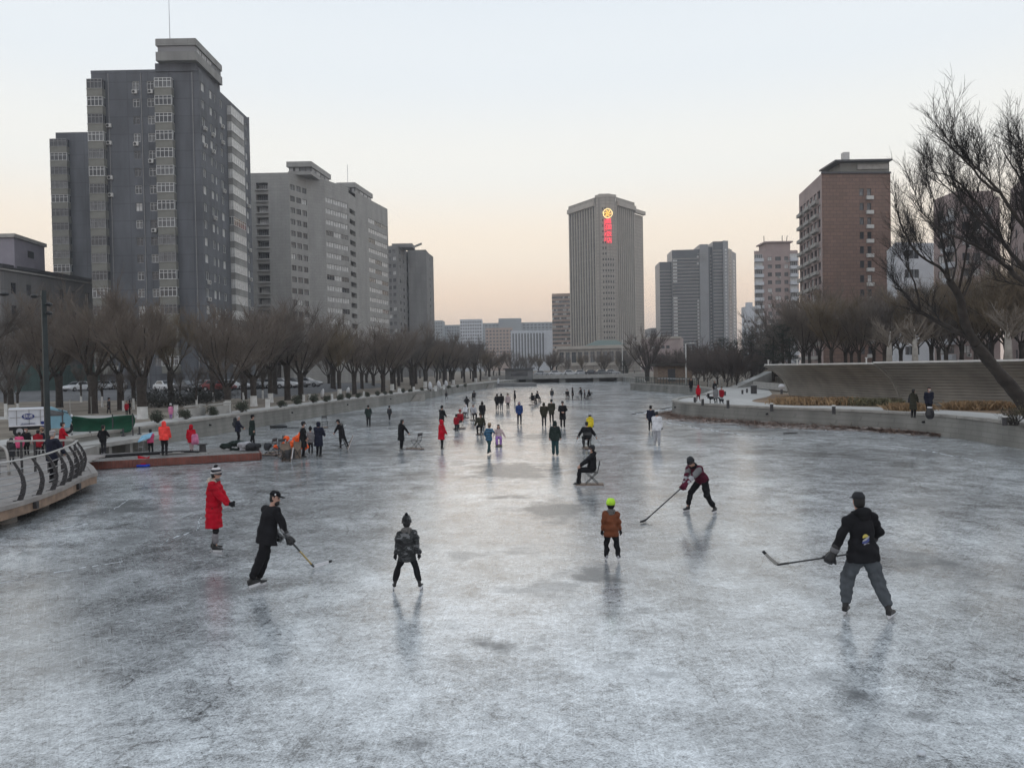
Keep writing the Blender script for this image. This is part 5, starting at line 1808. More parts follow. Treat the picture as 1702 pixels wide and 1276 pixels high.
# ---------------- flared wall of horizontal slats
def slat_wall():
    secs = [
        ('left bay of the flared slatted wall with a sweeping left end', [(25.6, 71.0), (26.6, 62), (27.7, 52.5)], 2.35, 3.98),
        ('middle bay of the flared slatted wall behind the two standing people', [(26.95, 53.4), (28.2, 49.9), (30.4, 45.4), (33.2, 41.2)], 2.3, 4.04),
        ('right bay of the flared slatted wall behind the willow trunk', [(33.2, 42.4), (36.2, 38.5), (39.5, 34)], 2.3, 4.08)]
    for si, (label, base, flare, ztop) in enumerate(secs):
        ln = smooth_line(base, 1.0)
        ns = normals2(ln)                     # left of travel = away; front is the other side
        front = [-n for n in ns]
        if front[0].x > 0: front = [-f for f in front]
        root = thing('slatted_wall', label, 'wall', (ln[0].x, ln[0].y, LZ))
        off = root.location
        NS = 15

        def prof(t):                          # t 0 foot .. 1 top -> outward, height
            return flare * (0.18 * t + 0.82 * t ** 2.6), (ztop - LZ - .1) * t
        n = len(ln)
        for k in range(NS):
            o0, z0 = prof(k / NS)
            o1, z1 = prof((k + .84) / NS)
            j = random.uniform(-.012, .012)
            s = MB()
            rows_ = []
            for o, z in ((o0, z0), (o1 + .035, z1), (o1 - .05, z1 + .012), (o0 - .07, z0 + .005)):
                rows_.append([(ln[i].x + front[i].x * (o + j), ln[i].y + front[i].y * (o + j), LZ + z + .01) for i in range(n)])
            vs_ = [p for r in rows_ for p in r]
            fs_ = [(a * n + i, a * n + i + 1, ((a + 1) % 4) * n + i + 1, ((a + 1) % 4) * n + i) for a in range(4) for i in range(n - 1)]
            fs_ += [(0, n, 2 * n, 3 * n), (n - 1, 4 * n - 1, 3 * n - 1, 2 * n - 1)]
            s.add(vs_, fs_)
            s.build('slat', M['slat'], root, off=off)
        # backing, end rib and pale capping
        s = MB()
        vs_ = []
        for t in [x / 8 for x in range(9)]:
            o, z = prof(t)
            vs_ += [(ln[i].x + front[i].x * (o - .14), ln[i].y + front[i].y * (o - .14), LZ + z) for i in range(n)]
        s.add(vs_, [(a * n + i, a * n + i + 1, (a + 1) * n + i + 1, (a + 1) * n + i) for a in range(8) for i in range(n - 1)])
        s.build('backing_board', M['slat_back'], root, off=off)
        s = MB()
        P_ = []
        for t in [x / 12 for x in range(13)]:
            o, z = prof(t); P_.append((o, z))
        d0 = (ln[1] - ln[0]).normalized()
        for (oa, za), (ob, zb_) in zip(P_, P_[1:]):
            a = Vector((ln[0].x + front[0].x * oa - d0.x * .06, ln[0].y + front[0].y * oa - d0.y * .06, LZ + za))
            b_ = Vector((ln[0].x + front[0].x * ob - d0.x * .06, ln[0].y + front[0].y * ob - d0.y * .06, LZ + zb_))
            s.bar(a, b_ + (b_ - a) * .05, .12, .16)
        s.build('end_rib', M['slat'], root, off=off)
        s = MB()
        o = flare
        a_ = [(ln[i].x + front[i].x * (o + .06), ln[i].y + front[i].y * (o + .06)) for i in range(n)]
        b_ = [(ln[i].x + front[i].x * (o - 1.6), ln[i].y + front[i].y * (o - 1.6)) for i in range(n)]
        z0, z1 = ztop - .085, ztop + .03
        vs_ = [(*p, z0) for p in a_] + [(*p, z1) for p in a_] + [(*p, z1 - .03) for p in b_] + [(*p, z0) for p in b_]
        fs_ = [(k * n + i, k * n + i + 1, ((k + 1) % 4) * n + i + 1, ((k + 1) % 4) * n + i) for k in range(4) for i in range(n - 1)] + [(0, n, 2 * n, 3 * n), (n - 1, 4 * n - 1, 3 * n - 1, 2 * n - 1)]
        s.add(vs_, fs_)
        s.build('capping', M['slat_edge'], root, off=off)


slat_wall()
for (px, py, l) in ((1277, 606, 'short pale post on the far left corner of the slatted wall'), (1325, 605, 'short pale post on the capping left of the middle'), (1440, 602, 'short pale post on the capping near the wall joint')):
    Y = {1277: 69, 1325: 63, 1440: 54}[px]
    p = D(px, py, Y)
    s = MB(); s.tube([(0, 0, 0), (0, 0, .34)], .05, 8); s.box((0, 0, .36), (.14, .14, .06)); s.tube([(0, 0, -.1), (0, 0, .02)], .08, 8)
    tag(s.build('lamp_post', M['slat_edge'], None, (p.x, p.y, 3.99)), l, 'post')


# ---------------- boardwalk with curved railing (left front)
BZ = 0.66
edge_px = [(-120, 870), (-60, 858), (0, 843), (40, 832), (75, 820), (105, 808), (128, 797), (146, 789)]
edge = smooth_line([(G(x, y, BZ).x, G(x, y, BZ).y) for x, y in edge_px], .45)
tip = [Vector((G(x, y, BZ).x, G(x, y, BZ).y)) for x, y in ((159, 786), (152, 776), (142, 768))]
back = [Vector(q) for q in ((-17.6, 33.2), (-21.7, 33.6), (-26, 34), (-30, 30), (-30, 14))]
bw = thing('boardwalk', 'raised grey plank boardwalk with a rusty curved edge at the left', 'boardwalk', (-18, 24, 0))
o_ = bw.location
poly = edge + tip + back
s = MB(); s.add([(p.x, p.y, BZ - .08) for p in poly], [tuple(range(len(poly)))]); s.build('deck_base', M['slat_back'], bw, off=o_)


def clip_spans(poly_, x):
    ys = []
    for a, b_ in zip(poly_, poly_[1:] + poly_[:1]):
        if (a.x - x) * (b_.x - x) < 0: ys.append(a.y + (b_.y - a.y) * (x - a.x) / (b_.x - a.x))
    ys.sort()
    return list(zip(ys[::2], ys[1::2]))


x = -29.5
while x < -13.8:                            # planks run across the deck
    for y0, y1 in clip_spans(poly, x):
        if y1 - y0 > .2:
            s = MB(); s.box((x, (y0 + y1) / 2 + .01, BZ - .03), (.185, y1 - y0 - .02, .05 + random.uniform(-.004, .004))); s.build('plank', M['deck'], bw, off=o_)
    x += .2
# fascia: two timber bands
full = edge + tip
nsE = normals2(full)
ctr = Vector((-20, 27))
fr = [(-n if (full[i] + n - ctr).length < (full[i] - n - ctr).length else n) for i, n in enumerate(nsE)]
for z0, z1, oo, m in ((BZ - .10, BZ + .02, .07, 'deck'), (BZ - .36, BZ - .105, .03, 'fascia')):
    n = len(full)
    s = MB()
    a_ = [full[i] + fr[i] * oo for i in range(n)]; b_ = [full[i] - fr[i] * .12 for i in range(n)]
    vs_ = [(p.x, p.y, z0) for p in a_] + [(p.x, p.y, z1) for p in a_] + [(p.x, p.y, z1) for p in b_] + [(p.x, p.y, z0) for p in b_]
    s.add(vs_, [(k * n + i, k * n + i + 1, ((k + 1) % 4) * n + i + 1, ((k + 1) % 4) * n + i) for k in range(4) for i in range(n - 1)] + [(0, n, 2 * n, 3 * n), (n - 1, 4 * n - 1, 3 * n - 1, 2 * n - 1)])
    s.build('fascia', M[m], bw, off=o_)
for (px, py, r) in ((20, 882, .32), (72, 866, .3), (-60, 905, .32), (112, 838, .2)):
    p = G(px, py)
    q = min(full, key=lambda v: (v - Vector((p.x, p.y))).length)
    q = q - fr[full.index(q)] * .75
    s = MB(); s.tube([(q.x, q.y, -.1), (q.x, q.y, BZ - .1)], r, 12); s.build('pile', M['concrete'], bw, off=o_, smooth=True)
for i in (8, 16, 22):                       # small lights on the fascia
    p = full[i] + fr[i] * .08
    s = MB(); s.box((p.x, p.y, BZ - .2), (.12, .12, .2)); s.build('fascia_lamp', M['post'], bw, off=o_)

# railing: leaning curved posts, five wires and a broad pale handrail
rl = thing('curved_railing', 'curving railing of bowed dark posts and pale handrail on the boardwalk', 'railing', (-18, 24, BZ))
o2 = rl.location
post_px = [(-70, 856), (-18, 843), (31, 832), (62, 823), (85, 815), (101, 807), (112, 801), (122, 795), (129, 790), (134, 783)]
pp = [G(x, y, BZ) for x, y in post_px]
rails_ = {k: [] for k in range(6)}
for i, p in enumerate(pp):
    q = min(range(len(full)), key=lambda k: (full[k] - Vector((p.x, p.y))).length)
    out = fr[q]; tng = Vector((-out.y, out.x))
    prof = []
    for t in (0, .2, .4, .6, .8, 1.0):
        bow = .20 * math.sin(math.pi * (t * .95 + .05)) - .10 * t
        prof.append((bow, 1.08 * t))
    s = MB()
    for (ba, za), (bb, zb_) in zip(prof, prof[1:]):
        a = Vector((p.x + out.x * ba, p.y + out.y * ba, BZ + za)); b_ = Vector((p.x + out.x * bb, p.y + out.y * bb, BZ + zb_))
        wa, wb = .075 - .035 * za, .075 - .035 * zb_
        ring = lambda c, w, tz: [(c.x + out.x * sx_ * w + tng.x * sy_ * .018, c.y + out.y * sx_ * w + tng.y * sy_ * .018, c.z) for sx_, sy_ in ((-1, -1), (1, -1), (1, 1), (-1, 1))]
        s.loft([ring(a, wa, 0), ring(b_, wb, 0)])
    s.box((p.x, p.y, BZ + .012), (.2, .2, .02))
    s.build('post', M['post'], rl, off=o2)
    for k in range(5):
        t = .17 + .16 * k
        bow = .20 * math.sin(math.pi * (t * .95 + .05)) - .10 * t - .02
        rails_[k].append(Vector((p.x + out.x * bow, p.y + out.y * bow, BZ + 1.08 * t)))
    rails_[5].append(Vector((p.x - out.x * .09, p.y - out.y * .09, BZ + 1.11)))


def rail_pts(P_):
    S = []
    for i in range(len(P_) - 1):
        p0, p1, p2, p3 = P_[max(i - 1, 0)], P_[i], P_[i + 1], P_[min(i + 2, len(P_) - 1)]
        for k in range(4):
            u = k / 4
            S.append(0.5 * ((2 * p1) + (p2 - p0) * u + (2 * p0 - 5 * p1 + 4 * p2 - p3) * u * u + (3 * p1 - p0 - 3 * p2 + p3) * u ** 3))
    return S + [P_[-1]]


for k in range(5):
    s = MB(); s.tube(rail_pts(rails_[k]), .013, 6); s.build('rail', M['steel'], rl, off=o2, smooth=True)
s = MB(); s.tube(rail_pts(rails_[5]), .055, 8, flat=.5); s.build('handrail', M['rail_steel'], rl, off=o2, smooth=True)
# back handrail closing the deck
r2 = thing('straight_railing', 'straight pale handrail across the back of the boardwalk behind the old man', 'railing', (-20, 31, BZ))
a, b_ = D(124, 730, 27.5), D(13, 735.5, 27.5)
zt2 = BZ + 1.08
a, b_ = Vector((a.x, a.y, zt2 + .06)), Vector((b_.x, b_.y, zt2 + .06))
s = MB(); s.bar(a, b_, .09, .06); s.build('handrail', M['rail_steel'], r2, off=r2.location)
for k in range(6):
    c = a.lerp(b_, k / 5)
    s = MB(); s.bar((c.x, c.y, BZ), (c.x, c.y, zt2 + .03), .04, .09); s.build('post', M['post'], r2, off=r2.location)
for z in (.3, .55, .8):
    s = MB(); s.bar((a.x, a.y, BZ + z), (b_.x, b_.y, BZ + z), .02, .02); s.build('rail', M['steel'], r2, off=r2.location)
# round ended railing at the very edge
r3 = thing('rounded_railing', 'rounded end of a pale railing cut off by the left edge', 'railing', (-21, 28, BZ))
c = D(-6, 745, 27.0)
s = MB(); P_ = [Vector((c.x - 2.2, c.y, zt2 + .1)), Vector((c.x - .3, c.y, zt2 + .08)), Vector((c.x + .15, c.y, zt2 - .05)), Vector((c.x + .36, c.y, zt2 - .3)), Vector((c.x + .42, c.y, BZ))]
s.tube(rail_pts(P_), .05, 8); s.build('handrail', M['rail_steel'], r3, off=r3.location, smooth=True)
for z in (.3, .6, .85):
    s = MB(); s.bar((c.x - 2.2, c.y, BZ + z), (c.x + .38, c.y, BZ + z), .025, .025); s.build('rail', M['post'], r3, off=r3.location)
for dx in (0.05, -.5):
    s = MB(); s.bar((c.x + dx, c.y, BZ), (c.x + dx, c.y, zt2), .09, .04); s.build('post', M['post'], r3, off=r3.location)

# ---------------- red brown dock on the ice
dk = thing('dock', 'low red brown timber dock lying along the ice at the left', 'dock', (-15, 36, 0))
DZ = .36
fl0, fr0 = G(120, 769, DZ), G(432, 752, DZ)
br0, bl0 = G(424, 741.5, DZ), G(110, 757, DZ)
od = dk.location
N = 46
for k in range(N):
    t0, t1 = (k + .03) / N, (k + .97) / N
    q = [fl0.lerp(fr0, t0), fl0.lerp(fr0, t1), bl0.lerp(br0, t1), bl0.lerp(br0, t0)]
    z = DZ + random.uniform(-.006, .006)
    s = MB(); s.add([(p.x, p.y, DZ - .06) for p in q] + [(p.x, p.y, z) for p in q], [(3, 2, 1, 0), (4, 5, 6, 7), (0, 1, 5, 4), (1, 2, 6, 5), (2, 3, 7, 6), (3, 0, 4, 7)])
    s.build('plank', M['dock_top'], dk, off=od)
    # face boards
    d = (fr0 - fl0).normalized(); nn = Vector((d.y, -d.x, 0))
    c = fl0.lerp(fr0, (k + .5) / N) + nn * (.04 + random.uniform(-.006, .006))
    s = MB(); s.box((c.x, c.y, .19), ((fr0 - fl0).length / N * .93, .05, .33), rz=math.atan2(d.y, d.x)); s.build('face_board', M['redwood'], dk, off=od)
d2 = (br0 - fr0); L = d2.length
for k in range(8):
    c = fr0 + d2 * ((k + .5) / 8)
    s = MB(); s.box((c.x + .05, c.y, .19), (.05, L / 8 * .93, .33), rz=math.atan2(d2.y, d2.x) - R(90)); s.build('face_board', M['redwood'], dk, off=od)
s = MB(); q = [fl0, fr0, br0, bl0]; cc = (fl0 + fr0 + br0 + bl0) / 4
s.loft([[((p.x - cc.x) * .985 + cc.x, (p.y - cc.y) * .95 + cc.y, z) for p in q] for z in (-.05, DZ - .07)]); s.build('frame', M['slat_back'], dk, off=od)
# black hose, scattered boards, a bollard on the dock
s = MB(); s.tube(rail_pts([G(x, y, DZ + .07) for x, y in ((100, 764), (150, 760), (190, 757), (230, 754.5), (300, 751), (330, 751.5))]), .07, 8)
tag(s.build('hose', M['rubber'], smooth=True), 'thick black hose lying along the top of the dock', 'hose')
for i, (x, y, w, a) in enumerate(((296, 754.5, 1.2, .1), (308, 753, 1.1, .5), (322, 754, 1.3, -.1), (286, 755.5, 1.0, .25))):
    p = G(x, y, DZ)
    s = MB(); s.box((0, 0, .025 + .045 * (i % 2)), (w, .14, .04), rz=a); s.box((w * .1, .17, .025), (w * .8, .12, .035), rz=a + .1)
    tag(s.build('loose_board', M['concrete'], None, (p.x, p.y, DZ)), 'pale loose boards lying on the dock beside the child in red', 'board', 'loose boards on the dock')
p = G(337, 752, DZ); s = MB(); s.tube([(0, 0, 0), (0, 0, .36)], [.16, .15], 10); s.box((0, 0, .39), (.34, .34, .05))
tag(s.build('mooring_post', M['post'], None, (p.x, p.y, DZ)), 'short grey mooring post on the dock right of the child in red', 'post')

# ---------------- pale jetty behind
jt = thing('jetty', 'pale concrete jetty on stubby legs behind the dock', 'jetty', (-19, 38, 0))
JZ = .84
q = [G(118, 744, JZ), G(190, 734, JZ), G(268, 722, JZ), G(262, 717, JZ), G(118, 727, JZ)]
s = MB(); s.loft([[(p.x, p.y, JZ - .2) for p in q], [(p.x, p.y, JZ) for p in q]]); s.build('slab', M['concrete'], jt, off=jt.location)
for x, y in ((146, 744), (206, 736), (170, 742), (240, 730)):
    p = G(x, y, JZ - .2)
    s = MB(); s.box((p.x, p.y + .5, (JZ - .2) / 2 - .02), (.26, .26, JZ - .2)); s.build('leg', M['concrete'], jt, off=jt.location)
for x, y in ((150, 731), (176, 729), (205, 725), (232, 722), (120, 735)):
    p = G(x, y, JZ); s = MB(); s.tube([(p.x, p.y, JZ), (p.x, p.y, JZ + .42)], .05, 6); s.box((p.x, p.y, JZ + .03), (.16, .16, .05)); s.build('rail_post', M['dark_frame'], jt, off=jt.location)

# ---------------- green netting on poles
gn = thing('green_netting', 'sagging dark green netting strung on poles between van and quay', 'netting', (-23, 42, LZ))
Yn = 41
tops = [(112, 690), (128, 692.5), (150, 694.5), (172, 694.5), (190, 691.5), (208, 690), (221, 689.5)]
bots = [(118, 727), (135, 724), (155, 723.5), (175, 722.5), (195, 720.5), (208, 719), (217, 717)]
s = MB(); vs_ = []
nR = 9
for (x0, y0), (x1, y1) in zip(rail_pts([Vector((a, b_, 0)) for a, b_ in tops])[:] and [(v.x, v.y) for v in rail_pts([Vector((a, b_, 0)) for a, b_ in tops])], [(v.x, v.y) for v in rail_pts([Vector((a, b_, 0)) for a, b_ in bots])]):
    for k in range(nR):
        t = k / (nR - 1)
        p = D(x0 + (x1 - x0) * t, y0 + (y1 - y0) * t, Yn)
        vs_.append((p.x, p.y + .12 * math.sin(p.x * 4 + t * 3) + .25 * math.sin(math.pi * t), p.z))
m_ = len(vs_) // nR
s.add(vs_, [(i * nR + k, (i + 1) * nR + k, (i + 1) * nR + k + 1, i * nR + k + 1) for i in range(m_ - 1) for k in range(nR - 1)])
o = s.build('net', M['green_net'], gn, off=gn.location, smooth=True)
sm = o.modifiers.new('thickness', 'SOLIDIFY'); sm.thickness = .02
for x, y in ((113, 690), (187, 690), (220, 688)):
    p = D(x, y, Yn + .1); s = MB(); s.tube([(p.x, p.y, LZ - .3), (p.x, p.y, p.z + .05)], .035, 6); s.build('pole', M['dark_frame'], gn, off=gn.location)

# ---------------- white courier van with a pale blue cab
Yv = 38.5
_xc = D(64, 700, Yv).x
vn = thing('courier_van', 'small white box van with a pale blue cab behind the boardwalk', 'van', (_xc, Yv, LZ), R(31))
ov = vn.location


def vx(px): return _xc + (D(px, 700, Yv).x - _xc) * .87


x0, x1, x2 = vx(16), vx(75), vx(113)
zb0, zt0 = LZ + .52, D(45, 678.5, Yv).z
s = MB(); s.box(((x0 + x1) / 2, Yv + .8, (zb0 + zt0) / 2), (x1 - x0, 1.6, zt0 - zb0)); s.build('cargo_box', M['van_white'], vn, off=ov)
s = MB()
for z in (zt0 - .04, zb0 + .04): s.bar((x0, Yv - .02, z), (x1, Yv - .02, z), .09, .05)
s.build('trim', M['white_print'], vn, off=ov)
for f_ in (.22, .56, .87):
    s = MB(); xx = x0 + (x1 - x0) * f_; s.box((xx, Yv - .012, (zb0 + zt0) / 2), (.025, .02, (zt0 - zb0) * .84)); s.build('door_seam', M['grey_frame'], vn, off=ov)
s = MB(); s.bar((x0 + .05, Yv - .012, zb0 + (zt0 - zb0) * .52), (x1 - .05, Yv - .012, zb0 + (zt0 - zb0) * .52), .02, .02); s.build('door_seam', M['grey_frame'], vn, off=ov)
cxp, czp = vx(47.5), D(47.5, 691.5, Yv).z
s = MB(); s.add([(cxp + .27 * math.cos(a) , Yv - .03, czp + .145 * math.sin(a)) for a in [2 * math.pi * k / 24 for k in range(24)]], [tuple(range(24))]); s.build('oval_badge', M['logo_blue'], vn, off=ov)
put('badge_lettering', text_mesh('快递', .2, M['white_print'], .004), vn, Vector((cxp, Yv - .04, czp)) - ov, rot=(R(90), 0, 0))
s = MB()
zl = D(47, 704, Yv).z
s.bar((vx(35), Yv - .03, zl - .05), (vx(38), Yv - .03, zl + .06), .03, .01); s.bar((vx(34.6), Yv - .03, zl - .05), (vx(59), Yv - .03, zl + .0), .018, .01)
for k in range(9): s.bar((vx(38 + k * 2.3), Yv - .03, zl), (vx(39.3 + k * 2.3), Yv - .03, zl + .05), .05, .01)
s.build('side_print', M['logo_blue'], vn, off=ov)
s = MB(); s.add([(vx(67), Yv - .03, D(67, 700, Yv).z), (vx(74.8), Yv - .03, D(74, 700, Yv).z), (vx(74.8), Yv - .03, D(74, 711, Yv).z), (vx(70), Yv - .03, D(70, 710, Yv).z)], [(3, 2, 1, 0)]); s.build('side_print', M['logo_blue'], vn, off=ov)
# cab: profile in x-z, extruded
zc = D(90, 678, Yv).z
prof = [(x1 + .03, LZ + .35), (x2 + .05, LZ + .35), (x2 + .18, LZ + .75), (x2 - .02, LZ + 1.15), (x2 - .42, zc - .12), (x2 - .68, zc + .02), (x1 + .03, zc + .05)]
s = MB(); s.loft([[(a, Yv + .05, b_) for a, b_ in prof], [(a, Yv + 1.5, b_) for a, b_ in prof]]); s.build('cab', M['van_blue'], vn, off=ov)
wp = [(x2 - .16, LZ + 1.12), (x2 - .50, zc - .16), (x2 - .72, zc - .10), (x1 + .22, zc - .10), (x1 + .22, LZ + .98), (x2 - .2, LZ + .98)]
s = MB(); s.add([(a, Yv + .035, b_) for a, b_ in wp], [tuple(range(len(wp)))]); s.build('side_window', M['glass2'], vn, off=ov)
s = MB(); s.bar((x1 + .75, Yv + .03, LZ + .5), (x1 + .75, Yv + .03, zc - .1), .05, .03); s.build('door_post', M['dark_frame'], vn, off=ov)
s = MB(); s.bar((x2 + .02, Yv + .03, LZ + 1.1), (x2 - .42, Yv + .03, zc - .1), .06, .03); s.build('windscreen_post', M['black'], vn, off=ov)
s = MB(); s.ball((x2 + .16, Yv + .25, LZ + .95), (.06, .1, .08)); s.build('headlight', M['white_print'], vn, off=ov)
s = MB(); s.bar((x0, Yv + .8, LZ + .42), (x2, Yv + .8, LZ + .42), .9, .18); s.build('chassis', M['black'], vn, off=ov)
for xx, yy in ((x0 + .45, Yv + .1), (x0 + .45, Yv + 1.5), (x2 - .05, Yv + .75)):
    s = MB(); s.tube([(xx, yy - .09, LZ + .29), (xx, yy + .09, LZ + .29)], .29, 16); o = s.build('wheel', M['rubber'], vn, off=ov)
    s = MB(); s.tube([(0, -.1, 0), (0, .1, 0)], .15, 12); s.build('rim', M['steel'], o, (xx - ov.x, yy - ov.y, .29))

# ---------------- tall dark lamp post
pb = G(80, 742, LZ - .1)
lp = thing('lamp_post', 'tall square dark lamp post with small spotlights near its top', 'lamp post', (pb.x, pb.y, BZ))
ph = D(72, 483, pb.y).z - BZ
s = MB(); s.tube([(0, 0, 0), (0, 0, ph)], [.15, .125], 4); s.build('pole', M['lamp_post'], lp)
for dx, z in ((-.28, ph - .25), (.24, ph - .62), (.22, ph - 1.0)):
    s = MB(); s.bar((0, 0, z), (dx, -.05, z), .04, .04); s.ball((dx * 1.25, -.1, z), (.13, .17, .09)); s.build('spotlight', M['black'], lp)
pb2 = G(-14, 735, LZ)
lp2 = thing('lamp_post', 'lamp arm reaching in over the left edge of the photo', 'lamp post', (pb2.x, pb2.y, LZ))
p = D(3, 489, pb2.y)
s = MB(); s.tube([(0, 0, 0), (0, 0, p.z - LZ + .3)], .11, 6); s.build('pole', M['lamp_post'], lp2)
s = MB(); s.bar((0, 0, p.z - LZ + .1), (p.x - pb2.x, 0, p.z - LZ), .05, .05); s.ball((p.x - pb2.x + .1, 0, p.z - LZ), (.25, .14, .09)); s.build('spotlight', M['black'], lp2)

# ---------------- posts, low wall pieces and hoarding on the left bank
wl_ = [(293, 696, 6, 22), (334, 690, 5, 18), (379, 686, 9, 20), (445, 678, 7, 15), (505, 667, 4, 11), (515, 666, 4, 11), (552, 664.5, 4, 10), (605, 659.5, 3, 9), (664, 655, 6, 10), (688, 652, 4, 9), (724, 649, 4, 8), (738, 646.5, 3, 7)]
for i, (px, py, w, h) in enumerate(wl_):
    p = G(px, py, LZ); ww, hh = w * p.y / F_PX, h * p.y / F_PX
    t = thing('white_pillar', 'short whitewashed pillar standing between the round shrubs on the quay', 'pillar', (p.x, p.y, LZ), .2, 'whitewashed pillars along the left quay')
    s = MB(); s.loft([[(-ww / 2, -.16, -.05), (ww / 2, -.16, -.05), (ww / 2, .16, -.05), (-ww / 2, .16, -.05)], [(-ww / 2 * .92, -.14, hh), (ww / 2 * .92, -.14, hh), (ww / 2 * .92, .14, hh), (-ww / 2 * .92, .14, hh)]]); s.build('shaft', M['white_paint'], t)
    s = MB(); s.box((0, 0, hh + .03), (ww * 1.02, .32, .06)); s.build('cap', M['concrete'], t)
for k, (xa, xb, y) in enumerate(((296, 332, 684), (338, 376, 680))):
    a, b_ = G(xa, y + 12, LZ), G(xb, y + 7, LZ)
    a.y += 1; b_.y += 1
    s = MB(); s.bar((a.x, a.y, LZ + .75), (b_.x, b_.y, LZ + .75), .12, .1); s.bar((a.x, a.y, LZ + .3), (b_.x, b_.y, LZ + .3), .06, .6)
    tag(s.build('low_wall', M['concrete']), ('low pale garden wall behind the left pair of shrubs', 'low pale garden wall right of its neighbour behind the shrubs')[k], 'wall')
# white sheets wrapped on small trees far along the bank
for i, (px, py, w, h) in enumerate(((535, 652, 6, 12), (578, 648.5, 6, 9), (715, 639, 7, 11), (730, 637, 7, 10), (742, 636, 6, 9), (828, 632, 4, 8))):
    p = D(px, py, G(px, py + h * .9, LZ).y)
    ww, hh = w * p.y / F_PX / 2, h * p.y / F_PX / 2
    t = thing('wrapped_sapling', 'sapling bundled in white sheeting on the far left bank', 'sapling', (p.x, p.y, LZ), i, 'saplings wrapped in white sheeting')
    s = MB(); s.tube([(0, 0, .2), (.05, 0, .2 + hh), (.1, 0, .2 + hh * 1.7), (.18, 0, .2 + hh * 2.3)], [ww * .8, ww, ww * .8, .06], 7); s.build('sheet', M['plastic_white'], t, smooth=True)
    s = MB(); s.tube([(0, 0, -.1), (0, 0, .4)], .06, 6); s.tube([(.1, 0, hh), (.2, .1, hh * 3)], .03, 5); s.build('stem', M['bark'], t)
# hoarding and shed behind the first trees
ho = thing('green_hoarding', 'long dull green site hoarding behind the first trees at the left', 'hoarding', (-80, 128, LZ))
a, b_ = X2(-40, 640, 118), X2(215, 640, 140)
n_ = 16
d = (b_ - a)
for k in range(n_):
    c = a + d * ((k + .5) / n_)
    s = MB(); s.box((c.x, c.y, LZ + 2.6), (d.length / n_ * .97, .08, 4.4), rz=math.atan2(d.y, d.x)); [s.box((c.x + q_, c.y - .06, LZ + 2.6), (.06, .06, 4.3)) for q_ in (-.5, .5)]
    s.build('panel', M['hoarding'], ho, off=ho.location)
sh = thing('white_shed', 'white gabled shed roof showing over the green hoarding', 'shed', (X2(8, 600, 150).x, 150, LZ))
sh.scale = (1.5, 1.5, 1.45)
s = MB(); s.box((0, 0, 2.2), (13, 6, 4.4)); s.build('wall', M['far_wall'], sh)
s = MB(); s.loft([[(-6.8, -3.4, 4.42), (6.8, -3.4, 4.42), (6.8, 3.4, 4.42), (-6.8, 3.4, 4.42)], [(-6.2, -.1, 6.3), (6.2, -.1, 6.3), (6.2, .1, 6.3), (-6.2, .1, 6.3)]]); s.build('roof', M['plastic_white'], sh)
s2 = thing('long_shed', 'long low shed with a grey eave behind the parked cars', 'shed', (X2(150, 600, 156).x, 156, LZ), .35)
s2.scale = (1.5, 1, 1.3)
s = MB(); s.box((0, 0, 2.4), (26, 7, 4.8)); s.build('wall', M['mid_block'], s2)
s = MB(); s.box((0, -.3, 5.0), (27, 8.2, .3)); s.build('roof', M['far_wall'], s2)
for k in range(7):
    s = MB(); s.box((-11 + 3.6 * k, -3.53, 2.6), (2.0, .08, 1.7)); s.build('window', M['glass2'], s2)
# fence posts in the soil
for (px, py, h) in ((117, 690, 26), (152, 690, 30)):
    p = G(px, py, LZ)
    s = MB(); s.tube([(0, 0, -.1), (0, 0, h * p.y / F_PX)], .035, 6); s.box((0, 0, .02), (.2, .2, .05)); s.box((0, 0, h * p.y / F_PX), (.09, .09, .05))
    tag(s.build('stake', M['concrete' if px < 120 else 'olive'], None, (p.x, p.y, LZ)), ('thin pale stake in the soil over the van cab' if px < 120 else 'thin dark stake left of the black willow trunk'), 'stake')

# ---------------- cars
CARMATS = {k: mk('car_paint_' + k, c, .3, .04, 1, spec=.6) for k, c in dict(white=(.6, .61, .62), silver=(.4, .41, .42), dark=(.035, .037, .042), grey=(.14, .145, .15), red=(.2, .02, .02)).items()}


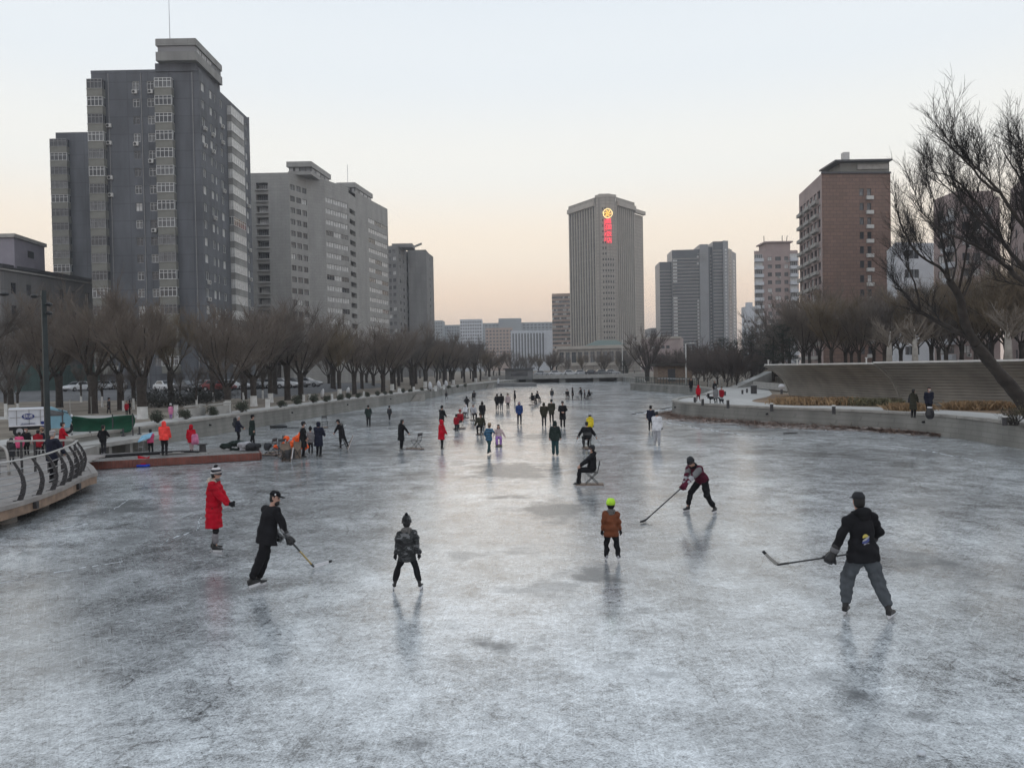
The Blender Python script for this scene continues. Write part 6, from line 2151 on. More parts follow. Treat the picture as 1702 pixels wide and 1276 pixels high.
def car_parts():
    L, W = 4.4, 1.75
    st = [(-2.2, .42, .72, .74), (-2.1, .3, .92, .82), (-1.5, .24, .98, .86), (-.4, .22, .96, .875), (.8, .22, .95, .875), (1.6, .25, .86, .86), (2.05, .3, .72, .80), (2.2, .38, .6, .7)]
    b = MB(); rings = []
    for x, z0, z1, w in st:
        rings.append([(x, -w, z0 + .08), (x, -w * .93, z0), (x, w * .93, z0), (x, w, z0 + .08), (x, w, z1 - .22), (x, w * .93, z1), (x, -w * .93, z1), (x, -w, z1 - .22)])
    b.loft(rings)
    b.loft([[(-1.72, -.74, .96), (.95, -.76, .94), (.95, .76, .94), (-1.72, .74, .96)], [(-1.2, -.62, 1.42), (.12, -.62, 1.44), (.12, .62, 1.44), (-1.2, .62, 1.42)]])
    g = MB()
    for sy in (-1, 1):
        g.add([(-1.42, sy * .755, 1.0), (.62, sy * .765, .99), (.06, sy * .652, 1.39), (-1.08, sy * .652, 1.37)], [(0, 1, 2, 3) if sy < 0 else (3, 2, 1, 0)])
    g.add([(.9, -.68, .985), (.9, .68, .985), (.19, .56, 1.41), (.19, -.56, 1.41)], [(0, 1, 2, 3)])
    g.add([(-1.69, .66, 1.0), (-1.69, -.66, 1.0), (-1.26, -.55, 1.39), (-1.26, .55, 1.39)], [(0, 1, 2, 3)])
    w = MB(); w.tube([(0, -.1, 0), (0, .1, 0)], .32, 14)
    r = MB(); r.tube([(0, -.11, 0), (0, .11, 0)], .19, 10)
    h = MB(); h.ball((0, 0, 0), (.08, .2, .09), 8)
    return b.mesh('body', CARMATS['white'], smooth=False), g.mesh('window', M['glass']), w.mesh('wheel', M['rubber']), r.mesh('rim', M['steel']), h.mesh('headlight', M['white_print'])


CB, CG, CW, CRm, CHl = car_parts()
CBs = {}
for k, m in CARMATS.items():
    CBs[k] = CB.copy(); CBs[k].materials.clear(); CBs[k].materials.append(m)
TAIL = mk('tail_lamp', (.25, .01, .01), .4, .05)
CT = CHl.copy(); CT.materials.clear(); CT.materials.append(TAIL)


def car(x, y, z, rz, colr, label, group, s=1.0):
    t = thing('parked_car' if group and 'bridge' not in group else 'car', label, 'car', (x, y, z), rz, group)
    t.scale = (s, s, s)
    put('body', CBs[colr], t); put('window', CG, t)
    for wx in (-1.35, 1.38):
        for wy in (-.8, .8):
            w = put('wheel', CW, t, (wx, wy, .32)); put('rim', CRm, w)
    for wy in (-.58, .58):
        put('headlight', CHl, t, (2.08, wy, .66)); put('tail_light', CT, t, (-2.14, wy, .78))


random.seed(8)
GC = 'cars parked behind the left bank trees'
cars_ = [(128, 650, 'white', -.75, 'white car parked before the green hoarding'), (166, 648, 'silver', -.8, 'silver car between the two left willow trunks'), (192, 647, 'silver', -.8, 'pale car half hidden right of the black willow trunk'),
         (276, 650, 'white', .35, 'white car parked right of the second willow trunk'), (312, 651, 'dark', .5, 'dark car behind the low hedge'), (345, 650, 'white', 1.1, 'white car facing the river behind the hedge'), (363, 650, 'red', 1.1, 'dull red car beside the white car'),
         (390, 648, 'white', .9, 'white car behind the third willow trunk'), (409, 647, 'dark', 1.1, 'dark car with its nose to the river further along'), (434, 646, 'silver', 1.0, 'silver car between two far trunks'), (454, 645.5, 'white', .9, 'white car far along the car park'),
         (471, 645, 'white', .9, 'white car beyond its white neighbour in the car park'), (490, 644, 'grey', .9, 'grey car at the far end of the car park'), (511, 643, 'silver', .9, 'last silver car at the end of the row')]
for px, py, c, rz, l in cars_:
    p = G(px, py, CPZ); car(p.x, p.y, CPZ + .01, rz + R(-60), c, l, GC)

# ---------------- low road bridge closing the river
br = thing('road_bridge', 'low concrete road bridge across the far end of the ice', 'bridge', (15, 204, 0))
ob = br.location
bz = 1.75
s = MB(); s.box((14, 205, bz - .35), (44, 8.5, .7)); s.build('deck', M['concrete'], br, off=ob)
for yy in (200.9, 209.1):
    s = MB(); s.box((14, yy, bz + .14), (44, .2, .28)); s.build('kerb', M['concrete'], br, off=ob)
for k in range(15):
    s = MB(); s.bar((-7 + k * 3, 200.9, bz), (-7 + k * 3, 200.9, bz + 1.0), .14, .14); s.build('rail_post', M['dark_frame'], br, off=ob)
for z in (.55, .98):
    s = MB(); s.bar((-8, 200.9, bz + z), (36, 200.9, bz + z), .07, .07); s.build('rail', M['dark_frame'], br, off=ob)
for xx in (4.5, 13.2, 22):
    s = MB(); s.box((xx, 205, (bz - .7) / 2 - .1), (1.6, 7.5, bz - .7 + .2)); s.build('pier', M['quay'], br, off=ob)
for xx in (-4, 32):
    s = MB(); s.box((xx, 205, (bz - .7) / 2), (9, 8, bz - .7 + .1)); s.build('abutment', M['quay'], br, off=ob)
s = MB(); s.quad((-60, 201, 0), (60, 201, 0), (60, 201.01, 0), (-60, 201.01, 0))
for px, c, l in ((901, 'silver', 'silver car at the left end of the bridge'), (925, 'white', 'pale car in front of the middle of the bridge'), (948, 'white', 'white car right of the pale one on the bridge'), (967, 'silver', 'silver car over the right part of the bridge'),
                 (985, 'dark', 'dark car waiting on the right part of the bridge'), (1002, 'grey', 'grey car with a lit lamp near the conifer'), (1018, 'silver', 'last silver car at the right end of the bridge')):
    p = D(px, 624, 203.5); car(p.x, 203.5 + (px % 3), bz, 0.02, c, l, 'cars queueing on the bridge')
sb = thing('low_landing', 'dark low landing stage under the far end of the left quay', 'landing', (D(857, 640, 168).x, 168, 0))
s = MB(); s.box((0, 0, .35), (9, 5, .7)); s.build('deck', M['mid_block'], sb); s = MB(); s.box((0, -.5, .8), (8, .1, .12)); s.build('kerb', M['concrete'], sb)
for px, py, w, l in ((863, 633, 7, 'black edged kiosk under the trees at the far left corner'),):
    p = D(px, py, 195); t = thing('dark_kiosk', l, 'kiosk', (p.x, 195, LZ)); s = MB(); s.box((0, 0, 1.3), (w, 3, 2.6)); s.build('wall', M['mid_block'], t); s = MB(); s.box((0, -.2, 2.75), (w + 1, 4, .25)); s.build('roof', M['dark_frame'], t)
    s = MB(); s.box((0, -1.52, 1.5), (w * .6, .06, 1.2)); s.build('window', M['glass'], t)
for (px, Y, h, l) in ((1034.5, 208, 10.0, 'pale street lamp beyond the bridge'), (1140, 118, 6.2, 'pale lamp column over the white screen')):
    p = D(px, 600, Y); t = thing('street_lamp', l, 'street lamp', (p.x, Y, LZ)); s = MB(); s.tube([(0, 0, 0), (0, 0, h)], [.14, .08], 6); s.build('pole', M['slat_edge'], t)
    s = MB(); s.bar((0, 0, h), (.9, 0, h + .1), .08, .08); s.box((1.0, 0, h + .08), (.6, .25, .12)); s.build('lamp_head', M['slat_edge'], t)

# ---------------- railed pier on the right with its white screen
rp_ = thing('pier_railing', 'dark green balustrade along the far pier on the right', 'railing', (21, 116, LZ))
seg = [i for i, p in enumerate(RBs) if 103 < p.y < 129]
pts = [RBs[i] + (-normals2(RBs)[i]) * .35 for i in seg]
orp = rp_.location
M['green_rail'] = mk('dark_green_railing', (.05, .065, .06), .5, .1)
for z in (.12, .98):
    s = MB()
    for a, b_ in zip(pts, pts[1:]): s.bar((a.x, a.y, LZ + .1 + z), (b_.x, b_.y, LZ + .1 + z), .07, .08)
    s.build('rail', M['green_rail'], rp_, off=orp)
for a, b_ in zip(pts, pts[1:]):
    for k in range(2):
        c = a.lerp(b_, k / 2)
        s = MB(); s.bar((c.x, c.y, LZ + .1), (c.x, c.y, LZ + 1.05), .05 if k else .1, .05 if k else .1); s.build('baluster', M['green_rail'], rp_, off=orp)
p0, p1 = D(1102, 630, 118), D(1149, 630, 110)
ws = thing('white_screen', 'plain white hoarding standing behind the pier railing', 'hoarding', (p0.x, p0.y, LZ))
zt_ = D(1120, 618.5, 114).z
n_ = 5
for k in range(n_):
    a, b_ = p0.lerp(p1, (k + .01) / n_), p0.lerp(p1, (k + .99) / n_)
    s = MB(); s.bar((a.x, a.y, (LZ + zt_) / 2), (b_.x, b_.y, (LZ + zt_) / 2), zt_ - LZ, .08); s.build('panel', M['plastic_white'], ws, off=ws.location)
pv_ = thing('brown_pavilion', 'low brown roofed pavilion behind the white screen', 'pavilion', (D(1118, 620, 128).x, 128, LZ))
s = MB(); s.box((0, 0, 1.4), (5.6, 4, 2.8)); s.build('wall', M['timber'], pv_); s = MB(); s.box((0, -.3, 3.0), (6.6, 5, .45)); s.build('roof', M['bark'], pv_)
s = MB(); s.box((-.6, -2.02, 1.3), (1.2, .06, 2.0)); s.build('door', M['dark_frame'], pv_)

# ---------------- bollard lights along the right promenade
for (px, py, h, big) in ((1282.6, 685.5, 14, 0), (1385.8, 690, 15, 0), (1670, 709, 16, 0), (1210, 680.5, 16, 0), (1168, 676, 13, 0), (1155, 672, 12, 0), (1177.5, 663.5, 10, 0), (1205, 659, 8, 0), (1234, 656.5, 8, 0), (1241.5, 654.5, 8, 0), (1253, 656, 14, 1)):
    p = G(px, py - 1.6, LZ); hh = h * p.y / F_PX
    t = thing('bollard_light', 'squat dark litter bin among the bollards of the far path' if big else 'dark cylindrical bollard light with a pale cap on the right promenade', 'bin' if big else 'bollard', (p.x, p.y, LZ + .012), 0, None if big else 'bollard lights along the right promenade')
    if big: t.name = 'litter_bin'
    r = .3 if big else .1
    s = MB(); s.tube([(0, 0, 0), (0, 0, hh * .86)], r, 12); s.build('shaft', M['post'], t, smooth=False)
    s = MB(); s.tube([(0, 0, hh * .86), (0, 0, hh)], r * 1.03, 12); s.build('cap', M['slat_edge'] if not big else M['dark_frame'], t)
# low kerb wall and steps beside the far path
a, b_ = G(1252, 645, LZ), G(1312, 652, LZ)
s = MB(); s.bar((a.x, a.y, LZ + .3), (b_.x, b_.y, LZ + .3), .6, .3); s.bar((a.x, a.y, LZ + .63), (b_.x, b_.y, LZ + .63), .06, .4)
tag(s.build('low_wall', M['concrete']), 'low pale kerb wall left of the slatted wall', 'wall')
a, b_ = D(1235, 641, 96), D(1278, 626, 110)
st_ = thing('garden_ramp', 'pale sloping path climbing behind the thicket beside the slatted wall', 'ramp', (a.x, a.y, LZ))
s = MB(); s.add([(a.x - 1, a.y - 1, LZ + .1), (b_.x, b_.y - 1.5, 2.9), (b_.x, b_.y + 1.5, 2.9), (a.x - 1, a.y + 2, LZ + .1)] + [(a.x - 1, a.y - 1, LZ - .2), (b_.x, b_.y - 1.5, LZ - .2), (b_.x, b_.y + 1.5, LZ - .2), (a.x - 1, a.y + 2, LZ - .2)], [(0, 1, 2, 3), (4, 5, 1, 0), (5, 6, 2, 1), (6, 7, 3, 2), (7, 4, 0, 3)])
s.build('slab', M['paving'], st_, off=st_.location)
for k in range(12):
    q = X2(1178 + 6.2 * k, 640, 98 + k * .5)
    s = MB(); s.bar((0, 0, -.1), (0, 0, 1.0), .12, .12); s.box((0, 0, 1.03), (.16, .16, .06))
    tag(s.build('fence_post', M['concrete'], None, (q.x, q.y, LZ)), 'short pale fence post under the dark thicket on the right', 'post', 'pale fence posts under the right thicket')
# small white robot-like litter stand by the slatted wall end
p = G(1299, 655, LZ)
t = thing('white_stand', 'small white topped stand at the left foot of the slatted wall', 'stand', (p.x, p.y, LZ))
s = MB(); s.tube([(0, 0, 0), (0, 0, .45)], .12, 8); s.build('leg', M['dark_frame'], t)
s = MB(); s.ball((0, 0, .72), (.32, .26, .25)); s.box((0, 0, .48), (.36, .3, .06)); s.build('top', M['plastic_white'], t, smooth=False)
# black mat and small things on the ice
p = G(466, 711, 0)
s = MB(); s.ball((0, 0, .12), (.55, .35, .13), 10); s.box((.75, .0, .02), (1.2, .4, .035)); s.box((-.45, 0, .1), (.5, .5, .16))
tag(s.build('black_sack', M['black'], None, (p.x, p.y, 0)), 'flat black sack lying on the ice below the left quay', 'sack')
p = G(1531, 1255, 0); s = MB(); s.ball((0, 0, .025), (.05, .04, .03), 7); s.ball((.04, .03, .015), (.03, .03, .02), 6)
tag(s.build('ice_lump', M['snow'], None, (p.x, p.y, 0)), 'tiny white lump of ice near the bottom right', 'ice lump')
# hockey puck under the bent player's stick is out of sight; ice chairs follow
# ================================================================== PEOPLE
TMP = bpy.data.scenes.new('tmp')
JOBS = []                                   # (temp object, final object, material list, wrinkle)


def job(mb, final, mats, vox, wr=(0, 0, 0), smooth_it=3):
    me = mb.mesh('tmp', mats)
    o = bpy.data.objects.new('tmp', me)
    TMP.collection.objects.link(o)
    m = o.modifiers.new('r', 'REMESH'); m.mode = 'VOXEL'; m.voxel_size = vox; m.adaptivity = 0
    s = o.modifiers.new('s', 'SMOOTH'); s.factor = .5; s.iterations = smooth_it
    JOBS.append((o, final, mats, wr))


def flush():
    vl = TMP.view_layers[0]
    vl.update()
    dg = vl.depsgraph
    rs = np.random.RandomState(4)
    for o, final, mats, (amp, freq, quilt) in JOBS:
        me = bpy.data.meshes.new_from_object(o.evaluated_get(dg))
        me.name = final.name.split('.')[0]
        n = len(me.vertices)
        if amp > 0 and n:
            co = np.empty(n * 3, np.float32); me.vertices.foreach_get('co', co); co = co.reshape(-1, 3)
            no = np.empty(n * 3, np.float32); me.vertices.foreach_get('normal', no); no = no.reshape(-1, 3)
            d = np.zeros(n)
            w = co + .03 * np.sin(co[:, [1, 2, 0]] * 17 + rs.rand(3) * 6)
            for k in range(5):
                v = rs.randn(3); v /= np.linalg.norm(v); v[2] *= 1.6
                d += np.sin(w @ v * freq * rs.uniform(.6, 1.7) + rs.rand() * 6.28)
            d = amp * d / 2.2
            if quilt: d += amp * 1.2 * (np.abs(np.sin(co[:, 2] * math.pi / quilt)) - .6)
            co = co + no * d[:, None]
            me.vertices.foreach_set('co', co.astype(np.float32).ravel())
        me.polygons.foreach_set('use_smooth', [True] * len(me.polygons))
        me.materials.clear()
        for m in mats: me.materials.append(m)
        me.update()
        final.data = me
    for o, *_ in JOBS: bpy.data.objects.remove(o)
    JOBS.clear()


def two_bone(a, t, l1, l2, pole):
    d = t - a
    L = d.length
    mx = (l1 + l2) * .999
    if L > mx: t = a + d * (mx / L); d = t - a; L = mx
    L = max(L, abs(l1 - l2) + .02)
    x = (l1 * l1 - l2 * l2 + L * L) / (2 * L)
    h = math.sqrt(max(0, l1 * l1 - x * x))
    dn = d.normalized()
    p = pole - dn * pole.dot(dn)
    p = p.normalized() if p.length > 1e-5 else Vector((0, 1, 0))
    return a + dn * x + p * h, t


def cl(name, rgb, rough=.9, var=.2, scale=6, bump=.25): return mk(name, rgb, rough, var, scale, bump=bump, bscale=60, spec=.15)


C = {}
for k, rgb in dict(black=(.014, .014, .016), navy=(.016, .018, .032), dkgreen=(.02, .03, .027), olive=(.035, .034, .024), brown=(.15, .052, .026), red=(.42, .008, .022), crimson=(.26, .012, .022), coral=(.85, .07, .06), grey=(.17, .17, .175), lgrey=(.36, .36, .38),
                   white=(.62, .62, .64), yellow=(.62, .48, .03), blue=(.022, .05, .16), teal=(.025, .06, .065), pink=(.55, .2, .33), hotpink=(.6, .09, .2), purple=(.3, .16, .42), burg=(.085, .012, .028), jean=(.04, .05, .075), charcoal=(.035, .036, .04),
                   sweat=(.085, .095, .105), neon=(.45, .75, .06), skyblue=(.24, .46, .62), tan=(.3, .22, .15), maroon=(.14, .015, .02), pinkgrey=(.45, .36, .36)).items():
    C[k] = cl('cloth_' + k, rgb)
C['skin'] = mk('skin', (.42, .25, .19), .55, .08, 12)
C['hair'] = mk('black_hair', (.012, .011, .011), .6, .3, 20)
C['hairgrey'] = mk('grey_hair', (.35, .33, .33), .7, .2, 20)
C['mask'] = cl('white_mask', (.62, .63, .66))
C['eye'] = mk('dark_eye', (.01, .009, .009), .2, .1)
C['leather'] = mk('black_leather', (.014, .014, .015), .4, .3, 8)
C['boot_brown'] = mk('brown_boot', (.07, .04, .028), .6, .3, 8)
C['fur'] = mk('pale_fur', (.42, .38, .33), .95, .3, 30, bump=.8)
C['greyfur'] = mk('grey_fur', (.12, .115, .11), .95, .4, 30, bump=.8)
C['hatstripe'] = mk_stripes('striped_knit', (.6, .58, .58), (.018, .018, .026), 3.6, 'Z')
C['bluestripe'] = mk_stripes('blue_striped_knit', (.05, .17, .3), (.015, .02, .03), 4.2, 'Z', warp=2)
C['jersey'] = cl('maroon_jersey', (.075, .012, .026))
C['legwarm'] = cl('grey_legwarmer', (.2, .19, .2))


def camo():
    m = mk('camouflage_cloth', (.1, .1, .1), .85)
    n, l = m.node_tree.nodes, m.node_tree.links
    tc = [x for x in n if x.type == 'TEX_COORD'][0]
    mp = n.new('ShaderNodeMapping'); mp.inputs['Scale'].default_value = (7, 7, 15)
    l.new(tc.outputs['Object'], mp.inputs[0])
    nz = n.new('ShaderNodeTexNoise'); nz.inputs['Scale'].default_value = 1; nz.inputs['Detail'].default_value = 2
    l.new(mp.outputs[0], nz.inputs['Vector'])
    rp = n.new('ShaderNodeValToRGB'); rp.color_ramp.interpolation = 'CONSTANT'
    e = rp.color_ramp.elements
    e[0].color = (.016, .017, .018, 1); e[1].position = .47; e[1].color = (.055, .058, .06, 1)
    x = e.new(.53); x.color = (.025, .027, .027, 1)
    x = e.new(.60); x.color = (.15, .155, .16, 1)
    l.new(nz.outputs['Fac'], rp.inputs[0]); l.new(rp.outputs[0], n['Principled BSDF'].inputs['Base Color'])
    return m


C['camo'] = camo()


def hand(mb, w, d, pn, s=1.0, curl=.35, thick=1.0, side=1):
    """palm, four bent fingers of different length, a thumb from the side of the palm. w wrist, d direction, pn palm normal"""
    d = d.normalized(); pn = (pn - d * pn.dot(d)).normalized()
    x = d.cross(pn) * side                  # towards the thumb side
    k = w + d * .085 * s
    mb.capsule(w + d * .01 * s, k - d * .01 * s + x * .012 * s, .026 * s * thick, .034 * s * thick, 8)
    mb.capsule(w + d * .03 * s - x * .018 * s, k - x * .024 * s, .022 * s * thick, .021 * s * thick, 8)
    mb.capsule(w + d * .03 * s + x * .018 * s, k + x * .026 * s, .022 * s * thick, .021 * s * thick, 8)
    for i, (o, L) in enumerate(((.033, .072), (.011, .082), (-.011, .076), (-.032, .06))):
        p = k + x * o * s
        dd = d.copy()
        for j in range(3):
            ang = curl * (.7 + .35 * j)
            dd = (dd * math.cos(ang) + pn * math.sin(ang)).normalized()
            pn2 = (pn - dd * pn.dot(dd)); pn = pn2.normalized() if pn2.length > .05 else pn
            q = p + dd * L * s * (.45, .32, .23)[j]
            mb.capsule(p, q, (.0105 - .001 * j) * s * thick, (.0098 - .001 * j) * s * thick, 6)
            p = q
        pn = (pn - d * pn.dot(d)); pn = pn.normalized() if pn.length > .05 else Vector((0, 0, -1))
    p = w + d * .028 * s + x * .026 * s
    for L, r in ((.045, .0135), (.032, .0115)):
        dd = (d * .75 + x * .55 + pn * (.25 + curl * .6)).normalized()
        q = p + dd * L * s
        mb.capsule(p, q, r * s * thick, r * .92 * s * thick, 6); p = q


def rings_loft(mb, spec, xd, yd):
    """spec: (centre, rx, ry); elliptical tube along the centres"""
    n = 14
    R_ = []
    for c, rx, ry in spec:
        R_.append([c + xd * rx * math.cos(2 * math.pi * k / n) + yd * ry * math.sin(2 * math.pi * k / n) for k in range(n)])
    mb.loft(R_)


PEOPLE = []


def person(label, loc, h, face, o=None, **k):
    """face: heading in degrees, 0 = away from the camera, 90 = to the left, -90 = to the right, 180 = towards it"""
    o = dict(jacket='black', trousers='black', hat=None, hatc='black', hood=False, shoes='boot', shoec='leather', glove=None, hem=.86, puff=.02, hair='hair', mask=False,
             hands=(None, None), feet=None, pel=None, lean=.04, side=0.0, twist=0.0, head=(0, 0), q=1, skirt=False, collar=None, pole=None, curl=.35, lift=0.0, **{}) | (o or {}) | k
    rz = R(face)
    q = o['q']
    root = bpy.data.objects.new('person', None)
    body = put('person', bpy.data.meshes.new('person'), None, loc, rz)
    bpy.data.objects.remove(root)
    tag(body, label, 'person', o.get('group'))
    s = h / 1.82
    hk = max(1.0, min(1.32, 1 + (1.72 - h) * .62))
    sk = o['shoes'] == 'skate'
    sole = .075 / s if sk else .03
    V = Vector
    X, Yv_ = V((math.cos(o['twist']), math.sin(o['twist']), 0)), None
    sit = o.get('sit', False)
    pel = V(o['pel']) if o['pel'] else V((0, 0, .48 + .05 if sit else .99 + sole - .03))
    sp_ = V((math.sin(o['side']), math.sin(o['lean']), math.cos(o['lean']) * math.cos(o['side']))).normalized()
    X = (X - sp_ * X.dot(sp_)).normalized()
    F = sp_.cross(X)                          # forward of the chest
    if F.y < 0: F = -F
    px = V((1, 0, 0))
    ch, sh, nk = pel + sp_ * .34, pel + sp_ * .47, pel + sp_ * .555
    hy, hp = o['head']
    hd_f = V((math.sin(-hy), math.cos(hy), 0))
    hu = (sp_ * .55 + V((0, 0, .45)) - hd_f * 0 + V((math.sin(-hy) * hp, math.cos(hy) * hp, 0))).normalized()
    hf = (hd_f - hu * hd_f.dot(hu)).normalized()
    hx = hf.cross(hu).normalized()
    hc = nk + hu * (.045 + .115 * hk) + hf * .02
    # legs
    feet = o['feet'] or (((-.13, .36, 0), (.13, .40, 0)) if sit else ((-.105, 0.02, 0), (.105, -.02, 0)))
    legs = []
    for i, f in enumerate(feet):
        sg = -1 if i == 0 else 1
        hip = pel + px * sg * .088 + V((0, 0, -.03))
        fx, fy, fz = f[:3]
        yaw = f[3] if len(f) > 3 else sg * -.12
        pit = f[4] if len(f) > 4 else 0.0
        ank = V((fx, fy, fz + .075 + sole))
        kn, ank = two_bone(hip, ank, .43, .43, V((sg * .12 + math.sin(-yaw) * .3, 1, 0)))
        legs.append((hip, kn, ank, yaw, pit, f[5] if len(f) > 5 else 0.0))
    # arms
    dflt = ((-.27, .06, .84), (.27, .06, .84))
    if sit: dflt = ((-.17, .36, .66), (.17, .36, .66))
    arms = []
    for i in (0, 1):
        sg = -1 if i == 0 else 1
        shd = sh + X * sg * (.175 + o['puff'] * .4)
        t = o['hands'][i]
        t = V(t) if t else V(dflt[i])
        pol = V(o['pole'][i]) if o['pole'] and o['pole'][i] else V((sg * .7, -.7, -.3))
        el, wr_ = two_bone(shd, t, .285, .255, pol)
        arms.append((shd, el, wr_, sg))
    S = lambda v: V(v) * s

    class SB(MB):                              # scaled collector
        def add(self, vs_, fs_, mi=0): super().add([V(p) * s for p in vs_], fs_, mi)
    vox_b = (.03, .017, .0085)[q]; vox_c = (.032, .02, .0125)[q]
    # ---- the body, one continuous surface
    b = SB()
    rings_loft(b, [(pel - sp_ * .1, .12, .09), (pel, .15, .1), (pel + sp_ * .14, .13, .09), (ch, .15, .1), (sh, .14, .085), (nk - sp_ * .02, .07, .065)], X, F)
    b.capsule(nk - sp_ * .05, hc - hu * .06, .058, .056 * hk ** .5, 10)
    for hip, kn, ank, *_ in legs:
        b.capsule(hip, kn, .075, .05, 10); b.capsule(kn, ank, .05, .035, 10)
        b.capsule(ank, ank + V((0, .05, -.04)), .026, .02, 8)
    for i, (shd, el, wr_, sg) in enumerate(arms):
        b.capsule(sh + X * sg * .1, shd, .06, .052, 8); b.capsule(shd, el, .05, .038, 10); b.capsule(el, el.lerp(wr_, .8) if o['glove'] else wr_, .038, .026, 10)
        hd_ = (wr_ - el).normalized()
        if o.get('hdir') and o['hdir'][i]: hd_ = V(o['hdir'][i]).normalized()
        pn = V((-sg, .1, 0)) if abs(hd_.z) > .6 else V((-sg * .4, 0, -1))
        if o.get('palm') and o['palm'][i]: pn = V(o['palm'][i])
        if o['glove'] is None:
            if q == 0: hand(b, wr_, hd_, pn, 1.0, o['curl'], 1.5, -sg)
            else: hand(b, wr_, hd_, pn, 1.0, o['curl'], 1.15 if q == 1 else 1.0, -sg)
    H_ = lambda x, y, z: hc + (hx * x + hf * y + hu * z) * hk
    n = 14
    hr = []
    for z, rx, ry, yo in ((-.118, .026, .026, .05), (-.10, .045, .047, .036), (-.06, .06, .07, .016), (-.01, .071, .09, .004), (.045, .076, .098, -.002), (.085, .066, .084, -.004), (.112, .036, .048, -.006)):
        hr.append([H_(rx * math.cos(2 * math.pi * k_ / n), yo + ry * math.sin(2 * math.pi * k_ / n), z) for k_ in range(n)])
    b.loft(hr)
    b.capsule(H_(0, .088, .005), H_(0, .108, -.03), .010 * hk, .015 * hk, 7)
    b.capsule(H_(-.02, .078, -.072), H_(.02, .078, -.072), .012 * hk, .012 * hk, 7)
    for sg in (-1, 1): b.capsule(H_(sg * .074, -.005, -.03), H_(sg * .077, -.012, .015), .011 * hk, .014 * hk, 6)
    job(b, body, [C['skin']], vox_b, smooth_it=2)
    base = V((0, 0, 0))
    P = lambda nm: put(nm, bpy.data.meshes.new(nm), body)
    if q == 2:
        e = SB()
        for sg in (-1, 1): e.ball(H_(sg * .03, .084, .002), .0105, 8)
        e.build('eyes', C['eye'], body)
        e = SB()
        e.capsule(H_(-.042, .088, .022), H_(-.015, .094, .024), .006, .006, 6); e.capsule(H_(.015, .094, .024), H_(.042, .088, .022), .006, .006, 6)
        e.build('eyebrows', C['hair'], body)
    # ---- trousers
    tr = SB()
    lo = o.get('loose', .012)
    rings_loft(tr, [(pel - V((0, 0, .09)), .10, .085), (pel - V((0, 0, .02)), .165, .125), (pel + sp_ * .08, .158, .118), (pel + sp_ * .14, .145, .11)], px, V((0, 1, 0)))
    for hip, kn, ank, *_ in legs:
        tr.capsule(hip, kn, .094 + lo, .064 + lo, 12); tr.capsule(kn, ank + (kn - ank).normalized() * (.10 if sk and q == 2 and not o.get('over') else .012), .064 + lo, .048 + lo, 12)
    job(tr, P('trousers'), [C[o['trousers']]], vox_c, ((.004, .007, .010)[q], 26, 0))
    # ---- jacket
    pf = o['puff']
    j = SB()
    hem = o['hem']
    spec = []
    if not sit and hem < .9:
        flare_ = .02 if hem < .7 else 0
        hz = hem
        lo2 = o.get('loose', .012) * 1.2
        spec.append((V((pel.x, pel.y - .0, hz)), .178 + pf + flare_ + lo2, .137 + pf + flare_ + lo2))
        spec.append((V((pel.x, pel.y, (hz + pel.z) / 2)), .175 + pf + lo2, .135 + pf + lo2))
    else: spec.append((pel - sp_ * .06, .16 + pf, .13 + pf))
    lo3 = o.get('loose', .012)
    spec += [(pel + sp_ * .06, .166 + pf + lo3, .128 + pf + lo3), (pel + sp_ * .18, .155 + pf, .12 + pf), (ch, .178 + pf, .125 + pf), (pel + sp_ * .42, .178 + pf * .8, .115 + pf * .8), (sh + sp_ * .015, .145 + pf * .5, .09 + pf * .5), (nk - sp_ * .01, .075 + pf * .3, .07 + pf * .3)]
    rings_loft(j, spec, X, F)
    for shd, el, wr_, sg in arms:
        j.capsule(sh + X * sg * .07 - sp_ * .01, shd, .085 + pf * .5, .075 + pf * .6, 10)
        j.capsule(shd, el, .066 + pf * .65, .054 + pf * .6, 12)
        j.capsule(el, wr_ - (wr_ - el).normalized() * .03, .054 + pf * .6, .040 + pf * .45, 12)
    job(j, P('jacket'), [C[o['jacket']]], vox_c, ((.004, .007, .0115)[q], 21, .13 if pf > .028 else 0))
    # ---- collar, hood
    if o['hood'] == 'up':
        hm = SB()
        R2 = []
        for a_, rx, ry, yo in ((-.15, .10, .095, -.02), (-.08, .105, .115, -.012), (0, .104, .122, -.02), (.07, .096, .112, -.03), (.125, .05, .06, -.03)):
            R2.append([H_(rx * math.cos(2 * math.pi * k_ / n), yo + ry * math.sin(2 * math.pi * k_ / n), a_) for k_ in range(n)])
        hm.loft(R2)
        job(hm, P('hood'), [C[o['jacket']]], vox_c, (.004, 20, 0))
        fs = SB()
        R2 = [[H_(.055 * math.cos(2 * math.pi * k_ / 10), .100 + .008 * math.cos(k_ * .6) * 0, -.02 + .075 * math.sin(2 * math.pi * k_ / 10)) for k_ in range(10)], [H_(.048 * math.cos(2 * math.pi * k_ / 10), .112, -.02 + .066 * math.sin(2 * math.pi * k_ / 10)) for k_ in range(10)]]
        fs.loft(R2); fs.build('face_opening', C['mask'] if o['mask'] else C['skin'], body)
    elif o['hood']:
        hm = SB()
        bk = nk - F * .075 + sp_ * .01
        hm.capsule(bk - X * .07, bk + X * .07, .06 + pf * .4, .06 + pf * .4, 10)
        hm.capsule(bk - X * .05 - sp_ * .08, bk + X * .05 - sp_ * .08, .05 + pf * .3, .05 + pf * .3, 10)
        for sg in (-1, 1): hm.capsule(bk + X * sg * .08, nk + X * sg * .075 + F * .05 + sp_ * .0, .048, .032, 8)
        job(hm, P('hood'), [C[o['collar'] or o['jacket']]], vox_c, (.006, 40 if o['collar'] else 20, 0))
    elif o['collar']:
        hm = SB()
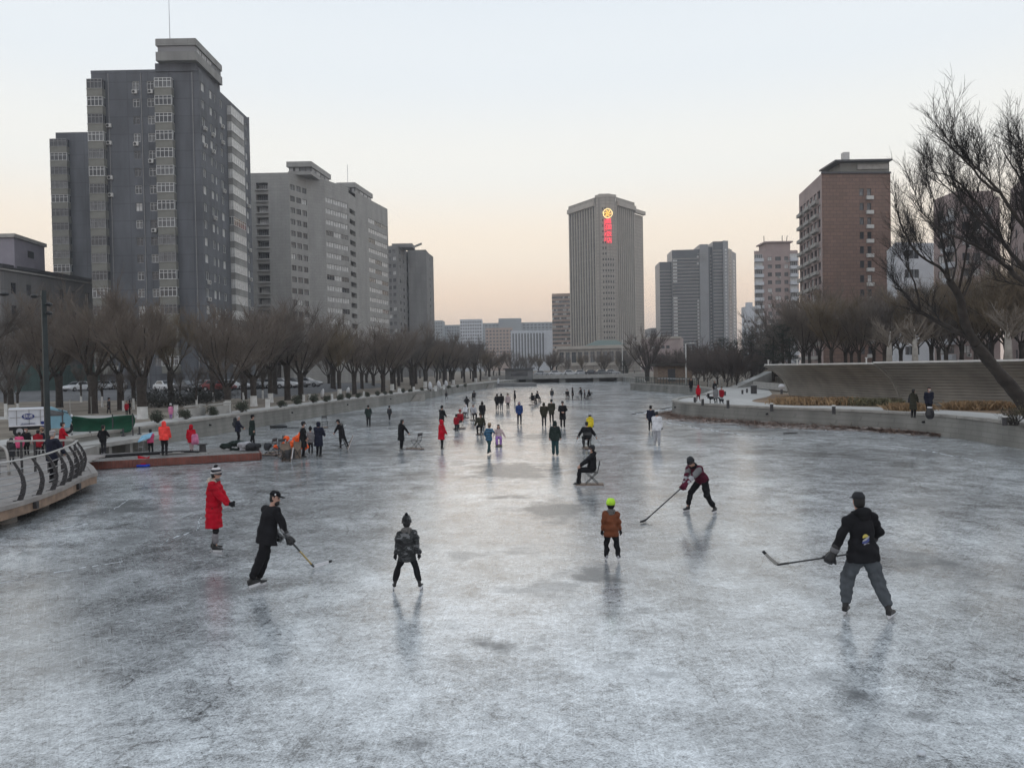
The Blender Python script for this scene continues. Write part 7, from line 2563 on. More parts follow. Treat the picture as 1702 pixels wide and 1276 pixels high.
        for k_ in range(8):
            a0, a1 = 2 * math.pi * k_ / 8, 2 * math.pi * (k_ + 1) / 8
            hm.capsule(nk + X * .075 * math.cos(a0) + F * .07 * math.sin(a0), nk + X * .075 * math.cos(a1) + F * .07 * math.sin(a1), .04, .04, 6)
        job(hm, P('collar'), [C[o['collar']]], vox_c, (.005, 40, 0))
    if o['mask'] and o['hood'] != 'up':
        mk_ = SB(); mk_.ball(H_(0, .062, -.055), (.06, .058, .052), 10); mk_.build('face_mask', C['mask'], body, smooth=True)
    # ---- hair and hats
    def shell(z0, grow, top=.125, yb=0.0):
        R2 = []
        prof_ = [(-.06, .066, .08, .008), (-.01, .073, .092, .002), (.045, .078, .1, -.003), (.085, .068, .087, -.005), (top - .012, .04, .052, -.006)]
        for z, rx, ry, yo in prof_:
            if z < z0: continue
            R2.append([H_((rx + grow) * math.cos(2 * math.pi * k_ / n), yo + yb + (ry + grow) * math.sin(2 * math.pi * k_ / n), z + grow * .5) for k_ in range(n)])
        return R2
    if o['hair'] and o['hood'] != 'up':
        hb = SB(); hb.loft(shell(.04, .010))
        hb.loft([[H_(rx * math.cos(2 * math.pi * k_ / n), yo + ry * math.sin(2 * math.pi * k_ / n), z) for k_ in range(n)] for z, rx, ry, yo in ((-.085, .055, .05, -.03), (-.05, .074, .072, -.027), (0, .080, .082, -.022), (.045, .082, .09, -.014), (.07, .07, .08, -.01))])
        if o.get('long'):
            hb.ball(H_(0, -.055, -.10), (.095, .055, .13), 10); hb.ball(H_(-.07, -.01, -.08), (.03, .05, .11), 8); hb.ball(H_(.07, -.01, -.08), (.03, .05, .11), 8)
        hb.build('hair', C[o['hair']], body, smooth=True)
    hat = o['hat']
    hm_ = C[o['hatc']]
    if hat in ('beanie', 'bobble'):
        hb = SB(); hb.loft(shell(.0, .020, .15)); hb.build('hat', hm_, body, smooth=True)
        hb = SB(); r_ = [[H_((.073 + .030) * math.cos(2 * math.pi * k_ / n), .002 + (.092 + .028) * math.sin(2 * math.pi * k_ / n), z) for k_ in range(n)] for z in (.0, .035)]
        hb.loft(r_); hb.build('hat_brim', hm_, body, smooth=False)
        if hat == 'bobble':
            hb = SB(); c = H_(0, -.03, .165); [hb.ball(c + rv(.01), .03, 8) for _ in range(6)]; hb.build('pompom', C['black'], body, smooth=True)
    elif hat == 'cap':
        hb = SB(); hb.loft(shell(.02, .014, .14)); hb.build('cap', hm_, body, smooth=True)
        hb = SB(); pts_ = [H_(x_, y_, .045 + z_) for x_, y_, z_ in ((-.075, .07, 0), (-.07, .14, -.012), (-.04, .185, -.018), (0, .198, -.02), (.04, .185, -.018), (.07, .14, -.012), (.075, .07, 0))]
        hb.loft([pts_, [p + hu * .012 for p in pts_]]); hb.build('cap_peak', hm_, body)
    elif hat == 'brim':
        hb = SB(); hb.loft(shell(.02, .018, .15)); hb.build('hat', hm_, body, smooth=True)
        hb = SB(); hb.loft([[H_(.15 * math.cos(2 * math.pi * k_ / n), .16 * math.sin(2 * math.pi * k_ / n), z) for k_ in range(n)] for z in (.03, .045)]); hb.build('hat_brim', hm_, body)
    elif hat == 'helmet':
        hb = SB(); hb.loft(shell(-.01, .034, .15)); hb.build('helmet', hm_, body, smooth=True)
        hb = SB(); hb.ball(H_(0, -.07, -.02), (.085 * hk, .06 * hk, .06 * hk), 10); hb.capsule(H_(-.09, 0, .0), H_(-.05, .05, -.11), .01, .01, 6); hb.capsule(H_(.09, 0, .0), H_(.05, .05, -.11), .01, .01, 6)
        hb.build('helmet_padding', C['black'], body, smooth=True)
    # ---- gloves
    if o['glove']:
        for i, (shd, el, wr_, sg) in enumerate(arms):
            g = SB()
            hd_ = (wr_ - el).normalized()
            if o.get('hdir') and o['hdir'][i]: hd_ = V(o['hdir'][i]).normalized()
            pn = V((-sg, .1, 0)) if abs(hd_.z) > .6 else V((-sg * .4, 0, -1))
            if o.get('palm') and o['palm'][i]: pn = V(o['palm'][i])
            big = o.get('big', 1.15)
            hand(g, wr_, hd_, pn, big if big > 1.3 else 1.05, o['curl'], 1.55 if big > 1.3 else 1.45, -sg)
            if big > 1.3: g.capsule(wr_ - (wr_ - el).normalized() * .10, wr_, .062, .056, 10)
            job(g, P('glove'), [C[o['glove']]], max(vox_b, .010), (0, 1, 0), 1)
            if big > 1.3:
                g = SB(); c0 = wr_ - (wr_ - el).normalized() * .055; g.capsule(c0, c0 + (wr_ - el).normalized() * .012, .066, .066, 10); g.build('cuff_band', C['lgrey' if o['glove'] == 'burg' else 'grey'], body, smooth=True)
    # ---- footwear
    for hip, kn, ank, yaw, pit, rol in legs:
        Rm = Matrix.Rotation(yaw, 3, 'Z') @ Matrix.Rotation(-pit, 3, 'X') @ Matrix.Rotation(rol, 3, 'Y')
        z0 = -.075
        f = SB()
        T = lambda x, y, z: ank + Rm @ V((x, y, z))
        spec_ = ((-.078, .030, z0, .012), (-.06, .038, z0, .03), (.0, .040, z0, .035), (.06, .044, z0, -.015), (.12, .045, z0, -.03), (.165, .036, z0, -.04), (.185, .018, z0 + .012, -.05))
        rg = []
        for y, w, zz, zt1 in spec_:
            rg.append([T(-w, y, zz), T(w, y, zz), T(w * 1.02, y, (zz + zt1) / 2), T(w * .6, y, zt1), T(-w * .6, y, zt1), T(-w * 1.02, y, (zz + zt1) / 2)])
        f.loft(rg)
        up = (kn - ank).normalized()
        f.capsule(T(0, -.015, -.02), T(0, -.015, -.01) + up * (.15 if sk else .09), .045, .052, 10)
        so = put('skate' if sk else 'boot', bpy.data.meshes.new('boot'), body)
        job(f, so, [C[o['shoec']]], max(vox_b, .0115), (0, 1, 0), 2)
        if sk:
            f = SB()
            f.loft([[T(-.018, -.07, z0), T(.018, -.07, z0), T(.018, .15, z0), T(-.018, .15, z0)], [T(-.008, -.06, z0 - .05 / s), T(.008, -.06, z0 - .05 / s), T(.008, .14, z0 - .05 / s), T(-.008, .14, z0 - .05 / s)]])
            f.build('blade_holder', M['white_print'] if q == 2 else M['steel'], so)
            f = SB()
            zz = z0 - .05 / s
            f.loft([[T(-.003, -.11, zz), T(.003, -.11, zz), T(.003, .19, zz), T(-.003, .19, zz)], [T(-.003, -.09, z0 - .0745 / s), T(.003, -.09, z0 - .0745 / s), T(.003, .165, z0 - .0745 / s), T(-.003, .165, z0 - .0745 / s)]])
            f.build('skate_blade', M['steel'], so)
    o_ = dict(body=body, s=s, arms=[(a[0] * s, a[1] * s, a[2] * s) for a in arms], H=lambda x, y, z: H_(x, y, z) * s, P=P, SB=SB, pel=pel, sp=sp_, X=X, F=F, nk=nk, ch=ch, sh=sh, legs=legs, vc=vox_c)
    o_['world'] = lambda v: Vector(loc) + Matrix.Rotation(rz, 3, 'Z') @ (V(v) * s)
    PEOPLE.append(o_)
    return o_


def foot(px, py, z=0.0): return G(px, py, z)


def tall(px, py, ytop, z=0.0):
    """height in metres of something standing at the pixel and reaching up to ytop"""
    p = G(px, py, z)
    return D(px, ytop, p.y).z - z


# ================================================================== the six players and skaters in front
# woman in the red coat, in profile to the right
p = foot(357, 917)
w = person('woman in a long red coat and striped bobble hat standing on skates', p, 1.87, -86, jacket='red', hem=.56, puff=.03, hat='bobble', hatc='hatstripe', trousers='black', shoes='skate', shoec='leather', q=2, hood=True, collar='fur', lean=.05,
           hands=((-.07, .33, 1.03), (.09, .36, 1.06)), pole=((-.6, -.5, -.6), (.6, -.5, -.6)), glove='black', hdir=((.3, 1, .0), (-.3, 1, .05)), feet=((-.10, -.04, 0, .3), (.10, .05, 0, -.25)), head=(.0, .12), curl=.6, loose=0.0)
for hip, kn, ank, *_ in w['legs']:
    lw = w['SB'](); u = (kn - ank).normalized(); lw.capsule(ank + u * .11, ank + u * .24, .066, .068, 12); job(lw, w['P']('leg_warmer'), [C['legwarm']], .0125, (.006, 60, 0))
sc = w['SB'](); nk = w['nk']; sc.ball(nk + w['F'] * .07 + w['sp'] * .035, (.075, .06, .06), 10); job(sc, w['P']('scarf'), [C['greyfur']], .0125, (.006, 40, 0))

# man in black with a cap, gliding right with his stick
p = foot(436, 976)
m1 = person('bearded man in black with a cap gliding right, hockey stick in one glove', p, 1.80, -52, jacket='black', hem=.82, puff=.028, trousers='black', shoes='skate', shoec='leather', hat='cap', hatc='black', q=2, pel=(.02, .10, 1.01), lean=.25, side=-.05, twist=.25,
            hands=((-.10, .36, .93), (.40, .44, .78)), pole=((-1, -.7, .35), (.8, -.4, 0)), glove='leather', big=1.4, hdir=((.6, .3, -.6), (.25, .6, -.75)), feet=((-.06, -.06, 0.0, .1, -.05), (.07, -.24, .035, -.3, -.25)), head=(-.75, .10), curl=1.0, loose=.026)
bd = m1['SB'](); 
H1 = m1['H']
b_ = MB(); b_.ball(H1(0, .062, -.095), (.055, .055, .055), 10); b_.build('beard', C['hair'], m1['body'], smooth=True)
b_ = MB(); b_.ball(H1(.085, .03, .075), (.014, .016, .016), 8); b_.build('cap_badge', M['white_print'], m1['body'], smooth=True)


def stick(label, pts, blade_dir, top, blade_len=.34, shaft2=None, tape='white_print', up=Vector((0, 0, 1))):
    """hockey stick from the butt to the heel, then a curved blade"""
    a, hl = Vector(pts[0]), Vector(pts[1])
    t = thing('hockey_stick', label, 'hockey stick', a)
    d = (hl - a); L = d.length; d.normalize()
    s_ = MB(); s_.bar((0, 0, 0), d * L * (.55 if shaft2 else 1), .03, .022); s_.build('shaft', M['black'], t)
    if shaft2: s_ = MB(); s_.bar(d * L * .55, d * L, .03, .022); s_.build('lower_shaft', M[shaft2], t)
    s_ = MB(); s_.bar((0, 0, 0), d * .16, .036, .03); s_.build('grip_tape', M['grey_frame'], t)
    bd_ = Vector(blade_dir).normalized()
    side_ = bd_.cross(up).normalized()
    rings = []
    for k in range(7):
        u = k / 6
        c = d * L + bd_ * blade_len * u + side_ * (.05 * u * u) + up * (.02 * u * u)
        hh = .038 * (1 - .25 * u)
        rings.append([c + up * hh - side_ * .006, c + up * hh + side_ * .006, c - up * hh * .8 + side_ * .006, c - up * hh * .8 - side_ * .006])
    s_ = MB(); s_.loft(rings[:6]); s_.build('blade', M[tape], t)
    s_ = MB(); s_.loft(rings[5:]); s_.build('blade_toe', M['black'], t)
    s_ = MB(); s_.bar(d * (L - .17), d * (L + .01), .036, .03); s_.build('heel', M['black'], t)
    return t


M['yellow_shaft'] = mk('yellow_shaft', (.5, .36, .12), .4, .25, 8)
hw = m1['arms'][1][2]
hand_w = Vector(p) + Matrix.Rotation(R(-52), 3, 'Z') @ (hw + Vector((.02, .05, -.07)))
pd = Vector((hand_w.x, hand_w.y, 0))
heel = G(521, 941, .05); 
direc = (heel - hand_w).normalized()
butt = hand_w - direc * .62
stick('hockey stick with a yellow lower shaft held by the man in black', (butt, heel), (G(546, 934, .09) - heel), butt, .38, 'yellow_shaft')

# child in camouflage, seen from behind
p = foot(678, 981)
person('child in a camouflage jacket and bobble hat skating away', p, 1.31, 4, jacket='camo', hem=.78, puff=.035, hat='bobble', hatc='camo', hood=True, collar='greyfur', trousers='black', shoes='skate', shoec='leather', glove='black', q=2,
       hands=((-.33, .04, .80), (.33, .02, .79)), feet=((-.34, .05, 0, .2, 0, .16), (.31, -.02, 0, -.25, 0, -.18)), pel=(0, 0, 1.01), lean=.05, loose=.018)
# child in brown with a neon helmet
p = foot(1017, 933)
person('child in a brown hooded jacket and neon green helmet facing away', p, 1.20, 0, jacket='brown', hem=.80, puff=.035, hat='helmet', hatc='neon', hood=True, collar='greyfur', trousers='black', shoes='skate', shoec='lgrey', glove='black', q=2, over=True,
       hands=((-.32, .02, .84), (.32, .02, .82)), feet=((-.16, .04, 0, .15, 0, .08), (.20, -.04, 0, -.2, 0, -.12)), pel=(0, 0, 1.05), lean=.04, loose=.028)
# the bending player in burgundy
p = foot(1164, 852)
m2 = person('hockey player in a dark burgundy jersey bending forward to the left', p, 1.80, 128, jacket='jersey', hem=.95, puff=.03, trousers='black', shoes='skate', shoec='leather', hat='beanie', hatc='charcoal', q=2, pel=(0, -.10, .92), lean=.72, twist=-.1, collar='black',
            hands=((-.02, .60, .90), (.12, .62, .68)), pole=((-.9, -.2, .1), (.9, -.2, .1)), glove='burg', big=1.4, hdir=((.2, .6, -.6), (.1, .6, -.7)), feet=((-.32, -.22, 0, .25, 0, .18), (.30, .17, 0, -.05, 0, -.16)), head=(.0, .25), curl=1.0, loose=.02)
for i in (0, 1):
    a_ = m2['arms'][i]
    b_ = MB(); v0, v1 = a_[0].lerp(a_[1], .1), a_[0].lerp(a_[1], .85); b_.capsule(v0, v1, .093, .083, 12); b_.build('sleeve_panel', C['grey'], m2['body'], smooth=True)
    b_ = MB(); v0, v1 = a_[1].lerp(a_[2], .3), a_[1].lerp(a_[2], .42); b_.capsule(v0, v1, .077, .075, 12); b_.build('sleeve_band', C['lgrey'], m2['body'], smooth=True)
hw = (m2['arms'][1][2] + Vector((0, .06, -.06)))
Rz = Matrix.Rotation(R(128), 3, 'Z')
hand_w = Vector(p) + Rz @ hw
hand_u = Vector(p) + Rz @ (m2['arms'][0][2] + Vector((0, .06, -.05)))
heel = G(1073, 864, .05)
dd = (heel - hand_w).normalized()
stick('long black hockey stick reaching out from the burgundy player', (hand_w - dd * .45, heel), (G(1068, 868, .03) - heel), None, .26, None, 'black')

# big man from behind with a hoodie
p = foot(1436, 1026)
m3 = person('tall man in a black hoodie and grey joggers seen from behind', p, 2.0, 14, jacket='black', hem=.83, puff=.022, trousers='sweat', shoes='skate', shoec='leather', hat='cap', hatc='charcoal', q=2, hood=True, pel=(-.02, -.02, .98), lean=.10, side=-.02,
            hands=((-.43, .12, .92), (.30, .22, 1.03)), pole=((-1, -.4, .1), (1, -.7, 0)), glove='leather', big=1.4, hdir=((-.45, .3, -.7), None), feet=((-.17, .18, 0, -.85, 0, .05), (.30, -.16, 0, -1.0, 0, -.10)), head=(-.25, -.02), curl=1.0, loose=.036)
# generic patch print on the back of the hoodie: a sun over waves, flat print
yel, bl2 = mk('yellow_print', (.5, .42, .1), .8, .15, 10), mk('blue_print', (.07, .09, .26), .8, .2, 10)
F3, X3, s3 = m3['F'], m3['X'], m3['s']
c3 = (m3['pel'] + m3['sp'] * .18) * s3 - F3 * .162 - X3 * .052


def patch(name, pts, m, lift=0.0):
    b_ = MB()
    f_ = []
    for (u, v) in pts: f_.append(c3 + X3 * u + m3['sp'] * v - F3 * (lift - .6 * (u - .02) ** 2))
    b_.add(f_ + [q_ + F3 * .01 for q_ in f_], [tuple(range(len(f_)))] + [(i, (i + 1) % len(f_), len(f_) + (i + 1) % len(f_), len(f_) + i) for i in range(len(f_))])
    b_.build(name, m, m3['body'])


patch('back_print', [(.05 * math.cos(a), .035 + .055 * math.sin(a)) for a in [.25 + k * .27 for k in range(12)]], yel)
patch('back_print', [(-.06, -.02), (-.05, .0), (.065, .06), (.062, .035), (.0, -.005)], C['lgrey'], .002)
patch('back_print', [(-.07, -.05), (-.06, -.022), (.0, -.005), (.06, .03), (.055, -.02), (.0, -.055)], bl2, .001)
patch('back_print', [(-.045, -.085), (-.04, -.058), (.05, -.05), (.045, -.085)], C['lgrey'], .002)
Rz = Matrix.Rotation(R(14), 3, 'Z')
hl_ = Vector(p) + Rz @ (m3['arms'][0][2] + Vector((-.03, .04, -.07)))
hr_ = Vector(p) + Rz @ (m3['arms'][1][2] + Vector((0, .04, -.03)))
heel = D(1293, 938, hl_.y + .25)
dd = (heel - hl_).normalized()
butt = hl_ - dd * .62
stick('hockey stick with a pale raised blade held by the man in the hoodie', (butt, heel), (D(1269, 922, hl_.y + .2) - heel), None, .34, None, 'concrete', up=Vector((.5, -.6, .6)).normalized())


# ================================================================== ice chairs: a folding chair fixed on a board with runners
def chair_meshes():
    b = MB(); b.box((0, .08, .055), (.42, .95, .03)); r_ = MB()
    for sx_ in (-.17, .17): r_.bar((sx_, -.38, .02), (sx_, .52, .02), .02, .04); r_.bar((sx_, .52, .02), (sx_, .62, .09), .02, .04)
    f = MB()
    for sx_ in (-.19, .19):
        f.tube([(sx_, -.22, .07), (sx_, .2, .47)], .013, 6); f.tube([(sx_ * .92, .22, .07), (sx_ * .92, -.2, .47), (sx_ * .92, -.28, .86)], .013, 6)
    f.tube([(-.175, -.28, .86), (.175, -.28, .86)], .013, 6); f.tube([(-.175, -.24, .62), (.175, -.24, .62)], .011, 6); f.tube([(-.19, .2, .47), (.19, .2, .47)], .013, 6); f.tube([(-.18, -.02, .27), (.18, -.02, .27)], .011, 6)
    st = MB(); st.box((0, 0, .475), (.36, .38, .025)); bk = MB(); bk.box((0, -.265, .77), (.34, .022, .13))
    return b.mesh('board', M['timber']), r_.mesh('runner', M['steel']), f.mesh('frame', M['black']), st.mesh('seat', M['post']), bk.mesh('backrest', M['post'])


CH = chair_meshes()


def chair(label, loc, face, group=None, rot=None, s=1.0):
    t = thing('ice_chair', label, 'ice chair', loc, R(face), group)
    if rot: t.rotation_euler = rot
    t.scale = (s, s, s)
    for nm, me in zip(('board', 'runner', 'frame', 'seat', 'backrest'), CH): put(nm, me, t)
    return t


def sitter(label, clabel, px, py, face, h=1.68, **k):
    p = foot(px, py)
    q_ = k.pop('q', 1)
    sc_ = k.pop('cs', 1.0)
    s_ = h / 1.82
    ch_ = chair(clabel, p, face, s=sc_)
    d = dict(sit=True, pel=(0, .0, (.49 * sc_ + .085 * s_) / s_), hem=.95, lean=-.05, feet=((-.12, .42, .045 / s_), (.12, .46, .045 / s_)), q=q_)
    d.update(k)
    return person(label, p, h, face, **d)


def pole_pair(label, who, tips):
    for i, (pt) in enumerate(tips):
        w_ = who['arms'][i][2]
        a = Vector(who['body'].location) + Matrix.Rotation(who['body'].rotation_euler.z, 3, 'Z') @ w_
        b_ = Vector(pt)
        d = (b_ - a).normalized()
        s_ = MB(); s_.tube([tuple(-d * .12), tuple(d * (b_ - a).length)], .012, 6); s_.tube([tuple(-d * .14), tuple(-d * .02)], .02, 6)
        o = s_.build('push_pole', M['steel'], None, a)
        tag(o, label[i], 'pole')


# nearest seated man, facing left
sitter('man in a black jacket sitting on an ice chair and facing left', 'ice chair under the man in black facing left in the centre', 984, 807, 84, 1.76, jacket='black', trousers='black', hat='beanie', hatc='charcoal', hood=True, mask=True, hands=((-.16, .42, .70), (.17, .40, .72)), puff=.03, feet=((-.14, .50, .03), (.14, .46, .03)))
# walker in dark teal
person('person in a black and teal hooded coat walking away in the centre', foot(923, 757), tall(923, 757, 700), 0, jacket='dkgreen', hem=.80, puff=.035, hood='up', trousers='teal', hands=((-.30, .02, .88), (.32, .04, .84)), feet=((-.09, .12, 0), (.10, -.12, 0)), loose=.03)
# seated from behind
s1 = sitter('person in black seen from behind paddling an ice chair', 'ice chair under the paddling person seen from behind', 976, 746, 2, 1.72, jacket='black', trousers='black', hair='hair', hands=((-.46, .16, .62), (.50, .12, .60)), puff=.04, lean=.12)
pole_pair(('short pole in the left hand of the paddling person', 'short pole in the right hand of the paddling person'), s1, (G(955, 740), G(1000, 741)))
person('person in a yellow hooded jacket and white helmet behind the paddler', foot(981, 727), 1.35, 10, jacket='yellow', hem=.8, puff=.035, hat='helmet', hatc='lgrey', hood=True, trousers='charcoal', glove='black')
for (x, y, t_, kw, l) in (
    (904.5, 709, 669, dict(jacket='olive', hood='up', puff=.045, trousers='charcoal', hem=.8, hands=((-.2, .14, .95), (.2, .14, .95))), 'person in a puffy olive hooded jacket left of two others'),
    (917, 703, 664, dict(jacket='olive', hat='beanie', puff=.035, trousers='black', hem=.7, hands=((-.2, .14, .95), (.2, .14, .95))), 'person in a dark olive coat standing between two others'),
    (935.5, 711, 667, dict(jacket='black', hem=.6, puff=.035, trousers='black', hat='beanie', hatc='charcoal', hands=((-.08, .30, 1.12), (.08, .30, 1.12)), pole=((-1, -.2, -.3), (1, -.2, -.3)), face=180), 'person in a long black coat facing us with folded hands'),
    (863.5, 706, 668, dict(jacket='blue', hem=.84, puff=.04, trousers='navy', hood='up', face=180, hands=((-.2, .14, .95), (.2, .14, .95)), feet=((-.12, 0, 0, .5), (.12, 0, 0, -.5))), 'person in a dark blue jacket standing with feet apart'),
    (826.5, 682, 654.5, dict(jacket='black', hem=.75, puff=.03, hood='up', hands=((-.2, .1, .95), (.2, .1, .95))), 'left one of the three people standing in a row far out'),
    (833.5, 682.5, 653.7, dict(jacket='black', hem=.78, puff=.05, hood='up', trousers='grey', hands=((-.2, .1, .95), (.2, .1, .95))), 'bulky person in black in the middle of the far row'),
    (844.5, 681, 654, dict(jacket='pinkgrey', hem=.8, puff=.035, hat='beanie', trousers='charcoal', face=170), 'person in a pale jacket at the right of the far row'),
    (856, 670.5, 649, dict(jacket='black', hem=.65, puff=.03, hood='up', face=90), 'lone far person in a black coat seen in profile'),
    (917.6, 665.5, 646, dict(jacket='charcoal', hem=.8, puff=.04, hat='beanie', trousers='lgrey', feet=((-.12, .1, 0), (.1, -.1, 0))), 'far skater in a grey jacket with pale trousers'),
    (952, 664.5, 643.8, dict(jacket='black', hem=.6, puff=.025, hood='up', face=90), 'tall dark person at the left of the far group'),
    (966.5, 664, 643.8, dict(jacket='black', hem=.75, puff=.03, hat='beanie', face=100, lean=.2, hands=((-.1, .45, .95), (.15, .42, .95))), 'dark person pushing an ice chair in the far group'),
    (972, 664.8, 648.8, dict(jacket='charcoal', hem=.8, puff=.03, hat='beanie', trousers='black', feet=((-.15, .2, 0), (.12, -.2, 0)), face=100), 'dark child striding beside the far group'),
    (741.8, 664.7, 650.3, dict(jacket='charcoal', hem=.85, puff=.02, feet=((-.2, .1, 0), (.28, -.1, 0)), trousers='charcoal', q=0), 'lone far skater gliding near the left quay'),
    (776, 681.5, 659, dict(jacket='black', hem=.6, puff=.035, hood='up', hands=((-.22, .1, 1.05), (.22, .1, 1.05)), pole=((-1, .1, 0), (1, .1, 0))), 'person in a black hooded coat with elbows out far left'),
    (802, 702, 667.7, dict(jacket='black', hem=.7, puff=.045, hood='up', hands=((-.2, .15, .95), (.2, .15, .95)), trousers='black'), 'person in a bulky dark hooded coat behind the seated crowd'),
    (734.5, 714, 674.8, dict(jacket='black', hem=.6, puff=.04, hat='beanie', face=-40, hands=((-.15, .28, 1.0), (.2, .3, 1.0))), 'dark figure bending behind the person in red'),
    (734, 747, 698, dict(jacket='red', hem=.62, puff=.05, hood='up', trousers='black', face=-60, hands=((-.15, .25, 1.0), (.15, .28, 1.0)), feet=((-.06, .06, 0), (.07, -.02, 0))), 'person in a red hooded puffer coat standing left of centre'),
    (647.5, 699, 675.5, dict(jacket='charcoal', hem=.78, puff=.045, hat='beanie', hatc='black', trousers='black', feet=((-.06, .08, 0), (.06, -.06, 0))), 'small child in a grey puffer jacket alone on the ice'),
    (612.7, 709.5, 673.2, dict(jacket='dkgreen', hem=.84, puff=.03, trousers='black', hair='hair', hands=((-.12, -.1, .98), (.12, -.1, .98)), pole=((-1, 0, -.2), (1, 0, -.2))), 'person in a dark green jacket with hands behind the back'),
    (504, 760, 701, dict(jacket='black', hem=.52, puff=.04, hat='beanie', hatc='charcoal', face=-70, hands=((-.12, .2, 1.0), (.2, .14, .95)), mask=True), 'person in a long black coat left of the child by the fire'),
    (516.5, 754, 711.5, dict(jacket='grey', hem=.8, puff=.035, hat='bobble', hatc='black', trousers='charcoal'), 'child in a grey padded jacket between two adults in black'),
    (530, 759, 701, dict(jacket='navy', hem=.55, puff=.045, hood='up', face=-20, hands=((-.12, .32, 1.1), (.15, .32, 1.1)), trousers='black'), 'person in a navy hooded coat right of the grey child'),
    (396, 738.5, 691.5, dict(jacket='navy', hem=.82, puff=.04, face=-70, hands=((-.1, .34, 1.05), (.1, .34, 1.05)), hair='hairgrey', trousers='black'), 'person in a navy jacket wearing a dark backpack on the dock'),
    (419.5, 740, 690, dict(jacket='dkgreen', hem=.62, puff=.04, face=-60, hat='brim', hatc='black', feet=((-.12, .12, 0), (.12, -.12, 0))), 'person in a brimmed hat and dark green coat on the dock end'),
    (1082, 735, 675, dict(jacket='navy', hem=.78, puff=.04, hat='beanie', trousers='black', hands=((-.3, .02, .9), (.28, .12, .95)), loc=(1082, 716)), 'person in a navy jacket behind the child in white'),
    (1092, 739, 685.5, dict(jacket='white', hem=.8, puff=.05, hair='hair', trousers='lgrey', shoes='skate', shoec='lgrey', face=-25, glove='black', loose=.04, feet=((-.12, .06, 0), (.12, -.04, 0)), hands=((-.22, .22, .95), (.28, .1, .88))), 'child in a white snow suit skating at the right'),
    (813, 754.5, 704.5, dict(jacket='bluestripe', hem=.8, puff=.03, hat='beanie', hatc='tan', trousers='teal', feet=((-.1, .3, 0, .1), (.12, -.32, .05, -.3, -.5)), face=-30, lean=.12, hands=((-.3, .2, 1.0), (.35, .1, 1.3))), 'child in a blue striped jacket striding right'),
):
    fc = kw.pop('face', 0)
    lc = kw.pop('loc', (x, y))
    qq = kw.pop('q', 1 if y - t_ > 33 else 0)
    person(l, foot(*lc), max(.9, D(x, t_, foot(*lc).y).z), fc, q=qq, **kw)

# seated people further out
s2 = sitter('person in a crimson jacket sitting on an ice chair with two poles', 'ice chair under the person in crimson', 765, 713, 150, 1.6, jacket='crimson', trousers='charcoal', hat='beanie', hatc='crimson', hands=((-.42, .25, .7), (.42, .2, .7)), puff=.035)
person('child in a red vest standing before the crimson sitter', foot(758.5, 718), 1.12, -20, jacket='crimson', hem=.8, puff=.035, hair='hair', trousers='charcoal')
sitter('person in pale grey seated in the middle of the crowd', 'ice chair under the pale grey sitter', 787, 699, 200, 1.6, jacket='lgrey', trousers='black', hat='beanie', hatc='grey', puff=.045)
sitter('person in white bundled low at the left of the crowd', 'ice chair under the bundled white sitter', 774, 695, 160, 1.3, jacket='white', trousers='charcoal', hood='up', puff=.05, cs=.9)
sitter('person in dark brown crouched on an ice chair in front of the crowd', 'ice chair under the crouched dark sitter', 799, 722, 170, 1.6, jacket='olive', trousers='black', hat='beanie', hatc='olive', puff=.045, hands=((-.4, .25, .6), (.4, .2, .6)))
sitter('girl in pink and purple with long hair sitting on an ice chair', 'ice chair under the girl in pink', 829, 741, 182, 1.34, jacket='pinkgrey', trousers='purple', hair='hair', long=True, hands=((-.46, .22, .66), (.4, .3, .7)), puff=.035, cs=.85, loose=.035)
sitter('far person in dark clothes sitting low near the left quay', 'ice chair under the far low sitter', 788, 666.5, 20, 1.6, jacket='black', trousers='black', hat='beanie', puff=.04, q=0)
sitter('dark sitter at the left of a far pair', 'ice chair under the left sitter of the far pair', 885, 673, -60, 1.7, jacket='black', hood='up', puff=.04, q=0)
sitter('dark sitter leaning at the right of a far pair', 'ice chair under the right sitter of the far pair', 892, 669, -60, 1.7, jacket='black', hat='beanie', puff=.04, q=0, lean=.2)
sitter('small far sitter at the left end of the far group', 'ice chair at the left end of the far group', 943, 664, 190, 1.6, jacket='black', hat='beanie', puff=.03, q=0)
sitter('small far sitter at the right end of the far group', 'ice chair at the right end of the far group', 980.5, 664.2, 120, 1.5, jacket='black', hood='up', puff=.03, q=0, lean=.25)
chair('ice chair pushed along by the far group', foot(960, 664.3), 100)

# woman reaching for a chair, man dragging a sled
p = foot(667, 747)
q1 = person('person in a long black puffer coat reaching out to an ice chair', p, tall(667, 747, 698), -50, jacket='black', hem=.55, puff=.04, hair='hair', hood=True, trousers='black', lean=.12, hands=((-.22, .1, .95), (.38, .50, .80)), feet=((-.1, .02, 0), (.12, -.04, 0)))
chair('empty ice chair held by the person in the long black puffer', foot(692, 747), 60)
p = foot(569, 745)
person('person in a black hooded coat bending and dragging a sled', p, tall(569, 745, 697), 70, jacket='black', hem=.62, puff=.04, hat='cap', hatc='black', hood=True, collar='greyfur', lean=.28, hands=((-.2, .48, .92), (.2, .1, .9)), feet=((-.1, .06, 0), (.12, -.36, .02, 0, -.4)), head=(.2, .3))
chair('ice chair tipped on its back behind the bending person', foot(582, 746) + Vector((0, 0, .18)), 0, rot=(R(68), 0, R(-80)))
s_ = MB(); a_ = foot(546, 728); s_.tube([(0, 0, .02), (1.0, .3, .75)], .012, 6); s_.tube([(.92, .28, .69), (1.02, .3, .77)], .022, 6); tag(s_.build('push_pole', M['steel'], None, a_), 'thin pole held out by the bending person', 'pole')
chair('small empty ice chair standing alone below the left quay', foot(540, 711), 200)

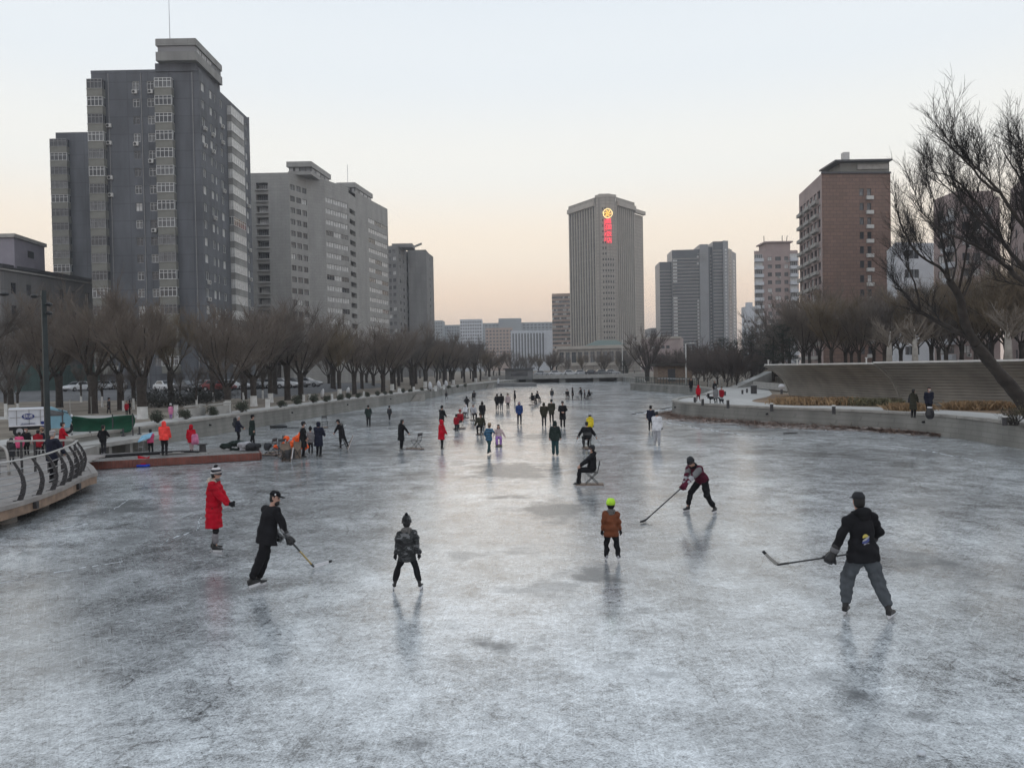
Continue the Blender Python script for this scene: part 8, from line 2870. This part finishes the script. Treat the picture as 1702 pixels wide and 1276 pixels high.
# stacked chairs and the orange heap
random.seed(15)
GS = 'stacked ice chairs beside the dock'
for (x, y, fc, rot) in ((450, 757, 70, None), (463, 752, 120, None), (474, 765, 30, (R(78), 0, R(40))), (486, 766, 80, (R(-80), .2, R(110))), (495, 761, 10, (R(84), 0, R(-20))), (480, 760, 0, (R(75), .1, R(80))), (470, 759, 200, None)):
    z = 0 if rot is None else .22
    chair('folded ice chair in the tangled heap at the right end of the dock', foot(x, y) + Vector((0, 0, z)), fc, GS, rot)
orange = cl('orange_plastic', (.85, .13, .035))
b_ = MB(); rnd = random.Random(2)
for k_ in range(16): b_.ball((rnd.gauss(0, .26), rnd.gauss(0, .14), .22 + abs(rnd.gauss(0, .2))), (rnd.uniform(.1, .22), rnd.uniform(.1, .18), rnd.uniform(.1, .24)), 8)
b_.tube([(.25, 0, .4), (.33, 0, .75), (.36, 0, 1.02)], [.2, .13, .03], 8)
o = put('orange_tarp', bpy.data.meshes.new('orange_tarp'), None, foot(487, 757) + Vector((0, 0, .15)))
job(b_, o, [orange], .025, (.015, 22, 0)); tag(o, 'bright orange crumpled tarp bundled beside the tangled ice chairs', 'tarp')

# ================================================================== on the dock
dz = DZ + .01
for (x, y, t_, kw, l) in (
    (273.5, 757.5, 700.5, dict(jacket='coral', hem=.84, puff=.055, hood='up', trousers='black', hands=((-.25, .2, .92), (.22, .25, .95))), 'person in a bright coral hooded puffer jacket on the dock'),
    (318.5, 751.5, 707, dict(jacket='red', hem=.66, puff=.045, hood='up', trousers='pinkgrey', face=25, feet=((-.05, .05, 0), (.06, -.04, 0))), 'child in a red hooded coat on the dock'),
    (172, 756, 707.5, dict(jacket='black', hem=.82, puff=.035, hair='hair', trousers='charcoal', shoec='lgrey', face=-10, hands=((-.35, .15, 1.0), (.2, .3, 1.15))), 'boy in a black jacket with pale shoes on the dock'),
    (251, 755, 714.5, dict(jacket='hotpink', hem=.85, puff=.04, hair='hair', trousers='black', face=30, lean=.15, hands=((-.15, .38, 1.05), (.1, .4, 1.05))), 'girl in a pink jacket carrying a pale blue chair on the dock'),
):
    fc = kw.pop('face', 0)
    kw['q'] = 1
    person(l, foot(x, y, dz), tall(x, y, t_, dz), fc, **kw)
for (x, y) in ((396, 738.5), (419.5, 740)): pass


def backpack(label, px, py, z, face, m, s=1.0, hz=1.15):
    p = foot(px, py, z)
    t = thing('backpack', label, 'backpack', p + Vector((0, 0, hz)), R(face))
    b2 = MB()
    for dx in (-.1, 0, .1): b2.capsule((dx * s, 0, -.2 * s), (dx * s * .8, 0, .2 * s), .11 * s, .095 * s, 10)
    o = put('bag', bpy.data.meshes.new('bag'), t); job(b2, o, [m], .02, (.006, 24, 0))
    b2 = MB(); b2.box((0, -.12 * s, -.08 * s), (.22 * s, .06, .18 * s)); b2.build('pocket', m, t)
    return t


backpack('dark backpack on the back of the person in navy on the dock', 391.5, 738.5, 0, -70, C['charcoal'], 1.0, 1.25)
backpack('pink backpack slung beside the child in the red coat', 324.5, 751.5, dz, 25, C['pink'], .85, .62)
p = foot(246, 755, dz)
b_ = MB(); b_.loft([[(-.5, -.05, .55), (.42, -.05, .75), (.5, .25, 1.0), (-.35, .25, .82)], [(-.5, -.05, .60), (.42, -.05, .80), (.5, .25, 1.05), (-.35, .25, .87)]])
tb = thing('blue_bag', 'pale blue folded chair bag held by the girl in pink', 'bag', p + Vector((0, -.28, .1)))
tb.scale = (.62, .62, .9)
b_.build('bag', C['skyblue'], tb)
b_ = MB(); [b_.tube([(-.42 + dx, -.02, .6), (-.5 + dx, -.05, .02)], .014, 6) for dx in (0, .32)]; b_.tube([(-.46, -.03, .32), (-.14, -.03, .32)], .012, 6); b_.build('leg', M['steel'], tb)
# red and blue seat against the dock front
p = foot(236, 776)
t = thing('sled_seat', 'red plastic seat on a blue ring leaning on the dock front', 'sled', p + Vector((0, 0, .0)))
b_ = MB(); n_ = 16
for k_ in range(n_): a0, a1 = 2 * math.pi * k_ / n_, 2 * math.pi * (k_ + 1) / n_; b_.capsule((.3 * math.cos(a0), .16 * math.sin(a0), .07), (.3 * math.cos(a1), .16 * math.sin(a1), .07), .06, .06, 6)
b_.build('ring', cl('blue_plastic', (.02, .05, .4)), t, smooth=True)
b_ = MB(); b_.box((0, 0, .15), (.4, .22, .06)); b_.loft([[(-.22, .1, .15), (.22, .1, .15), (.22, .14, .15), (-.22, .14, .15)], [(-.26, .16, .48), (-.1, .16, .40), (.12, .2, .40), (-.2, .2, .48)]])
b_.loft([[(.0, .1, .15), (.22, .1, .15), (.22, .14, .15), (.0, .14, .15)], [(.1, .16, .38), (.27, .16, .46), (.27, .2, .46), (.1, .2, .38)]]); b_.build('seat', cl('red_plastic', (.45, .015, .03)), t)
# bundles at the end of the dock
for i, (px, py, m, l) in enumerate(((393, 748, 'dkgreen', 'dark green striped bundle lying on the dock end'), (405, 749, 'lgrey', 'pale bag between two dark bundles on the dock end'), (420, 749, 'charcoal', 'dark bundle at the very end of the dock'))):
    p = foot(px, py, DZ); b_ = MB(); rnd = random.Random(i)
    for k_ in range(7): b_.ball((rnd.gauss(0, .3 if i != 1 else .14), rnd.gauss(0, .1), .16 + rnd.random() * .16), (rnd.uniform(.15, .26), .16, rnd.uniform(.12, .18)), 8)
    b_.box((0, 0, .05), (.6 if i != 1 else .3, .25, .09))
    o = put('bundle', bpy.data.meshes.new('bundle'), None, p); job(b_, o, [C[m]], .03, (.014, 18, 0)); tag(o, l, 'bundle')

# ================================================================== on the boardwalk and left bank
person('old man with pinkish grey hair in a dark coat at the railing', foot(88, 803, BZ), tall(88, 803, 715, BZ), -20, jacket='navy', hem=.78, puff=.035, trousers='black', hair='hairgrey', q=1, hands=((-.2, .28, 1.05), (.2, .3, 1.0)))
for (x, y, t_, z, fc, kw, l) in (
    (104, 752, 703.5, .8, -60, dict(jacket='red', hem=.75, puff=.045, hair='hair', trousers='maroon', hands=((-.15, .3, 1.05), (.15, .3, 1.05)), mask=True), 'person in a red jacket behind the old man'),
    (63, 760, 716, .8, 10, dict(jacket='crimson', hem=.7, puff=.06, hood=True, trousers='charcoal', hair='hair', lean=.2), 'broad person in a dull red jacket left of the lamp post'),
    (33, 760, 721, .8, 30, dict(jacket='hotpink', hem=.7, puff=.05, hair='hair', trousers='charcoal'), 'child in a pink jacket near the left edge behind the railing'),
    (45, 757, 712, .8, 185, dict(jacket='black', hem=.7, puff=.04, hair='hair', mask=True), 'person in black with a white mask beside the child in pink'),
    (72, 754, 712, .8, 120, dict(jacket='navy', hem=.7, puff=.035, hat='beanie', hatc='tan'), 'person in navy with a tan hat by the lamp post'),
    (20, 772, 733, BZ, 60, dict(jacket='charcoal', hem=.6, puff=.04, hood='up'), 'hunched dark figure at the left edge of the boardwalk'),
    (181, 687.5, 662, LZ, -90, dict(jacket='charcoal', hem=.7, puff=.04, hat='beanie', feet=((-.08, .15, 0), (.08, -.15, 0))), 'person in dark grey walking between the left willows'),
    (211, 690, 670, LZ, 180, dict(jacket='crimson', hem=.7, puff=.05, hair='hair'), 'person in a crimson coat under the left willows'),
    (216, 689, 666, LZ, 150, dict(jacket='black', hem=.7, puff=.04, hood='up'), 'dark figure just behind the crimson coat'),
    (284, 697, 674, LZ, 0, dict(jacket='pink', hem=.62, puff=.04, hat='beanie', hatc='white', trousers='purple'), 'small child in pale pink between the shrubs on the quay'),
):
    p = foot(x, y, z)
    person(l, p, max(1.0, D(x, t_, p.y).z - z), fc, q=1 if z < 1 else 0, **kw)
# a low apron where the group behind the boardwalk stands
b_ = MB(); q = [Vector((-30, 33.8)), Vector((-18.9, 33.3)), Vector((-19.6, 36.4)), Vector((-30, 38.2))]
b_.loft([[(p_.x, p_.y, .3) for p_ in q], [(p_.x, p_.y, .8) for p_ in q]]); tag(b_.build('landing', M['concrete']), kind='structure')

# ================================================================== on the right bank
person('woman in a grey brown coat with a shoulder bag on the right promenade', foot(1518, 695, LZ + .012), tall(1518, 695, 647.5, LZ), -60, jacket='olive', hem=.55, puff=.03, hair='hair', hood=True, trousers='black', q=1, hands=((-.15, .3, 1.0), (.15, .28, 1.0)))
backpack('dark shoulder bag on the woman in the grey brown coat', 1514, 695, LZ, -60, C['charcoal'], .7, 1.0)
person('man in a dark jacket and white mask facing us on the promenade', foot(1544, 694, LZ + .012), tall(1544, 694, 644, LZ), 180, jacket='navy', hem=.84, puff=.04, hair='hair', mask=True, trousers='black', q=1, hands=((-.12, -.06, .95), (.12, -.06, .95)), pole=((-1, 0, 0), (1, 0, 0)))
p = foot(1545.5, 696.5, LZ + .012)
t = thing('unicycle_wheel', 'small electric wheel standing upright before the man with the mask', 'wheel', p, R(10))
b_ = MB(); b_.tube([(-.06, 0, .26), (.06, 0, .26)], .26, 18); b_.build('tyre', M['rubber'], t)
b_ = MB(); b_.loft([[(-.08, -.16, .2), (.08, -.16, .2), (.08, .16, .2), (-.08, .16, .2)], [(-.07, -.13, .56), (.07, -.13, .56), (.07, .13, .56), (-.07, .13, .56)]]); b_.build('casing', M['post'], t)
b_ = MB(); b_.box((0, 0, .6), (.12, .22, .06)); b_.build('handle', M['white_print'], t)
for (x, y, t_, fc, kw, l) in (
    (1161, 668, 641, 20, dict(jacket='red', hem=.8, puff=.05, hood='up', trousers='maroon', feet=((-.06, .25, 0), (.06, -.25, .05, 0, -.5))), 'jogger in a red hooded jacket on the right promenade'),
    (1190, 671, 643, 0, dict(jacket='grey', hem=.55, puff=.04, hood='up', trousers='charcoal'), 'person in a long grey coat on the right promenade'),
    (1199.5, 670, 644, 170, dict(jacket='crimson', hem=.7, puff=.045, hood=True, collar='white', trousers='lgrey', hair='hair'), 'person in a crimson jacket with a white hood beside the grey coat'),
    (1148.5, 652, 629, 180, dict(jacket='black', hem=.6, puff=.04, hair='hair'), 'person in black standing by the end of the pier railing'),
    (1188, 657, 634, 180, dict(jacket='black', hem=.7, puff=.04, hood='up'), 'dark figure under the thicket by the promenade'),
):
    p = foot(x, y, LZ + .012)
    person(l, p, D(x, t_, p.y).z - LZ, fc, q=0, **kw)


def dog(label, px, py, face, s, m):
    """standing dog, one surface: deep chest, tucked belly, jointed legs"""
    p = foot(px, py, LZ + .012)
    b2 = MB()
    b2.capsule((0, .18, .40), (0, -.16, .42), .12, .085, 10); b2.capsule((0, .2, .42), (0, .32, .56), .08, .06, 8); b2.capsule((0, .34, .60), (0, .40, .59), .065, .055, 8); b2.capsule((0, .42, .575), (0, .50, .56), .038, .028, 8)
    for sx_ in (-.055, .055):
        b2.capsule((sx_, .17, .36), (sx_, .19, .2), .045, .03, 7); b2.capsule((sx_, .19, .2), (sx_, .18, .03), .026, .022, 7); b2.capsule((sx_, .18, .02), (sx_, .22, .02), .025, .02, 6)
        b2.capsule((sx_, -.16, .38), (sx_, -.12, .25), .06, .035, 7); b2.capsule((sx_, -.12, .25), (sx_, -.21, .14), .032, .024, 7); b2.capsule((sx_, -.21, .14), (sx_, -.2, .03), .022, .02, 7); b2.capsule((sx_, -.2, .02), (sx_, -.16, .02), .024, .02, 6)
        b2.capsule((sx_ * .8, .33, .65), (sx_ * 1.1, .31, .70), .025, .012, 6)
    b2.capsule((0, -.22, .46), (0, -.34, .56), .028, .014, 7)
    o = put('dog', bpy.data.meshes.new('dog'), None, p, R(face)); o.scale = (s, s, s)
    job(b2, o, [m], .02, (.004, 40, 0)); tag(o, label, 'dog')


dog('black dog standing beside the person in the long grey coat', 1184.5, 670, 60, 1.0, C['black'])
dog('small dark dog before the person with the white hood', 1199.5, 672, 30, .8, C['charcoal'])

flush()
bpy.data.scenes.remove(TMP)

# ================================================================== ordinals for repeats that stand in a visible row
ORD = 'first second third fourth fifth sixth seventh eighth ninth tenth eleventh twelfth thirteenth fourteenth fifteenth sixteenth seventeenth eighteenth nineteenth twentieth'.split()
ORD += ['twenty-' + w for w in ORD[:9]]
ROWS = {GL: ('willow along the left quay row', None), GR: ('bare brown bushy tree on the right terrace', None), 'clipped shrubs along the left quay': ('clipped round shrub along the left quay', None),
        'whitewashed pillars along the left quay': ('short whitewashed pillar among the quay shrubs', None), 'bollard lights along the right promenade': ('dark bollard light with pale cap on the right promenade', None),
        'plum saplings on the left bank': ('small bare plum sapling on the left bank', None), 'dark hedges near the car park': ('dark straggly hedge clump near the car park', None), 'saplings wrapped in white sheeting': ('white wrapped sapling on the left bank', None),
        'dark bare trees beside the promenade': ('low dark bare tree beside the promenade', None), 'pale fence posts under the right thicket': ('pale fence post under the right thicket', None)}
for g_, (base, _) in ROWS.items():
    os_ = sorted([o for o in COL.objects if o.get('group') == g_ and o.parent is None], key=lambda o: o.location.x / o.location.y)
    for k_, o in enumerate(os_):
        b_ = base
        if g_ == GL: b_ = ('whitewashed footed pollard ' if any(c.name.startswith('whitewashed') for c in o.children) else 'dark footed pollard ') + base
        o['label'] = b_ + ', ' + ORD[k_] + ' from the left'
